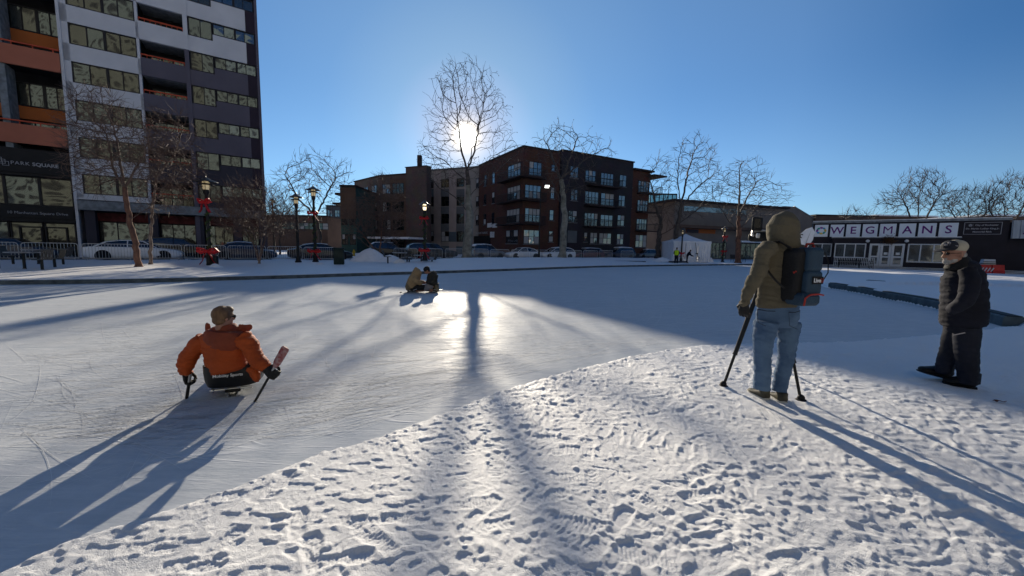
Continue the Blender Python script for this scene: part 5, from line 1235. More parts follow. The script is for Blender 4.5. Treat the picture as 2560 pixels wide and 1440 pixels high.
# ------------------------------------------------------------------ lettered pavilion on the right
mat('pavilion_wall', (.013, .011, .02), .6, .15, 1.2)
mat('panel_white', (.66, .72, .80), .45, .03, .8)
mat('letter_purple', (.11, .012, .17), .5, .08, 3)
mat('frame_white', (.55, .57, .60), .5, .04, 4)
mat('letter_pale', (.30, .30, .33), .6, .04, 4)
mat('globe_white', (.62, .63, .65), .35, .03, 4)
mat('poly_canopy', (.33, .38, .44), .35, .08, .8, stretch=(6, 1, 1))
mat('barrier_red', (.52, .035, .03), .5, .12, 3)
mat('wreath', (.12, .03, .02), .9, .5, 14, col2=(.03, .05, .02))
for nm, c in (('splash_blue', (.05, .30, .55)), ('splash_purple', (.20, .05, .35)), ('splash_yellow', (.65, .48, .08)), ('splash_teal', (.05, .35, .33)), ('shop_goods', (.12, .10, .08))): mat(nm, c, .6, .2, 4)
glass_mat('pavilion_glass', (.016, .017, .02), .10, .06, .8, rcol=(.8, .9, 1.))
HP = 4.85
Wa = gnd(2034, 556, HP); Wb = gnd(2527, 546.5, HP); Wa.z = Wb.z = 0
dW = (Wb-Wa).normalized(); nW = Vector((-dW.y, dW.x, 0)); LW = (Wb-Wa).length
P7 = lambda zx, zy: (2000+zx/4.2357, 400+zy/4.2357)
def fW(zx, zy, off=0.): return plane_local(Wa, dW, nW, *P7(zx, zy), off)
pav = thing('lettered_pavilion', 'dark low pavilion with big purple letters on white panels', 'building', Wa, math.atan2(dW.y, dW.x))
zF = fW(900, 1128)[1]
b = MB(); b.bb(0, LW, .0, 9, 0, HP-.12); b.build('wall', 'pavilion_wall', pav)
b = MB(); b.bb(-.1, LW+.1, -.12, 9.1, HP-.12, HP+.08); b.build('roof_edge', 'concrete', pav)
b = MB(); b.bb(-.05, LW+.05, -.1, 9, HP+.082, HP+.13); b.build('roof_snow', 'snow_cap', pav)
zu, zd = fW(900, 677)[1], fW(900, 810)[1]
XP = [(155, 297), (320, 466), (487, 638), (660, 821), (842, 1016), (1046, 1223), (1250, 1439), (1468, 1670)]
for (q0, q1), ch in zip(XP, ' WEGMANS'):
    x0, x1 = fW(q0, 760)[0], fW(q1, 740)[0]; b = MB(); b.bb(x0, x1, -.09, -.004, zd-.02, zu); o = b.build('letter_panel', 'panel_white', pav)
    if ch != ' ': text('lettering', ch, (zu-zd)*.82, 'letter_purple', o, TM((x0+x1)/2, -.095, (zu+zd)/2-.02), bold=0 if ch == 'M' else .014)
    else:
        rs_ = random.Random(8); xc, zc = (x0+x1)/2, (zu+zd)/2
        for i, mt in enumerate(('splash_blue', 'splash_purple', 'splash_teal', 'splash_purple', 'splash_blue', 'splash_yellow', 'splash_teal', 'splash_yellow')):
            a = i*math.pi/4+.3; e = MB(); e.tube([(xc+.34*math.cos(a+k*.22)*(1+.12*rs_.uniform(-1, 1)), -.10-.002*i, zc+.30*math.sin(a+k*.22)*(1+.1*rs_.uniform(-1, 1))) for k in range(6)], [(.02, .004), (.07, .006), (.10, .006), (.09, .006), (.06, .006), (.02, .004)], 6, up=(0, 0, 1)); e.build('splash', mt, o)
# sign
x0, x1 = fW(1733, 720)[0], fW(2135, 720)[0]; z0, z1 = fW(1900, 788)[1], fW(1900, 660)[1]
sg = thing('pavilion_sign', 'dark framed sign with three pale text lines right of the letter panels', 'sign', Wa+dW*x0+Vector((0, 0, z0)), math.atan2(dW.y, dW.x))
ww, hh = x1-x0, z1-z0
b = MB(); b.bb(0, ww, -.06, -.005, 0, hh); b.build('sign_board', 'pavilion_wall', sg)
b = MB(); e = .035
b.bb(0, ww, -.085, -.062, 0, e).bb(0, ww, -.085, -.062, hh-e, hh).bb(0, e, -.085, -.062, e, hh-e).bb(ww-e, ww, -.085, -.062, e, hh-e); b.build('border', 'letter_pale', sg)
text('lettering', 'City of Rochester', hh*.175, 'letter_pale', sg, TM(ww*.60, -.066, hh*.76), bold=.006); text('lettering', 'Dr. Martin Luther King Jr.', hh*.175, 'letter_pale', sg, TM(ww*.5, -.066, hh*.47), bold=.006); text('lettering', 'Memorial Rink', hh*.175, 'letter_pale', sg, TM(ww*.5, -.066, hh*.21), bold=.006)
b = MB()
for k in range(5): a = R(90+72*k); b.ell((ww*.17+.07*math.cos(a), -.066, hh*.76+.07*math.sin(a)), (.05, .008, .05), 8, 6)
b.build('emblem', 'letter_pale', sg)
b = MB(); b.bb(ww*.235, ww*.24, -.07, -.062, hh*.64, hh*.88); b.build('divider', 'letter_pale', sg)
# projecting front with ledge
xv0, xv1 = fW(345, 850, -.9)[0], fW(1690, 850, -.9)[0]; zl = fW(900, 818, -.9)[1]; zw = fW(900, 886, -.9)[1]
b = MB(); b.bb(xv0, xv1, -.9, -.002, zw+.02, zl-.08); b.build('fascia', 'pavilion_wall', pav)
b = MB(); b.bb(xv0-.1, xv1+.1, -1.05, -.002, zl-.078, zl); b.build('ledge', 'concrete', pav)
b = MB(); b.bb(xv0-.08, xv1+.08, -1.03, -.1, zl+.002, zl+.05); b.build('ledge_snow', 'snow_cap', pav)
b = MB(); b.bb(xv0, xv1, -.9, -.002, 0, zF+.04); b.build('plinth', 'pavilion_wall', pav)
def glazed(name, q0, q1, qy1, n, zb=None, off=-.9, door=False):
    x0, x1 = fW(q0, 950, off)[0], fW(q1, 950, off)[0]; z1 = zw; z0 = zF+.05 if door else fW(600, qy1, off)[1]
    b = MB(); f = .09; y = off
    b.bb(x0, x1, y-.03, y+.1, z1-f, z1).bb(x0, x1, y-.03, y+.1, z0, z0+f)
    w_ = (x1-x0)/n
    for i in range(n+1): xx = min(max(x0+i*w_-f/2, x0), x1-f); b.bb(xx, xx+f, y-.03, y+.1, z0+f, z1-f)
    o = b.build(name, 'frame_white', pav); p = MB(); p.quad((x0, y+.05, z0), (x1, y+.05, z0), (x1, y+.05, z1), (x0, y+.05, z1)); p.build('pane', 'pavilion_glass', o, fixn=False)
    return o, x0, x1, z0, z1
def lo_wall(q0, q1, qz): x0, x1 = fW(q0, 950, -.9)[0], fW(q1, 950, -.9)[0]; b = MB(); b.bb(x0, x1, -.9, -.02, zF, fW(600, qz, -.9)[1]); b.build('low_wall', 'pavilion_wall', pav)
glazed('window', 365, 697, 1036, 3); lo_wall(345, 730, 1036); glazed('window', 1140, 1560, 1068, 3); lo_wall(1112, 1690, 1068)
glazed('window', 30, 335, 1030, 3, off=-.06)
for q0, q1 in ((700, 730), (1110, 1138), (1562, 1690)): x0, x1 = fW(q0, 950, -.9)[0], fW(q1, 950, -.9)[0]; b = MB(); b.bb(x0, x1, -.89, -.02, zF+.06, zw); b.build('pier', 'pavilion_wall', pav)
for i, (q0, q1) in enumerate(((734, 850), (852, 968), (970, 1108))):
    x0, x1 = fW(q0, 950, -.9)[0], fW(q1, 950, -.9)[0]; z0, z1 = zF+.05, zw; b = MB(); y = -.93; f = .17; zm = z0+(z1-z0)*.42
    b.bb(x0, x0+f, y, y+.08, z0, z1).bb(x1-f, x1-.01, y, y+.08, z0, z1).bb(x0+f, x1-f, y, y+.08, z1-f, z1).bb(x0+f, x1-f, y, y+.08, z0, z0+.2).bb(x0+f, x1-f, y, y+.08, zm-.08, zm+.08)
    o = b.build('door', 'frame_white', pav); p = MB(); p.quad((x0+f*.7, y+.04, z0+.1), (x1-f*.7, y+.04, z0+.1), (x1-f*.7, y+.04, z1-.1), (x0+f*.7, y+.04, z1-.1)); p.build('pane', 'pavilion_glass', o, fixn=False)
    h_ = MB(); h_.tube([(x1-.2, y-.05, zm+.05), (x1-.2, y-.05, zm+.4)], .02, 6); h_.build('handle', 'steel_galv', o)
    if i: pp = MB(); pp.bb((x0+x1)/2-.12, (x0+x1)/2+.14, y+.028, y+.036, zm+.2, zm+.42); pp.build('notice', 'paper_white', o)
for q in ((718, 858), (1130, 858), (1620, 870)):
    x, z = fW(*q, -1.05); b = MB(); b.ell((x, -1.08, z), (.15, .15, .14), 14, 10); b.build('globe_lamp', 'globe_white', pav, 60)
x, z = fW(945, 845, -1.1); rs_ = random.Random(3); b = MB()
for i in range(500):
    a = rs_.uniform(0, 6.28); r_ = .24*abs(rs_.gauss(0, 1)); o_ = Vector((r_*math.cos(a)*1.3, rs_.gauss(0, .05), r_*math.sin(a))); v = Vector((rs_.gauss(0, 1), rs_.gauss(0, .5), rs_.gauss(0, 1))).normalized()*.14; w_ = v.orthogonal().normalized()*.03; b.add([o_-w_, o_+w_, o_+v], [(0, 1, 2)])
o = b.build('wreath', 'wreath', None, loc=tuple(Wa+dW*x-nW*1.12+Vector((0, 0, z))), rot=(0, 0, math.atan2(dW.y, dW.x))); tag(o, 'bushy red and green wreath above the pavilion doors', 'wreath')
# things seen dimly inside
for (q, wz, hz, m) in ((520, .5, .15, 'splash_teal'), (610, .35, .6, 'shop_goods'), (1200, .4, .8, 'shop_goods'), (1330, .8, .5, 'splash_teal'), (1420, .7, .08, 'letter_pale')):
    pass
# right end: canopy of pale panels with a cut off letter
xc0 = LW+.1; b = MB(); b.bb(LW+.02, LW+6, .3, 9, 0, HP-.3); b.build('end_wing', 'pavilion_wall', pav)
b = MB(); zc1 = HP-.15; zc0 = fW(2250, 832)[1]
b.add([(xc0, -.3, zc0), (xc0+6, -.3, zc0), (xc0+6, -.05, zc1), (xc0, -.05, zc1), (xc0, -.22, zc0), (xc0+6, -.22, zc0), (xc0+6, .03, zc1), (xc0, .03, zc1)], [(0, 1, 2, 3), (7, 6, 5, 4), (0, 4, 5, 1), (3, 2, 6, 7), (0, 3, 7, 4), (1, 5, 6, 2)]); o = b.build('poly_canopy', 'poly_canopy', pav)
for k in range(8): b = MB(); b.tube([(xc0+.05+k*.42, -.32, zc0), (xc0+.05+k*.42, -.07, zc1)], .018, 4); b.build('canopy_rib', 'concrete', o)
text('lettering', 'J', .75, 'letter_purple', o, TM(xc0+.75, -.30, (zc0+zc1)/2) , bold=.02)
# steps
zst = zF
for k in range(4):
    b = MB(); d0 = 1.2+k*.75; z = zst-.0-k*.09
    b.bb(-3, LW+3, -d0-.75, -d0+(.0 if k else .35), -.1, z-.01); o = b.build('step', 'stone_dark', None, loc=tuple(Wa), rot=(0, 0, math.atan2(dW.y, dW.x))); tag(o, kind='structure'); o['kind'] = 'structure'
    b = MB(); b.bb(-3, LW+3, -d0-.52, -d0-.08, z-.012, z+.025); o2 = b.build('step_snow', 'snow_cap', None, loc=tuple(Wa), rot=(0, 0, math.atan2(dW.y, dW.x))); o2['kind'] = 'structure'
# low white railings, bench and hand rail before the pavilion
def Wp(q, zy, off): x, z = fW(q, zy, off); return Wa+dW*x+nW*off
for (q0, q1, lab) in ((362, 610, 'white slatted railing before the left pavilion windows'), (612, 790, 'white slatted railing left of the pavilion doors')):
    p0, p1 = Wp(q0, 1060, -2.0), Wp(q1, 1060, -2.0); ln = (p1-p0).length; t = thing('railing', lab, 'railing', (p0.x, p0.y, zst-.1), math.atan2(dW.y, dW.x), 'white railings before the pavilion')
    b = MB(); b.tube([(0, 0, 0), (0, 0, .9), (ln, 0, .9), (ln, 0, 0)], .03, 6); b.tube([(0, 0, .12), (ln, 0, .12)], .025, 6); b.tube([(0, 0, .5), (ln, 0, .5)], .02, 6); b.build('frame', 'frame_white', t, 40)
    b = MB()
    for i in range(1, int(ln/.13)): b.bb(i*.13-.02, i*.13+.02, -.01, .01, .12, .9)
    b.build('bars', 'frame_white', t)
p0 = Wp(520, 1080, -3.); t = thing('park_bench', 'black iron bench before the white pavilion railing', 'bench', (p0.x, p0.y, zst-.28), math.atan2(dW.y, dW.x)+math.pi)
b = MB()
for i in range(5): b.bb(-.85, .85, -.2+i*.09, -.14+i*.09, .43, .46)
b.build('seat', 'iron_black', t); b = MB()
for i in range(4): b.bb(-.85, .85, .24, .27, .5+i*.1, .57+i*.1)
b.build('backrest', 'iron_black', t)
for x in (-.75, .75): b = MB(); b.tube([(x, -.2, 0), (x, -.2, .44), (x, .22, .44), (x, .26, .88)], .028, 6).tube([(x, .2, 0), (x, .22, .44)], .028, 6); b.build('leg', 'iron_black', t, 40)
for q in (735, 770): p0 = Wp(q, 1100, -3.4); t = thing('hand_rail', 'short black hand rail on the steps before the pavilion doors', 'hand rail', (p0.x, p0.y, .0), math.atan2(dW.y, dW.x)+math.pi/2, 'twin hand rails on the pavilion steps'); b = MB(); b.tube([(-.6, 0, .0), (-.6, 0, .85), (.5, 0, 1.0), (.5, 0, .1)], .025, 6); b.build('rail', 'iron_black', t, 40)
# red and white plastic barrier
p = gnd(2474, 685, .15); t = thing('plastic_barrier', 'red plastic road barrier with a white block behind the walking man', 'barrier', tuple(p), math.atan2(dW.y, dW.x)+.25)
s_ = p.y/960
b = MB(); wb, hb = 22*s_, 27*s_
for (x0, x1) in ((-wb, -wb*.05), (wb*.05, wb)):
    b2 = MB(); b2.loft([[Vector((x, y, z)) for x, y in ((x0, -d_), (x1, -d_), (x1, d_), (x0, d_))] for z, d_ in ((0, .3), (.18, .3), (.35, .2), (hb*.85, .13), (hb*.85+.01, .05))]); b2.build('barrier_body', 'barrier_red', t)
b = MB()
for k in range(4): b.box((-wb*.9+k*.2, -.3, hb*.35), (.07, .02, hb*.5), rot=(.2, .35, 0))
b.build('white_stripes', 'frame_white', t)
b = MB(); b.loft([[Vector((x, y+.4, z)) for x, y in ((-w_, -.2), (w_, -.2), (w_, .2), (-w_, .2))] for z, w_ in ((0, wb*.75), (hb*1.35, wb*.45))]); o = b.build('white_block', 'frame_white', t)
b = MB(); b.box((0, .18, hb*.95), (wb*1.5, .03, .06)); b.box((0, .16, hb*1.12), (wb*1.1, .03, .05)); b.build('dark_bands', 'iron_black', t)
# white feather banner by the pavilion corner
Yb = Wa.y-3; p = at(2012, 655, Yb); p.z = zs(p.x, p.y); t = thing('feather_banner', 'white rounded banner with a dark emblem at the pavilion corner', 'banner', tuple(p))
lo = lambda px, py: at(px, py, Yb)-p
b = MB(); pl = [lo(*q) for q in ((1999, 618), (1997, 600), (2003, 585), (2016, 573), (2030, 568), (2036, 580), (2032, 600), (2020, 618), (2008, 624))]
b.loft([[v+Vector((0, dy+.05*math.sin(i), 0)) for i, v in enumerate(pl)] for dy in (0, .05)]); b.build('cloth', 'tent_white', t)
b = MB(); b.tube([Vector((0, .02, 0)), lo(2010, 620), lo(2030, 570)], .025, 6); b.build('pole', 'steel_galv', t, 40)
b = MB(); c = lo(2003, 590); b.tube([c+Vector((.13*math.cos(a), -.05, .18*math.sin(a))) for a in np.linspace(.5, 5., 9)], .045, 6); b.build('emblem', 'sign_black', t, 40)
# ------------------------------------------------------------------ people
mat('skin', (.32, .165, .115), .55, .08, 20, bump=.1, bscale=60)
mat('hair_brown', (.20, .115, .06), .6, .35, 18, col2=(.05, .028, .018), bump=.6, bscale=30, stretch=(1, 1, .35))
mat('beard_white', (.36, .34, .32), .8, .2, 30, bump=.5, bscale=40)
mat('hoodie_olive', (.115, .098, .066), .9, .08, 6, bump=.35, bscale=90)
mat('hoodie_tan', (.27, .19, .105), .9, .1, 6, bump=.3, bscale=60)
mat('jeans', (.10, .165, .26), .85, .22, 5, col2=(.055, .10, .18), bump=.35, bscale=120)
mat('jeans_pale', (.32, .40, .50), .85, .2, 9)
mat('jacket_orange', (.37, .062, .010), .7, .12, 4, bump=.35, bscale=30)
mat('jacket_yoke', (.22, .045, .02), .7, .12, 4, bump=.35, bscale=30)
mat('jacket_navy', (.010, .011, .019), .9, .2, 5, bump=.4, bscale=16)
mat('trousers_navy', (.010, .012, .022), .75, .2, 5, bump=.3, bscale=16)
mat('cloth_black', (.012, .012, .014), .75, .2, 8, bump=.3, bscale=40)
mat('coat_dark', (.03, .028, .025), .8, .2, 6, bump=.3, bscale=30)
mat('trousers_grey', (.20, .19, .20), .8, .15, 6)
mat('camo', (.20, .16, .10), .85, .3, 9, col2=(.06, .05, .035))
mat('glove_black', (.014, .014, .015), .6, .2, 12, bump=.3, bscale=60)
mat('cap_beige', (.42, .38, .29), .85, .1, 12, bump=.3, bscale=80)
mat('cap_dark', (.02, .022, .03), .8, .15, 8)
mat('shoe_dark', (.03, .028, .022), .7, .25, 10, col2=(.10, .09, .06))
mat('sole_white', (.55, .54, .50), .7, .1, 8)
mat('boot_black', (.010, .010, .011), .6, .2, 8, bump=.3)
mat('pack_blue', (.024, .05, .082), .6, .1, 6, bump=.3, bscale=60)
mat('pack_black', (.012, .012, .013), .7, .2, 6, bump=.3, bscale=50)
mat('pack_red', (.35, .03, .02), .6, .1, 6)
mat('label_white', (.75, .75, .75), .5, .02, 5)
mat('carbon', (.018, .017, .016), .4, .2, 8)
mat('lens_dark', (.01, .01, .012), .1, .1, 8)
mat('vest_yellow', (.55, .80, .02), .6, .06, 6, emit=None)
mat('bucket_black', (.010, .010, .011), .35, .15, 4)
mat('aluminium', (.55, .56, .58), .3, .08, 8, metal=.8)
mat('stick_silver', (.42, .42, .43), .4, .1, 8, metal=.3)
mat('stick_red', (.22, .022, .026), .5, .45, 34, col2=(.34, .22, .22), detail=1)

def solid(name, b, voxel, smooth_it, m, parent, fold=0., fscale=(9, 26), seed=1, sm=.5):
    me0 = b.mesh('tmp', m); o = bpy.data.objects.new('tmp', me0); COL.objects.link(o)
    r = o.modifiers.new('r', 'REMESH'); r.mode = 'VOXEL'; r.voxel_size = voxel
    if smooth_it: s_ = o.modifiers.new('s', 'SMOOTH'); s_.factor = sm; s_.iterations = smooth_it
    me = bpy.data.meshes.new_from_object(o.evaluated_get(bpy.context.evaluated_depsgraph_get())); bpy.data.objects.remove(o); bpy.data.meshes.remove(me0)
    n = len(me.vertices); co = np.empty(n*3, np.float32); me.vertices.foreach_get('co', co); co = co.reshape(-1, 3)
    if fold:
        nr_ = np.empty(n*3, np.float32); me.vertices.foreach_get('normal', nr_); nr_ = nr_.reshape(-1, 3)
        x, y, z = co.T.astype(float)
        f1 = fbm(x*fscale[0]+y*fscale[0]*.6+5*z, z*fscale[1]+3*x, 3, seed); f2 = fbm(x*fscale[0]*.7-4*z, y*fscale[0]*.7+z*fscale[1]*.6, 2, seed+7)
        rid = .25-np.abs(f1)*1.2+f2*.6
        co = (co+nr_*(rid*fold)[:, None]).astype(np.float32); me.vertices.foreach_set('co', co.ravel())
    me.materials.clear(); me.materials.append(MATS[m]); me.polygons.foreach_set('use_smooth', np.ones(len(me.polygons), bool)); me.update()
    o = bpy.data.objects.new(name, me); COL.objects.link(o)
    if parent is not None:
        o.parent = parent; o.matrix_parent_inverse = Matrix.Translation(-parent.location)
    return o
def put(o, root):
    o.parent = root; o.matrix_parent_inverse = Matrix.Translation(-root.location); return o
class Fig:
    def __init__(s, Y0, k): s.Y0 = Y0; s.k = k
    def p(s, px, py, dy=0.): return at(px, py, s.Y0+dy)
    def r(s, w): return w*s.Y0/960*s.k
    def limb(s, b, lst, n=14, sq=None):      # (px, py, dy, halfwidth[, depth ratio])
        b.tube([s.p(*q[:3]) for q in lst], [(s.r(q[3]), s.r(q[3])*(q[4] if len(q) > 4 else 1)) if True else 0 for q in lst], n, up=(1, 0, 0)); return b
def rooted(b, label, voxel, m='skin', group=None):
    """the body as one continuous mesh, its origin at the feet"""
    o = solid('person', b, voxel, 2, m, None); me = o.data; n = len(me.vertices); co = np.empty(n*3, np.float32); me.vertices.foreach_get('co', co); co = co.reshape(-1, 3)
    base = Vector(((co[:, 0].min()+co[:, 0].max())/2, (co[:, 1].min()+co[:, 1].max())/2, co[:, 2].min())); me.transform(Matrix.Translation(-base)); o.location = base
    return tag(o, label, 'person', group)
def hand(b, wrist, yv, zv, curl=1.1, s_=1., thumb=1, spread=.0):
    """palm, four unequal bent fingers and a thumb; yv along the fingers, zv out of the back of the hand"""
    Yv = Vector(yv).normalized(); Zv = (Vector(zv)-Yv*Vector(zv).dot(Yv)).normalized(); Xv = Yv.cross(Zv)
    M_ = lambda x, y, z: Vector(wrist)+(Xv*x+Yv*y+Zv*z)*s_
    b.tube([M_(0, -.03, 0), M_(0, .02, 0), M_(0, .06, .002), M_(0, .092, 0)], [(.028*s_, .024*s_), (.036*s_, .022*s_), (.044*s_, .019*s_), (.040*s_, .015*s_)], 12, up=Xv)
    for i, (x, ln) in enumerate(((-.031, .070), (-.0105, .080), (.0105, .074), (.031, .058))):
        a = 0.; p = M_(x, .088, 0); pts = [M_(x, .07, 0), p]; y, z = .088, 0.
        for f in (.42, .33, .25):
            a += curl*(.8 if f == .42 else 1.); y += ln*f*math.cos(a); z -= ln*f*math.sin(a); pts.append(M_(x*(1+spread), y, z))
        b.tube(pts, [.0115*s_, .0115*s_, .0105*s_, .0098*s_, .0085*s_], 8)
    t = thumb; b.tube([M_(-t*.028, .015, -.005), M_(-t*.052, .04, -.018), M_(-t*.050, .068, -.036), M_(-t*.030, .088, -.046)], [.016*s_, .0145*s_, .0125*s_, .010*s_], 8)
    return b
def head_parts(b, c, fwd, up=(0, 0, 1), s_=1.):
    """skull, jaw, nose, brow, lips and ears; returns a local frame"""
    F = Vector(fwd).normalized(); U = (Vector(up)-F*Vector(up).dot(F)).normalized(); S = F.cross(U)
    q = Matrix((S, F, U)).transposed(); eu = q.to_euler(); W = lambda x, y, z: Vector(c)+(S*x+F*y+U*z)*s_
    b.ell(W(0, -.01, .03), (.075*s_, .096*s_, .092*s_), 18, 12, rot=eu); b.ell(W(0, .025, -.05), (.056*s_, .066*s_, .066*s_), 14, 10, rot=eu); b.ell(W(0, .068, -.088), (.028*s_, .026*s_, .024*s_), 10, 8, rot=eu)
    b.tube([W(0, .082, .022), W(0, .100, -.010), W(0, .112, -.030), W(0, .092, -.038)], [.010*s_, .012*s_, .016*s_, .012*s_], 8); b.ell(W(0, .080, .030), (.05*s_, .018*s_, .012*s_), 10, 6, rot=eu)
    b.ell(W(0, .083, -.058), (.024*s_, .012*s_, .006*s_), 10, 6, rot=eu); b.ell(W(0, .081, -.069), (.021*s_, .012*s_, .007*s_), 10, 6, rot=eu)
    for sd in (-1, 1): b.ell(W(sd*.077, -.012, -.012), (.010*s_, .018*s_, .032*s_), 8, 8, rot=eu)
    b.tube([W(0, -.02, -.05), W(0, -.035, -.17)], [.058*s_, .062*s_], 12); return W, eu
def eyes(W, eu, parent, s_=1.):
    for sd in (-1, 1): b = MB(); b.ell(W(sd*.031, .079, .006), (.012*s_, .009*s_, .008*s_), 8, 6, rot=eu); put(b.build('eye', 'lens_dark', None, 60), parent)

# ---------- camera operator seen from behind, turned to the left
G = Fig(3.80, .84); f = Vector((-.55, .83, 0)); lf = Vector((-.83, -.55, 0))
b = MB(); W, eu = head_parts(b, G.p(1958, 578, .02), f)
G.limb(b, [(1962, 610, .0, 22), (1957, 640, 0, 32, .5), (1950, 700, 0, 34, .5), (1944, 770, 0, 36, .45)]); G.limb(b, [(1918, 632, -.12, 14), (1880, 706, -.16, 10), (1861, 756, -.16, 8)]); G.limb(b, [(1916, 800, -.02, 13), (1906, 893, -.05, 11), (1905, 975, -.05, 9)]); G.limb(b, [(1966, 800, .03, 13), (1966, 893, .05, 11), (1948, 985, 0, 9)])
hand(b, G.p(1861, 756, -.16), Vector((.10, .12, -1)), Vector((-.8, -.6, -.1)), .75, 1.0, -1)
op = rooted(b, 'person in an olive hooded sweatshirt and jeans standing over a tripod', .008); eyes(W, eu, op)
b = MB(); G.limb(b, [(1961, 612, -.01, 33, .9), (1958, 622, -.01, 52, .62), (1954, 650, -.01, 58, .58), (1950, 690, -.01, 57, .6), (1946, 735, -.01, 58, .62), (1944, 757, -.01, 60, .62), (1944, 766, -.01, 58, .62)], 20)
G.limb(b, [(1925, 618, -.08, 24), (1908, 634, -.13, 22), (1896, 682, -.16, 18.5), (1882, 707, -.18, 16.5), (1870, 733, -.17, 14), (1861, 757, -.16, 12.5)], 16); G.limb(b, [(1992, 622, .12, 22), (2000, 660, .2, 20), (1975, 690, .35, 15)], 14)
solid('sweatshirt', b, .010, 2, 'hoodie_olive', op, .034, (7, 24), 3)
b = MB(); G.limb(b, [(1968, 632, -.03, 38, .8), (1966, 612, -.03, 34, 1), (1957, 590, .0, 40, 1), (1958, 566, .0, 42, 1), (1966, 546, -.01, 33, 1), (1972, 536, -.02, 20, 1), (1975, 531, -.03, 8, 1)], 20); b.tube([G.p(1940, 612, .06), G.p(1925, 590, .10), G.p(1924, 567, .11), G.p(1938, 548, .08), G.p(1958, 538, .04)], [G.r(6), G.r(8), G.r(8), G.r(8), G.r(7)], 8)
solid('hood', b, .010, 4, 'hoodie_olive', op, .016, (8, 12), 5)
b = MB(); b.tube([G.p(1858, 752, -.16), G.p(1864, 760, -.16)], G.r(13.5), 12); put(b.build('cuff', 'hoodie_olive', None, 50), op)
b = MB(); hand(b, G.p(1861, 758, -.16), Vector((.10, .12, -1)), Vector((-.8, -.6, -.1)), .75, 1.18, -1); solid('glove', b, .004, 2, 'glove_black', op)
b = MB(); G.limb(b, [(1944, 758, 0, 56, .62), (1943, 780, 0, 60, .64), (1943, 800, 0, 60, .64), (1944, 815, 0, 52, .6)], 20)
G.limb(b, [(1916, 805, -.05, 33), (1908, 850, -.06, 26), (1906, 893, -.06, 22), (1906, 935, -.05, 21.5), (1905, 972, -.05, 22)], 16); G.limb(b, [(1970, 805, .06, 33), (1969, 850, .05, 26), (1966, 893, .05, 21), (1955, 940, .02, 20), (1947, 980, .0, 20)], 16)
jn = solid('jeans', b, .009, 1, 'jeans', op, .03, (7, 22), 9)
for a, c in (((1893, 773), (1938, 778)), ((1972, 781), (2000, 777))):
    b = MB(); p0, p1 = G.p(*a, -.165), G.p(*c, -.185 if a[0] < 1950 else -.13); b.tube([p0, (p0+p1)/2+Vector((0, -.012, -.006)), p1], .004, 5); b.tube([p0, p0+Vector((.02, 0, -.13)), p0+Vector((.09, -.01, -.16))], .0025, 4); put(b.build('pocket_seam', 'trousers_navy', None), op)
def shoe(nm, heel, toe, h, w, m, sole, parent, tilt=0.):
    hv, tv = Vector(heel), Vector(toe); d_ = (tv-hv); ln = d_.length; d_.normalize(); sd = d_.cross(Vector((0, 0, 1))).normalized(); u_ = sd.cross(d_)
    W_ = lambda y, z, x=0: hv+d_*y*ln+u_*z+sd*x
    b = MB(); b.tube([W_(-.02, h*.45), W_(.06, h*.5), W_(.28, h*.55), W_(.5, h*.42), (W_(.75, h*.32)), W_(.95, h*.28), W_(1.0, h*.25)], [(w*.35, h*.3), (w*.42, h*.5), (w*.44, h*.55), (w*.46, h*.4), (w*.5, h*.3), (w*.36, h*.24), (w*.15, h*.1)], 14, up=sd)
    b.tube([W_(.13, h*.4), W_(.14, h*1.25)], [w*.42, w*.42], 12)
    o = solid(nm, b, .009, 2, m, parent)
    b = MB(); b.tube([W_(-.03, .012), W_(.08, .012), W_(.4, .012), W_(.75, .014), W_(.98, .018), W_(1.02, .02)], [(w*.3, .012), (w*.45, .016), (w*.44, .016), (w*.52, .016), (w*.36, .014), (w*.1, .01)], 12, up=sd); q = b.build('sole', sole, None, 50); put(q, parent) if False else None; q.parent = o; q.matrix_parent_inverse = o.matrix_parent_inverse.copy() if False else Matrix.Translation(-parent.location)
    q.matrix_parent_inverse = Matrix.Identity(4); q.data.transform(Matrix.Translation((0, 0, 0))); return o
zf = .045
shoe('shoe', gnd(1916, 1001, zf), gnd(1874, 978, zf), .085, .115, 'shoe_dark', 'sole_white', op); shoe('shoe', gnd(1958, 1009, zf), gnd(1931, 988, zf), .085, .115, 'shoe_dark', 'sole_white', op)

# backpack: worn, a thing of its own
bk = thing('backpack', 'blue and black backpack with a white lettered patch worn by the camera operator', 'backpack', tuple(G.p(2003, 700, -.12)))
def PL(b, name, m, sm_=50, p=None): o = b.build(name, m, None, sm_); put(o, bk); 
Bx = Vector((.97, .25, 0)).normalized(); By = Vector((-.25, .97, 0)).normalized(); c0 = G.p(2001, 690, -.17)   # pack axes: width, depth (towards his back)
def bx(b, x0, x1, y0, y1, z0, z1, r=.03):
    c_ = c0+Bx*((x0+x1)/2)+By*((y0+y1)/2)+Vector((0, 0, (z0+z1)/2)); return b.bevel_box(c_, (x1-x0, y1-y0, z1-z0), r, rot=(0, 0, math.atan2(Bx.y, Bx.x)))
b = MB(); bx(b, -.13, .115, -.07, .11, -.25, .26, .04); o_pk = solid('pack_body', b, .009, 2, 'pack_black', bk)
b = MB(); bx(b, -.05, .125, -.115, .04, .04, .27, .03); solid('top_panel', b, .008, 2, 'pack_blue', bk)
b = MB(); bx(b, -.06, .12, -.125, .04, -.17, .055, .025); solid('front_panel', b, .008, 2, 'pack_blue', bk)
b = MB(); bx(b, -.12, .10, -.14, .05, -.27, -.15, .03); solid('lower_pocket', b, .008, 2, 'pack_blue', bk)
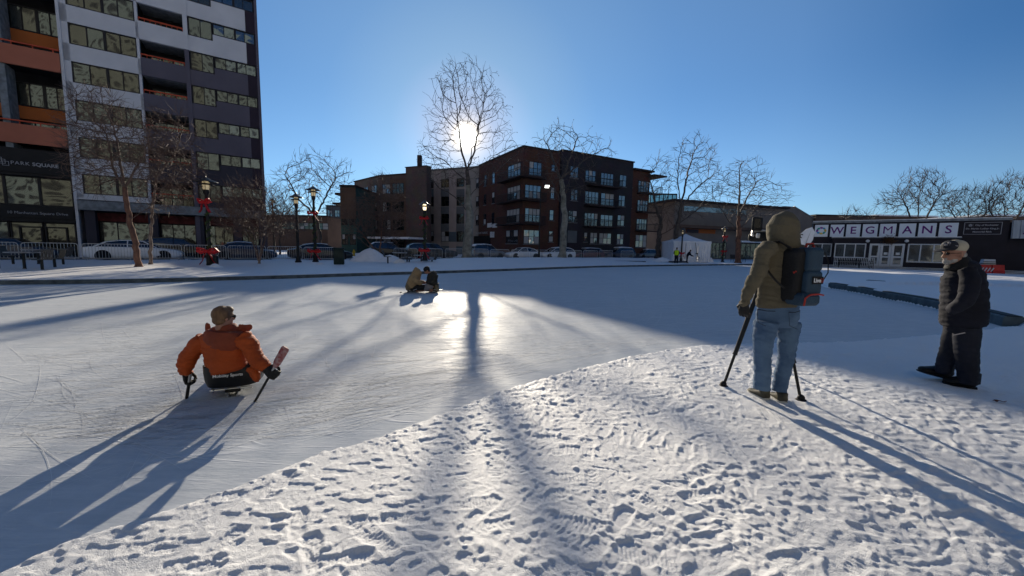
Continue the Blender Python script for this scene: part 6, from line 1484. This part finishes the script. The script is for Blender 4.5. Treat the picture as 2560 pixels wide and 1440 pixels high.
b = MB(); b.tube([c0+Bx*x+By*-.155+Vector((0, 0, z)) for x, z in ((-.12, -.26), (-.11, -.19), (-.06, -.16), (.04, -.155), (.10, -.165))], .008, 6); put(b.build('red_piping', 'pack_red', None, 40), bk)
b = MB(); b.tube([c0+Bx*x+By*-.052+Vector((0, 0, z)) for x, z in ((-.152, .045), (-.145, .03), (-.125, .05), (-.11, .03), (-.092, .045))], .005, 5); put(b.build('red_script', 'pack_red', None, 40), bk)
rot_pack = Matrix.Translation(c0+Bx*.045+By*-.131+Vector((0, 0, -.03))) @ Matrix.Rotation(math.atan2(Bx.y, Bx.x), 4, 'Z') @ Matrix.Rotation(math.pi/2, 4, 'X')
b = MB(); b.bevel_box((0, 0, 0), (.125, .07, .012), .004); me_ = b.mesh('patch', 'pack_black'); me_.transform(rot_pack); o = bpy.data.objects.new('patch', me_); COL.objects.link(o); put(o, bk)
for tx, mm, xx in (('Live', 'label_white', -.014), ('U', 'pack_red', .042)):
    me_ = text_mesh(tx, .052, ext=.002, bold=.0012); me_.materials.clear(); me_.materials.append(MATS[mm]); me_.transform(rot_pack @ Matrix.Translation((xx, -.002, .008))); o2 = bpy.data.objects.new('lettering', me_); COL.objects.link(o2); o2.parent = o
b = MB(); b.tube([G.p(2020, 612, -.2)-Vector((0, 0, .0)), G.p(2040, 612, -.2), G.p(2062, 632, -.2), G.p(2071, 655, -.2), G.p(2070, 682, -.2), G.p(2055, 705, -.2), G.p(2032, 720, -.2)], .005, 6); put(b.build('cable', 'pack_black', None, 40), bk)
b = MB(); b.tube([G.p(2012, 622, -.15), G.p(2018, 610, -.15), G.p(2032, 610, -.15), G.p(2036, 624, -.15)], .012, 8); put(b.build('grab_handle', 'pack_red', None, 40), bk)
b = MB(); b.tube([G.p(1985, 650, -.1), G.p(1973, 618, -.16), G.p(1950, 605, -.14), G.p(1930, 606, .0), G.p(1916, 622, .1)], [(.028, .008)]*5, 8, up=(0, -1, 0)); b.tube([G.p(1960, 720, -.20), G.p(1940, 702, -.22), G.p(1918, 677, -.16), G.p(1910, 660, .05)], [(.018, .006)]*4, 8, up=(0, -1, 0)); put(b.build('straps', 'pack_black', None, 50), bk)
# tripod and camera
ft = [gnd(1808, 966, .045), gnd(2002, 1001, .045), gnd(1912, 905, .05)]; ap = at(1931, 628, 4.12)
tp = thing('camera_tripod', 'black video tripod straddling the camera operator', 'tripod', (ap.x, ap.y, .045))
for i, q in enumerate(ft):
    d_ = (q-ap); b = MB(); P_ = lambda t_: ap+d_*t_
    b.tube([P_(0.0), P_(.40)], .021, 10); b.tube([P_(.38), P_(.40), P_(.74), P_(.755)], [.026, .024, .022, .026], 10); b.tube([P_(.74), P_(.97)], .0145, 10); o = b.build('leg', 'carbon', None, 40); put(o, tp)
    b = MB(); b.ell(q+Vector((0, 0, .03)), (.034, .034, .034), 10, 8); b.tube([q+Vector((0, 0, .004)), q+Vector((0, 0, .018))], [.055, .04], 12); q2 = b.build('foot', 'boot_black', None, 50); q2.parent = o; q2.matrix_parent_inverse = Matrix.Translation((-tp.location)) @ Matrix.Identity(4); q2.matrix_parent_inverse = Matrix.Identity(4)
b = MB(); b.tube([ap+Vector((0, 0, -.08)), ap+Vector((0, 0, .12))], [.05, .045], 12); put(b.build('tripod_head', 'carbon', None, 40), tp)
vc = at(1905, 590, 4.16); cm = thing('video_camera', 'black video camera with a raised monitor in front of the hooded operator', 'camera', tuple(vc))
b = MB(); b.bevel_box(vc+Vector((.03, .02, -.01)), (.26, .16, .10), .03, rot=(0, 0, 2.2)); solid('camera_body', b, .007, 2, 'pack_black', cm)
b = MB(); b.tube([vc+Vector((-.10, .0, .0)), vc+Vector((-.085, .03, .05)), vc+Vector((-.02, .03, .055)), vc+Vector((.08, .0, .05))], [.016, .015, .015, .014], 8); put(b.build('top_handle', 'stick_silver', None, 40), cm)
b = MB(); b.bevel_box(at(1893, 560, 4.14), (.115, .04, .14), .012, rot=(0, 0, .25)); put(b.build('monitor', 'pack_black', None, 40), cm)
b = MB(); b.bevel_box(at(1893, 558, 4.115), (.085, .006, .10), .002, rot=(0, 0, .25)); put(b.build('monitor_screen', 'lens_dark', None), cm)
b = MB(); b.bevel_box(at(1895, 589, 4.06), (.035, .03, .05), .01, rot=(0, 0, .3)); put(b.build('viewfinder', 'paper_white', None), cm)
b = MB(); b.tube([ap+Vector((0, 0, .1)), at(1915, 604, 4.14)], .035, 10); put(b.build('mount_plate', 'carbon', None, 40), cm)

# ---------- man walking to the left, hands in the jacket pockets
K = Fig(4.30, .66); f = Vector((-.98, .05, -.08))
b = MB(); hc = K.p(2384, 634, 0); W, eu = head_parts(b, hc, f, s_=1.02)
K.limb(b, [(2405, 660, 0, 25, 1), (2412, 720, 0, 40, .8), (2408, 800, 0, 40, .8)]); K.limb(b, [(2395, 815, .1, 20), (2375, 870, .12, 13), (2368, 925, .14, 11)]); K.limb(b, [(2418, 815, -.05, 20), (2416, 880, -.04, 13), (2424, 945, -.03, 11)]); K.limb(b, [(2425, 690, -.20, 14), (2418, 745, -.16, 11), (2412, 770, -.05, 10)])
hand(b, K.p(2412, 775, -.03), Vector((-1, .35, -.25)), Vector((-.1, -1, .2)), .5, .9)
wm = rooted(b, 'person in dark navy jacket and beige cap walking left, hand in pocket', .008); eyes(W, eu, wm)
b = MB(); K.limb(b, [(2392, 664, 0, 38, .9), (2404, 672, 0, 46, 1.0), (2408, 690, 0, 52, 1.15), (2410, 730, 0, 56, 1.15), (2409, 775, 0, 60, 1.1), (2407, 800, 0, 61, 1.05), (2407, 812, 0, 60, 1.0)], 22)
K.limb(b, [(2418, 672, -.20, 24), (2426, 700, -.25, 25), (2420, 738, -.29, 24), (2411, 755, -.29, 22), (2392, 768, -.23, 20), (2380, 775, -.16, 18)], 16); K.limb(b, [(2405, 680, .22, 22), (2400, 730, .28, 20), (2372, 770, .24, 16)], 14)
solid('jacket', b, .011, 3, 'jacket_navy', wm, .03, (6, 18), 13)
b = MB(); K.limb(b, [(2396, 676, 0, 42, .9), (2400, 658, 0, 36, .95), (2402, 645, 0, 27, .9), (2404, 640, 0, 22, .9)], 18); solid('collar', b, .010, 3, 'cloth_black', wm, .012)
b = MB(); K.limb(b, [(2398, 806, .0, 50, .8), (2402, 822, 0, 46, .8)], 18); K.limb(b, [(2392, 815, .10, 36), (2378, 860, .12, 29), (2368, 890, .13, 26), (2360, 915, .14, 25), (2358, 932, .14, 22)], 16); K.limb(b, [(2418, 815, -.05, 38), (2416, 870, -.05, 34), (2418, 910, -.04, 31), (2421, 945, -.03, 29), (2420, 958, -.03, 26)], 16)
solid('trousers', b, .011, 3, 'trousers_navy', wm, .022, (6, 16), 17)
b = MB(); b.tube([K.p(2384, 838, -.24), K.p(2413, 832, -.30)], .006, 5); put(b.build('reflective_seam', 'trousers_grey', None), wm)
shoe('boot', gnd(2440, 973, .05), gnd(2356, 958, .05), .15, .15, 'boot_black', 'boot_black', wm)
hl = gnd(2372, 951, .05); shoe('boot', hl+Vector((0, .02, .01)), hl+Vector((-.33, .04, .085)), .15, .15, 'boot_black', 'boot_black', wm)
b = MB(); b.ell(W(0, -.018, .070), (.088, .108, .082), 18, 12, rot=eu); o_cap = solid('cap', b, .008, 2, 'cap_beige', wm)
b = MB(); b.ell(W(0, .042, .082), (.080, .070, .066), 16, 10, rot=eu); b.tube([W(0, .07, .052), W(0, .12, .050), W(0, .175, .036), W(0, .185, .033)], [(.075, .012), (.078, .010), (.055, .008), (.02, .005)], 14, up=W(1, 0, 0)-W(0, 0, 0)); solid('cap_front', b, .007, 2, 'cap_dark', wm)
b = MB()
for q in ((-.02, .10, .10), (-.035, .085, .12), (.0, .1, .11)): b.ell(W(*q), (.016, .012, .014), 8, 6, rot=eu)
b.tube([W(-.08, .04, .085), W(-.04, .09, .10)], .008, 6); put(b.build('goggles_strap', 'trousers_grey', None, 50), wm)
b = MB(); b.ell(W(0, .060, -.082), (.040, .040, .036), 12, 8, rot=eu); b.ell(W(0, .088, -.047), (.026, .014, .009), 10, 6, rot=eu); b.ell(W(-.03, .03, -.07), (.03, .04, .03), 10, 6, rot=eu); solid('beard', b, .006, 2, 'beard_white', wm, .006, (40, 60))
b = MB(); b.ell(W(0, -.06, -.02), (.066, .05, .05), 12, 8, rot=eu); put(b.build('hair', 'beard_white', None, 60), wm)
b = MB(); b.ell(W(-.035, .097, .005), (.022, .006, .015), 10, 6, rot=eu); b.tube([W(-.058, .09, .008), W(-.078, .0, .008)], .003, 5); put(b.build('glasses', 'lens_dark', None, 50), wm)

# ---------- sledge rider in the orange jacket
S = Fig(3.72, .82); f = Vector((.45, .88, -.05))
b = MB(); hc = S.p(560, 793, 0); W, eu = head_parts(b, hc, f, s_=.84)
S.limb(b, [(562, 830, 0, 30, .8), (566, 880, 0, 40, .6), (570, 935, 0, 36, .6)]); S.limb(b, [(490, 862, -.02, 15), (464, 905, -.04, 12), (470, 940, -.06, 9)]); S.limb(b, [(625, 855, -.02, 15), (642, 900, -.05, 12), (672, 926, -.08, 9)])
S.limb(b, [(550, 950, .05, 18), (570, 915, .45, 14), (585, 905, .85, 11)]); S.limb(b, [(590, 950, .05, 18), (632, 905, .42, 14), (610, 905, .8, 11)])
LS_ = S.p(464, 1013, -.06); LT = S.p(476, 935, -.06); RS_ = S.p(636, 1006, -.10); RT = S.p(715, 868, -.10)
axl = (LT-LS_).normalized(); axr = (RT-RS_).normalized(); gl_ = S.p(470, 944, -.06); gr_ = S.p(678, 932, -.10)
hl_w = S.p(463, 930, -.05); hr_w = S.p(664, 921, -.08)
hand(b, hl_w, Vector((.05, .15, -1)), Vector((-.9, -.3, 0)), 1.15, .72, -1); hand(b, hr_w, (gr_-hr_w), Vector((-.2, -.9, .4)), 1.15, .72, 1)
sr = rooted(b, 'person in an orange jacket sitting on an ice sledge holding two sticks', .008); eyes(W, eu, sr)
b = MB(); S.limb(b, [(562, 826, .0, 44, .75), (560, 845, 0, 66, .62), (560, 868, 0, 64, .64), (564, 900, 0, 58, .66), (567, 918, 0, 57, .66), (569, 927, 0, 54, .66)], 22)
S.limb(b, [(512, 850, -.01, 26), (490, 868, -.03, 25), (468, 898, -.05, 23), (463, 915, -.06, 21), (465, 936, -.06, 16)], 16); S.limb(b, [(606, 846, -.01, 27), (622, 862, -.03, 26), (638, 892, -.05, 22), (652, 910, -.07, 20), (668, 921, -.08, 14)], 16)
S.limb(b, [(628, 920, -.06, 14), (640, 938, -.08, 12), (644, 955, -.08, 4)], 8)
solid('jacket', b, .0085, 1, 'jacket_orange', sr, .038, (8, 26), 23)
b = MB(); S.limb(b, [(558, 868, -.028, 52, .60), (560, 850, -.028, 63, .60), (562, 836, -.028, 58, .62), (563, 826, -.025, 47, .72)], 20); solid('yoke', b, .009, 2, 'jacket_yoke', sr, .014, (8, 12), 25)
b = MB(); S.limb(b, [(562, 836, .02, 44, .8), (562, 822, .02, 40, .8), (560, 813, .02, 32, .85)], 16)
b.tube([S.p(520, 826, .02), S.p(519, 812, .03), S.p(517, 807, .05)], [(.03, .014), (.025, .01), (.008, .004)], 8); b.tube([S.p(596, 822, .03), S.p(614, 822, .06), S.p(631, 816, .1)], [(.05, .015), (.045, .012), (.025, .006)], 10, up=(0, 0, 1)); b.tube([S.p(612, 830, .0), S.p(622, 838, .0)], [(.03, .012), (.018, .008)], 8)
solid('collar', b, .008, 2, 'jacket_yoke', sr, .008)
b = MB(); b.ell(W(0, -.022, .038), (.076, .091, .083), 18, 12, rot=eu); b.ell(W(0, -.055, -.03), (.066, .052, .047), 14, 10, rot=eu); b.ell(W(0, .03, .085), (.058, .058, .038), 12, 8, rot=eu); solid('hair', b, .007, 2, 'hair_brown', sr, .009, (34, 18), 31)
b = MB(); b.tube([W(.078, -.0, .008), W(.072, .075, .006)], .003, 5); b.ell(W(.036, .095, .004), (.026, .007, .018), 10, 6, rot=eu); b.ell(W(-.036, .095, .004), (.026, .007, .018), 10, 6, rot=eu); put(b.build('glasses', 'lens_dark', None, 50), sr)
b = MB(); hand(b, hl_w, Vector((.05, .15, -1)), Vector((-.9, -.3, 0)), 1.15, 1.2, -1); solid('glove', b, .0045, 2, 'glove_black', sr)
b = MB(); hand(b, hr_w, (gr_-hr_w), Vector((-.2, -.9, .4)), 1.15, 1.22, 1); b.tube([hr_w-(gr_-hr_w).normalized()*.03, hr_w+(gr_-hr_w).normalized()*.03], [.045, .042], 12); solid('glove', b, .0045, 2, 'glove_black', sr)
b = MB(); S.limb(b, [(552, 950, .05, 26), (572, 915, .45, 20), (585, 905, .85, 15)]); S.limb(b, [(592, 950, .05, 26), (640, 892, .42, 21), (612, 905, .8, 16)]); solid('trousers', b, .011, 2, 'cloth_black', sr, .02)
# sticks: things held
def stick(label, lo_, hi_, hand_at, blade):
    t = thing('sledge_stick', label, 'hockey stick', tuple(lo_)); ax = (hi_-lo_); L_ = ax.length; ax.normalize(); P_ = lambda s_: lo_+ax*s_
    b = MB(); b.tube([P_(.0), P_(L_*(.52 if blade else .75))], [(.017, .012)]*2, 8, up=(0, -1, 0)); put(b.build('tape_grip', 'carbon', None, 40), t)
    b = MB(); b.tube([P_(L_*(.52 if blade else .74)), P_(L_*(.66 if blade else 1.0))], [(.016, .011)]*2, 8, up=(0, -1, 0)); put(b.build('shaft', 'stick_silver', None, 40), t)
    if blade: b = MB(); b.tube([P_(L_*.64), P_(L_*.72), P_(L_*.97), P_(L_*1.0)], [(.014, .018), (.012, .038), (.012, .042), (.009, .03)], 10, up=(0, -1, 0)); put(b.build('blade', 'stick_red', None, 40), t)
    b = MB()
    for k in range(3): v = Vector((-.012+.012*k, .0, 0)); b.tube([P_(.0)+v, P_(-.028)+v*1.6], [.006, .003], 5)
    put(b.build('spikes', 'aluminium', None), t); return t
stick('short dark stick planted on the ice by the rider\'s left hand', LS_, LT, gl_, False); stick('stick with a red patterned blade raised in the rider\'s right hand', RS_, RT, gr_, True)
def sledge(label, seat, fwd, s_=1., bucket='bucket_black', logo=None):
    F = Vector(fwd).normalized(); X_ = Vector((F.y, -F.x, 0)); t = thing('ice_sledge', label, 'sledge', tuple(seat))
    P_ = lambda x, y, z: Vector((seat.x, seat.y, 0))+X_*x*s_+F*y*s_+Vector((0, 0, z*s_))
    rings = []
    for z, rx, ry in ((.10, .17, .17), (.115, .205, .20), (.17, .222, .21), (.24, .228, .21), (.30, .23, .205), (.305, .222, .197), (.24, .21, .195), (.14, .16, .16)):
        rings.append([P_(rx*math.copysign(abs(math.cos(a))**.6, math.cos(a)), ry*math.copysign(abs(math.sin(a))**.6, math.sin(a)), z*(1.0 if math.sin(a) < .3 else .75) + (.0 if z < .2 else 0)) for a in np.linspace(0, 2*math.pi, 28, endpoint=False)])
    b = MB(); b.loft(rings); put(b.build('bucket', bucket, None, 50), t)
    for sd in (-1, 1): b = MB(); b.tube([P_(sd*.05, -.16, .095), P_(sd*.05, .2, .095), P_(sd*.07, .75, .11), P_(sd*.05, .85, .16)], .012*s_, 8); put(b.build('frame_rail', 'aluminium', None, 40), t)
    b = MB(); b.tube([P_(-.15, -.13, .075), P_(.15, -.13, .075)], .012*s_, 8); b.ell(P_(-.155, -.13, .075), (.022*s_,)*3, 8, 6); put(b.build('cross_bar', 'aluminium', None, 40), t)
    for sd in (-1, 1): b = MB(); b.loft([[P_(sd*.035-.004, y, z), P_(sd*.035+.004, y, z), P_(sd*.035+.004, y, z2), P_(sd*.035-.004, y, z2)] for y, z, z2 in ((-.16, .012, .03), (-.13, .001, .05), (.10, .001, .05), (.13, .012, .03))]); put(b.build('runner', 'aluminium', None), t)
    b = MB(); b.bevel_box(P_(0, -.02, .062), (.12*s_, .26*s_, .03*s_), .008, rot=(0, 0, math.atan2(F.y, F.x)-math.pi/2)); put(b.build('runner_holder', 'carbon', None), t)
    b = MB(); b.ell(P_(0, .82, .03), (.03*s_, .05*s_, .03*s_), 8, 6); put(b.build('front_skid', 'carbon', None, 50), t)
    if logo:
        me_ = text_mesh(logo, .040, ext=.0015, bold=.0004); me_.materials.clear(); me_.materials.append(MATS['label_white']); o_ = P_(-.01, -.228, .232); q_ = Matrix((X_, Vector((0, 0, 1)), -F)).transposed().to_4x4(); me_.transform(Matrix.Translation(o_) @ q_); oo = bpy.data.objects.new('lettering', me_); COL.objects.link(oo); put(oo, t)
    return t
p = gnd(573, 988, 0); sledge('black bucket ice sledge under the rider in the orange jacket', Vector((p.x+.01, p.y+.10, 0)), (-.40, .92, 0), 1.1, logo='Mobility Sports')

# ---------- two children on sledges, heads together
Q_ = Fig(gnd(1050, 731).y, .97)
b = MB(); W, eu = head_parts(b, Q_.p(1043, 681, .05), Vector((.75, -.1, -.45)), s_=.92); Q_.limb(b, [(1038, 690, 0, 9), (1036, 705, 0, 12), (1030, 722, 0, 12)]); Q_.limb(b, [(1036, 697, -.1, 5), (1046, 706, -.15, 4.5), (1059, 704, -.05, 4)]); Q_.limb(b, [(1030, 722, -.05, 7), (1062, 719, -.1, 6), (1082, 727, -.1, 4)])
hand(b, Q_.p(1058, 704, -.05), Vector((1, .1, 0)), Vector((0, -.2, 1)), .8, .85); k1 = rooted(b, 'child in a tan pointed hood crouched on a sledge, leaning to the right', .014); eyes(W, eu, k1, .92)
b = MB(); Q_.limb(b, [(1040, 688, .02, 12), (1038, 694, 0, 14.5), (1034, 704, 0, 16, .85), (1031, 714, 0, 16.5, .85), (1030, 719, 0, 15, .85)], 16); Q_.limb(b, [(1036, 694, -.12, 8), (1042, 704, -.18, 7.5), (1050, 707, -.15, 6.5), (1057, 704, -.07, 5)], 12); solid('hoodie', b, .02, 3, 'hoodie_tan', k1, .04, (6, 12), 41)
b = MB(); Q_.limb(b, [(1040, 691, .02, 12.5), (1042, 682, .03, 12.5), (1041, 675, .02, 9), (1039.5, 670, .02, 4), (1039, 667.5, .02, 1)], 14); solid('hood', b, .018, 3, 'hoodie_tan', k1, .02)
b = MB(); Q_.limb(b, [(1029, 721, -.03, 9), (1046, 719, -.1, 8.5), (1062, 719, -.12, 7.5), (1074, 724, -.12, 6)], 12); solid('trousers', b, .018, 2, 'cloth_black', k1, .02)
b = MB(); Q_.limb(b, [(1023, 708, -.05, 6), (1021, 716, -.08, 8), (1022, 725, -.08, 7)], 12); solid('blanket', b, .018, 2, 'camo', k1, .03, (14, 14))
b = MB(); hand(b, Q_.p(1057, 704, -.06), Vector((1, .1, 0)), Vector((0, -.2, 1)), .8, 1.05); solid('glove', b, .008, 1, 'glove_black', k1)
b = MB(); W, eu = head_parts(b, Q_.p(1067, 676, .05), Vector((-.8, -.2, -.45)), s_=.94); Q_.limb(b, [(1078, 685, 0, 8), (1080, 700, 0, 11), (1078, 718, 0, 11)]); Q_.limb(b, [(1088, 690, -.1, 5), (1080, 706, -.2, 4.5), (1066, 706, -.08, 4)]); Q_.limb(b, [(1078, 718, -.05, 7), (1062, 722, -.1, 6), (1040, 727, -.1, 4)])
hand(b, Q_.p(1068, 706, -.08), Vector((-1, .1, 0)), Vector((0, -.2, 1)), .8, .85); k2 = rooted(b, 'child in a dark coat and knit hat on a sledge facing the tan hooded child', .014); eyes(W, eu, k2, .94)
b = MB(); Q_.limb(b, [(1077, 681, .0, 9), (1080, 686, 0, 13, .85), (1080, 697, 0, 14, .85), (1080, 708, 0, 14.5, .85), (1080, 714, 0, 13.5, .85)], 16); Q_.limb(b, [(1089, 687, -.1, 7), (1087, 698, -.16, 7), (1080, 706, -.2, 6), (1068, 706, -.09, 5)], 12); solid('coat', b, .018, 3, 'coat_dark', k2, .035, (6, 12), 47)
b = MB(); b.ell(W(0, -.015, .05), (.092, .112, .09), 14, 10, rot=eu); b.ell(W(0, -.05, -.02), (.075, .06, .07), 12, 8, rot=eu); solid('hat', b, .014, 2, 'cloth_black', k2)
b = MB(); Q_.limb(b, [(1079, 716, -.05, 9), (1068, 717, -.15, 8.5), (1066, 726, -.2, 6.5)], 12); solid('trousers', b, .016, 2, 'trousers_grey', k2, .02)
b = MB(); Q_.limb(b, [(1090, 714, -.05, 5), (1092, 721, -.1, 6.5), (1091, 729, -.12, 6)], 12); solid('boot', b, .016, 2, 'camo', k2, .02)
b = MB(); hand(b, Q_.p(1068, 706, -.09), Vector((-1, .1, 0)), Vector((0, -.2, 1)), .8, 1.05); solid('glove', b, .008, 1, 'skin', k2)
p = gnd(1032, 730, 0); sledge('low sledge under the tan hooded child', Vector((p.x, p.y+.05, 0)), (1, -.12, 0), 1.0); p = gnd(1080, 731, 0); sledge('low sledge under the child in the dark coat', Vector((p.x, p.y+.12, 0)), (-1, -.1, 0), 1.0)
stick('dark stick lying under the tan hooded child', Q_.p(1006, 734.5, -.35), Q_.p(1042, 723, -.3), None, False); stick('small stick at the feet of the child in the dark coat', Q_.p(1106, 724.5, -.1), Q_.p(1086, 724, -.2), None, False)
p = gnd(1002, 731.5, 0); b = MB(); b.lathe([(.0, .0), (.038, .0), (.039, .012), (.038, .026), (0, .026)], n=16); o = b.build('hockey_puck', 'boot_black', None, 50, loc=tuple(p)); tag(o, 'black puck on the sunlit ice left of the two children', 'puck')

# ---------- two far men before the tent
def standing(label, px, pyt, pyb, Y, vest, bend=0., face=(-.2, 1, 0)):
    g = at(px, pyb, Y); h = at(px, pyt, Y).z-g.z; k = h/1.78; F = Vector(face).normalized(); X_ = Vector((F.y, -F.x, 0)); P_ = lambda x, y, z: g+(X_*x+F*y+Vector((0, 0, z)))*k
    b = MB(); hd = P_(0, bend*.75, 1.62-bend*.32); W, eu = head_parts(b, hd, F+Vector((0, 0, -bend)), s_=k)
    b.tube([P_(0, bend*.6, 1.42-bend*.2), P_(0, bend*.35, 1.2-bend*.05), P_(0, 0, .92)], [(.17*k, .10*k), (.15*k, .10*k), (.14*k, .1*k)], 12, up=X_)
    arms = []
    for sd in (-1, 1):
        a0, a1, a2 = P_(sd*.2, bend*.55, 1.38-bend*.2), P_(sd*.27, bend*.6+.08, 1.12-bend*.25), P_(sd*.2, bend*.8+.25, .98-bend*.2); arms.append((a0, a1, a2)); b.tube([a0, a1, a2], [.05*k, .042*k, .032*k], 10); hand(b, a2, (a2-a1), Vector((sd, 0, .3)), .7, k)
        b.tube([P_(sd*.09, 0, .92), P_(sd*.1, .02*sd, .48), P_(sd*.11, .05*sd, .05)], [.085*k, .06*k, .045*k], 10)
    o = rooted(b, label, .02*k); eyes(W, eu, o, k)
    b = MB(); b.tube([P_(0, bend*.62, 1.46-bend*.2), P_(0, bend*.55, 1.38-bend*.18), P_(0, bend*.3, 1.15), P_(0, 0, .86)], [(.12*k, .09*k), (.22*k, .13*k), (.20*k, .14*k), (.20*k, .14*k)], 14, up=X_)
    for a0, a1, a2 in arms: b.tube([a0, a1, a2], [.075*k, .062*k, .048*k], 10)
    solid('jacket', b, .022*k, 2, 'jacket_navy', o, .03)
    if vest: b = MB(); b.tube([P_(0, 0, 1.44), P_(0, 0, 1.36), P_(0, 0, 1.15), P_(0, 0, .90)], [(.13*k, .10*k), (.215*k, .145*k), (.215*k, .16*k), (.215*k, .16*k)], 16, up=X_); solid('safety_vest', b, .022*k, 1, 'vest_yellow', o)
    b = MB()
    for sd in (-1, 1): b.tube([P_(sd*.09, 0, .95), P_(sd*.1, .02*sd, .48), P_(sd*.11, .05*sd, .08)], [.11*k, .085*k, .075*k], 12); b.tube([P_(sd*.11, .0+.05*sd, .05), P_(sd*.12, .17+.05*sd, .04)], [.055*k, .045*k], 8)
    solid('trousers', b, .02*k, 2, 'trousers_navy', o, .02)
    b = MB(); b.ell(W(0, -.01, .045), (.09*k, .11*k, .095*k), 12, 8, rot=eu); put(b.build('hat', 'cloth_black', None, 60), o); return o
Yv = on(1690, 658).y
standing('person in a bright yellow safety vest beside the white tent', 1690, 617.5, 658.5, Yv, True, .05, (.4, 1, 0)); standing('person in dark clothes bending forward before the white tent', 1717, 621, 658, Yv-.5, False, .42, (.75, -.6, 0))
# dead leaf on the snow
p = gnd(2500, 1007, .06); b = MB(); b.loft([[p+Vector((x, -.01+y, z)), p+Vector((x, .012+y, z+.006)), p+Vector((x, .03+y, z))] for x, y, z in ((-.045, 0, .01), (-.02, .004, .022), (.01, -.004, .016), (.05, .0, .005))], caps=False, closed=False); b.tube([p+Vector((.05, .01, .008)), p+Vector((.09, .02, .012))], .003, 5)
o = b.build('dead_leaf', 'hedge_rust', None); tag(o, 'curled brown leaf on the shaded snow at the right edge', 'leaf')
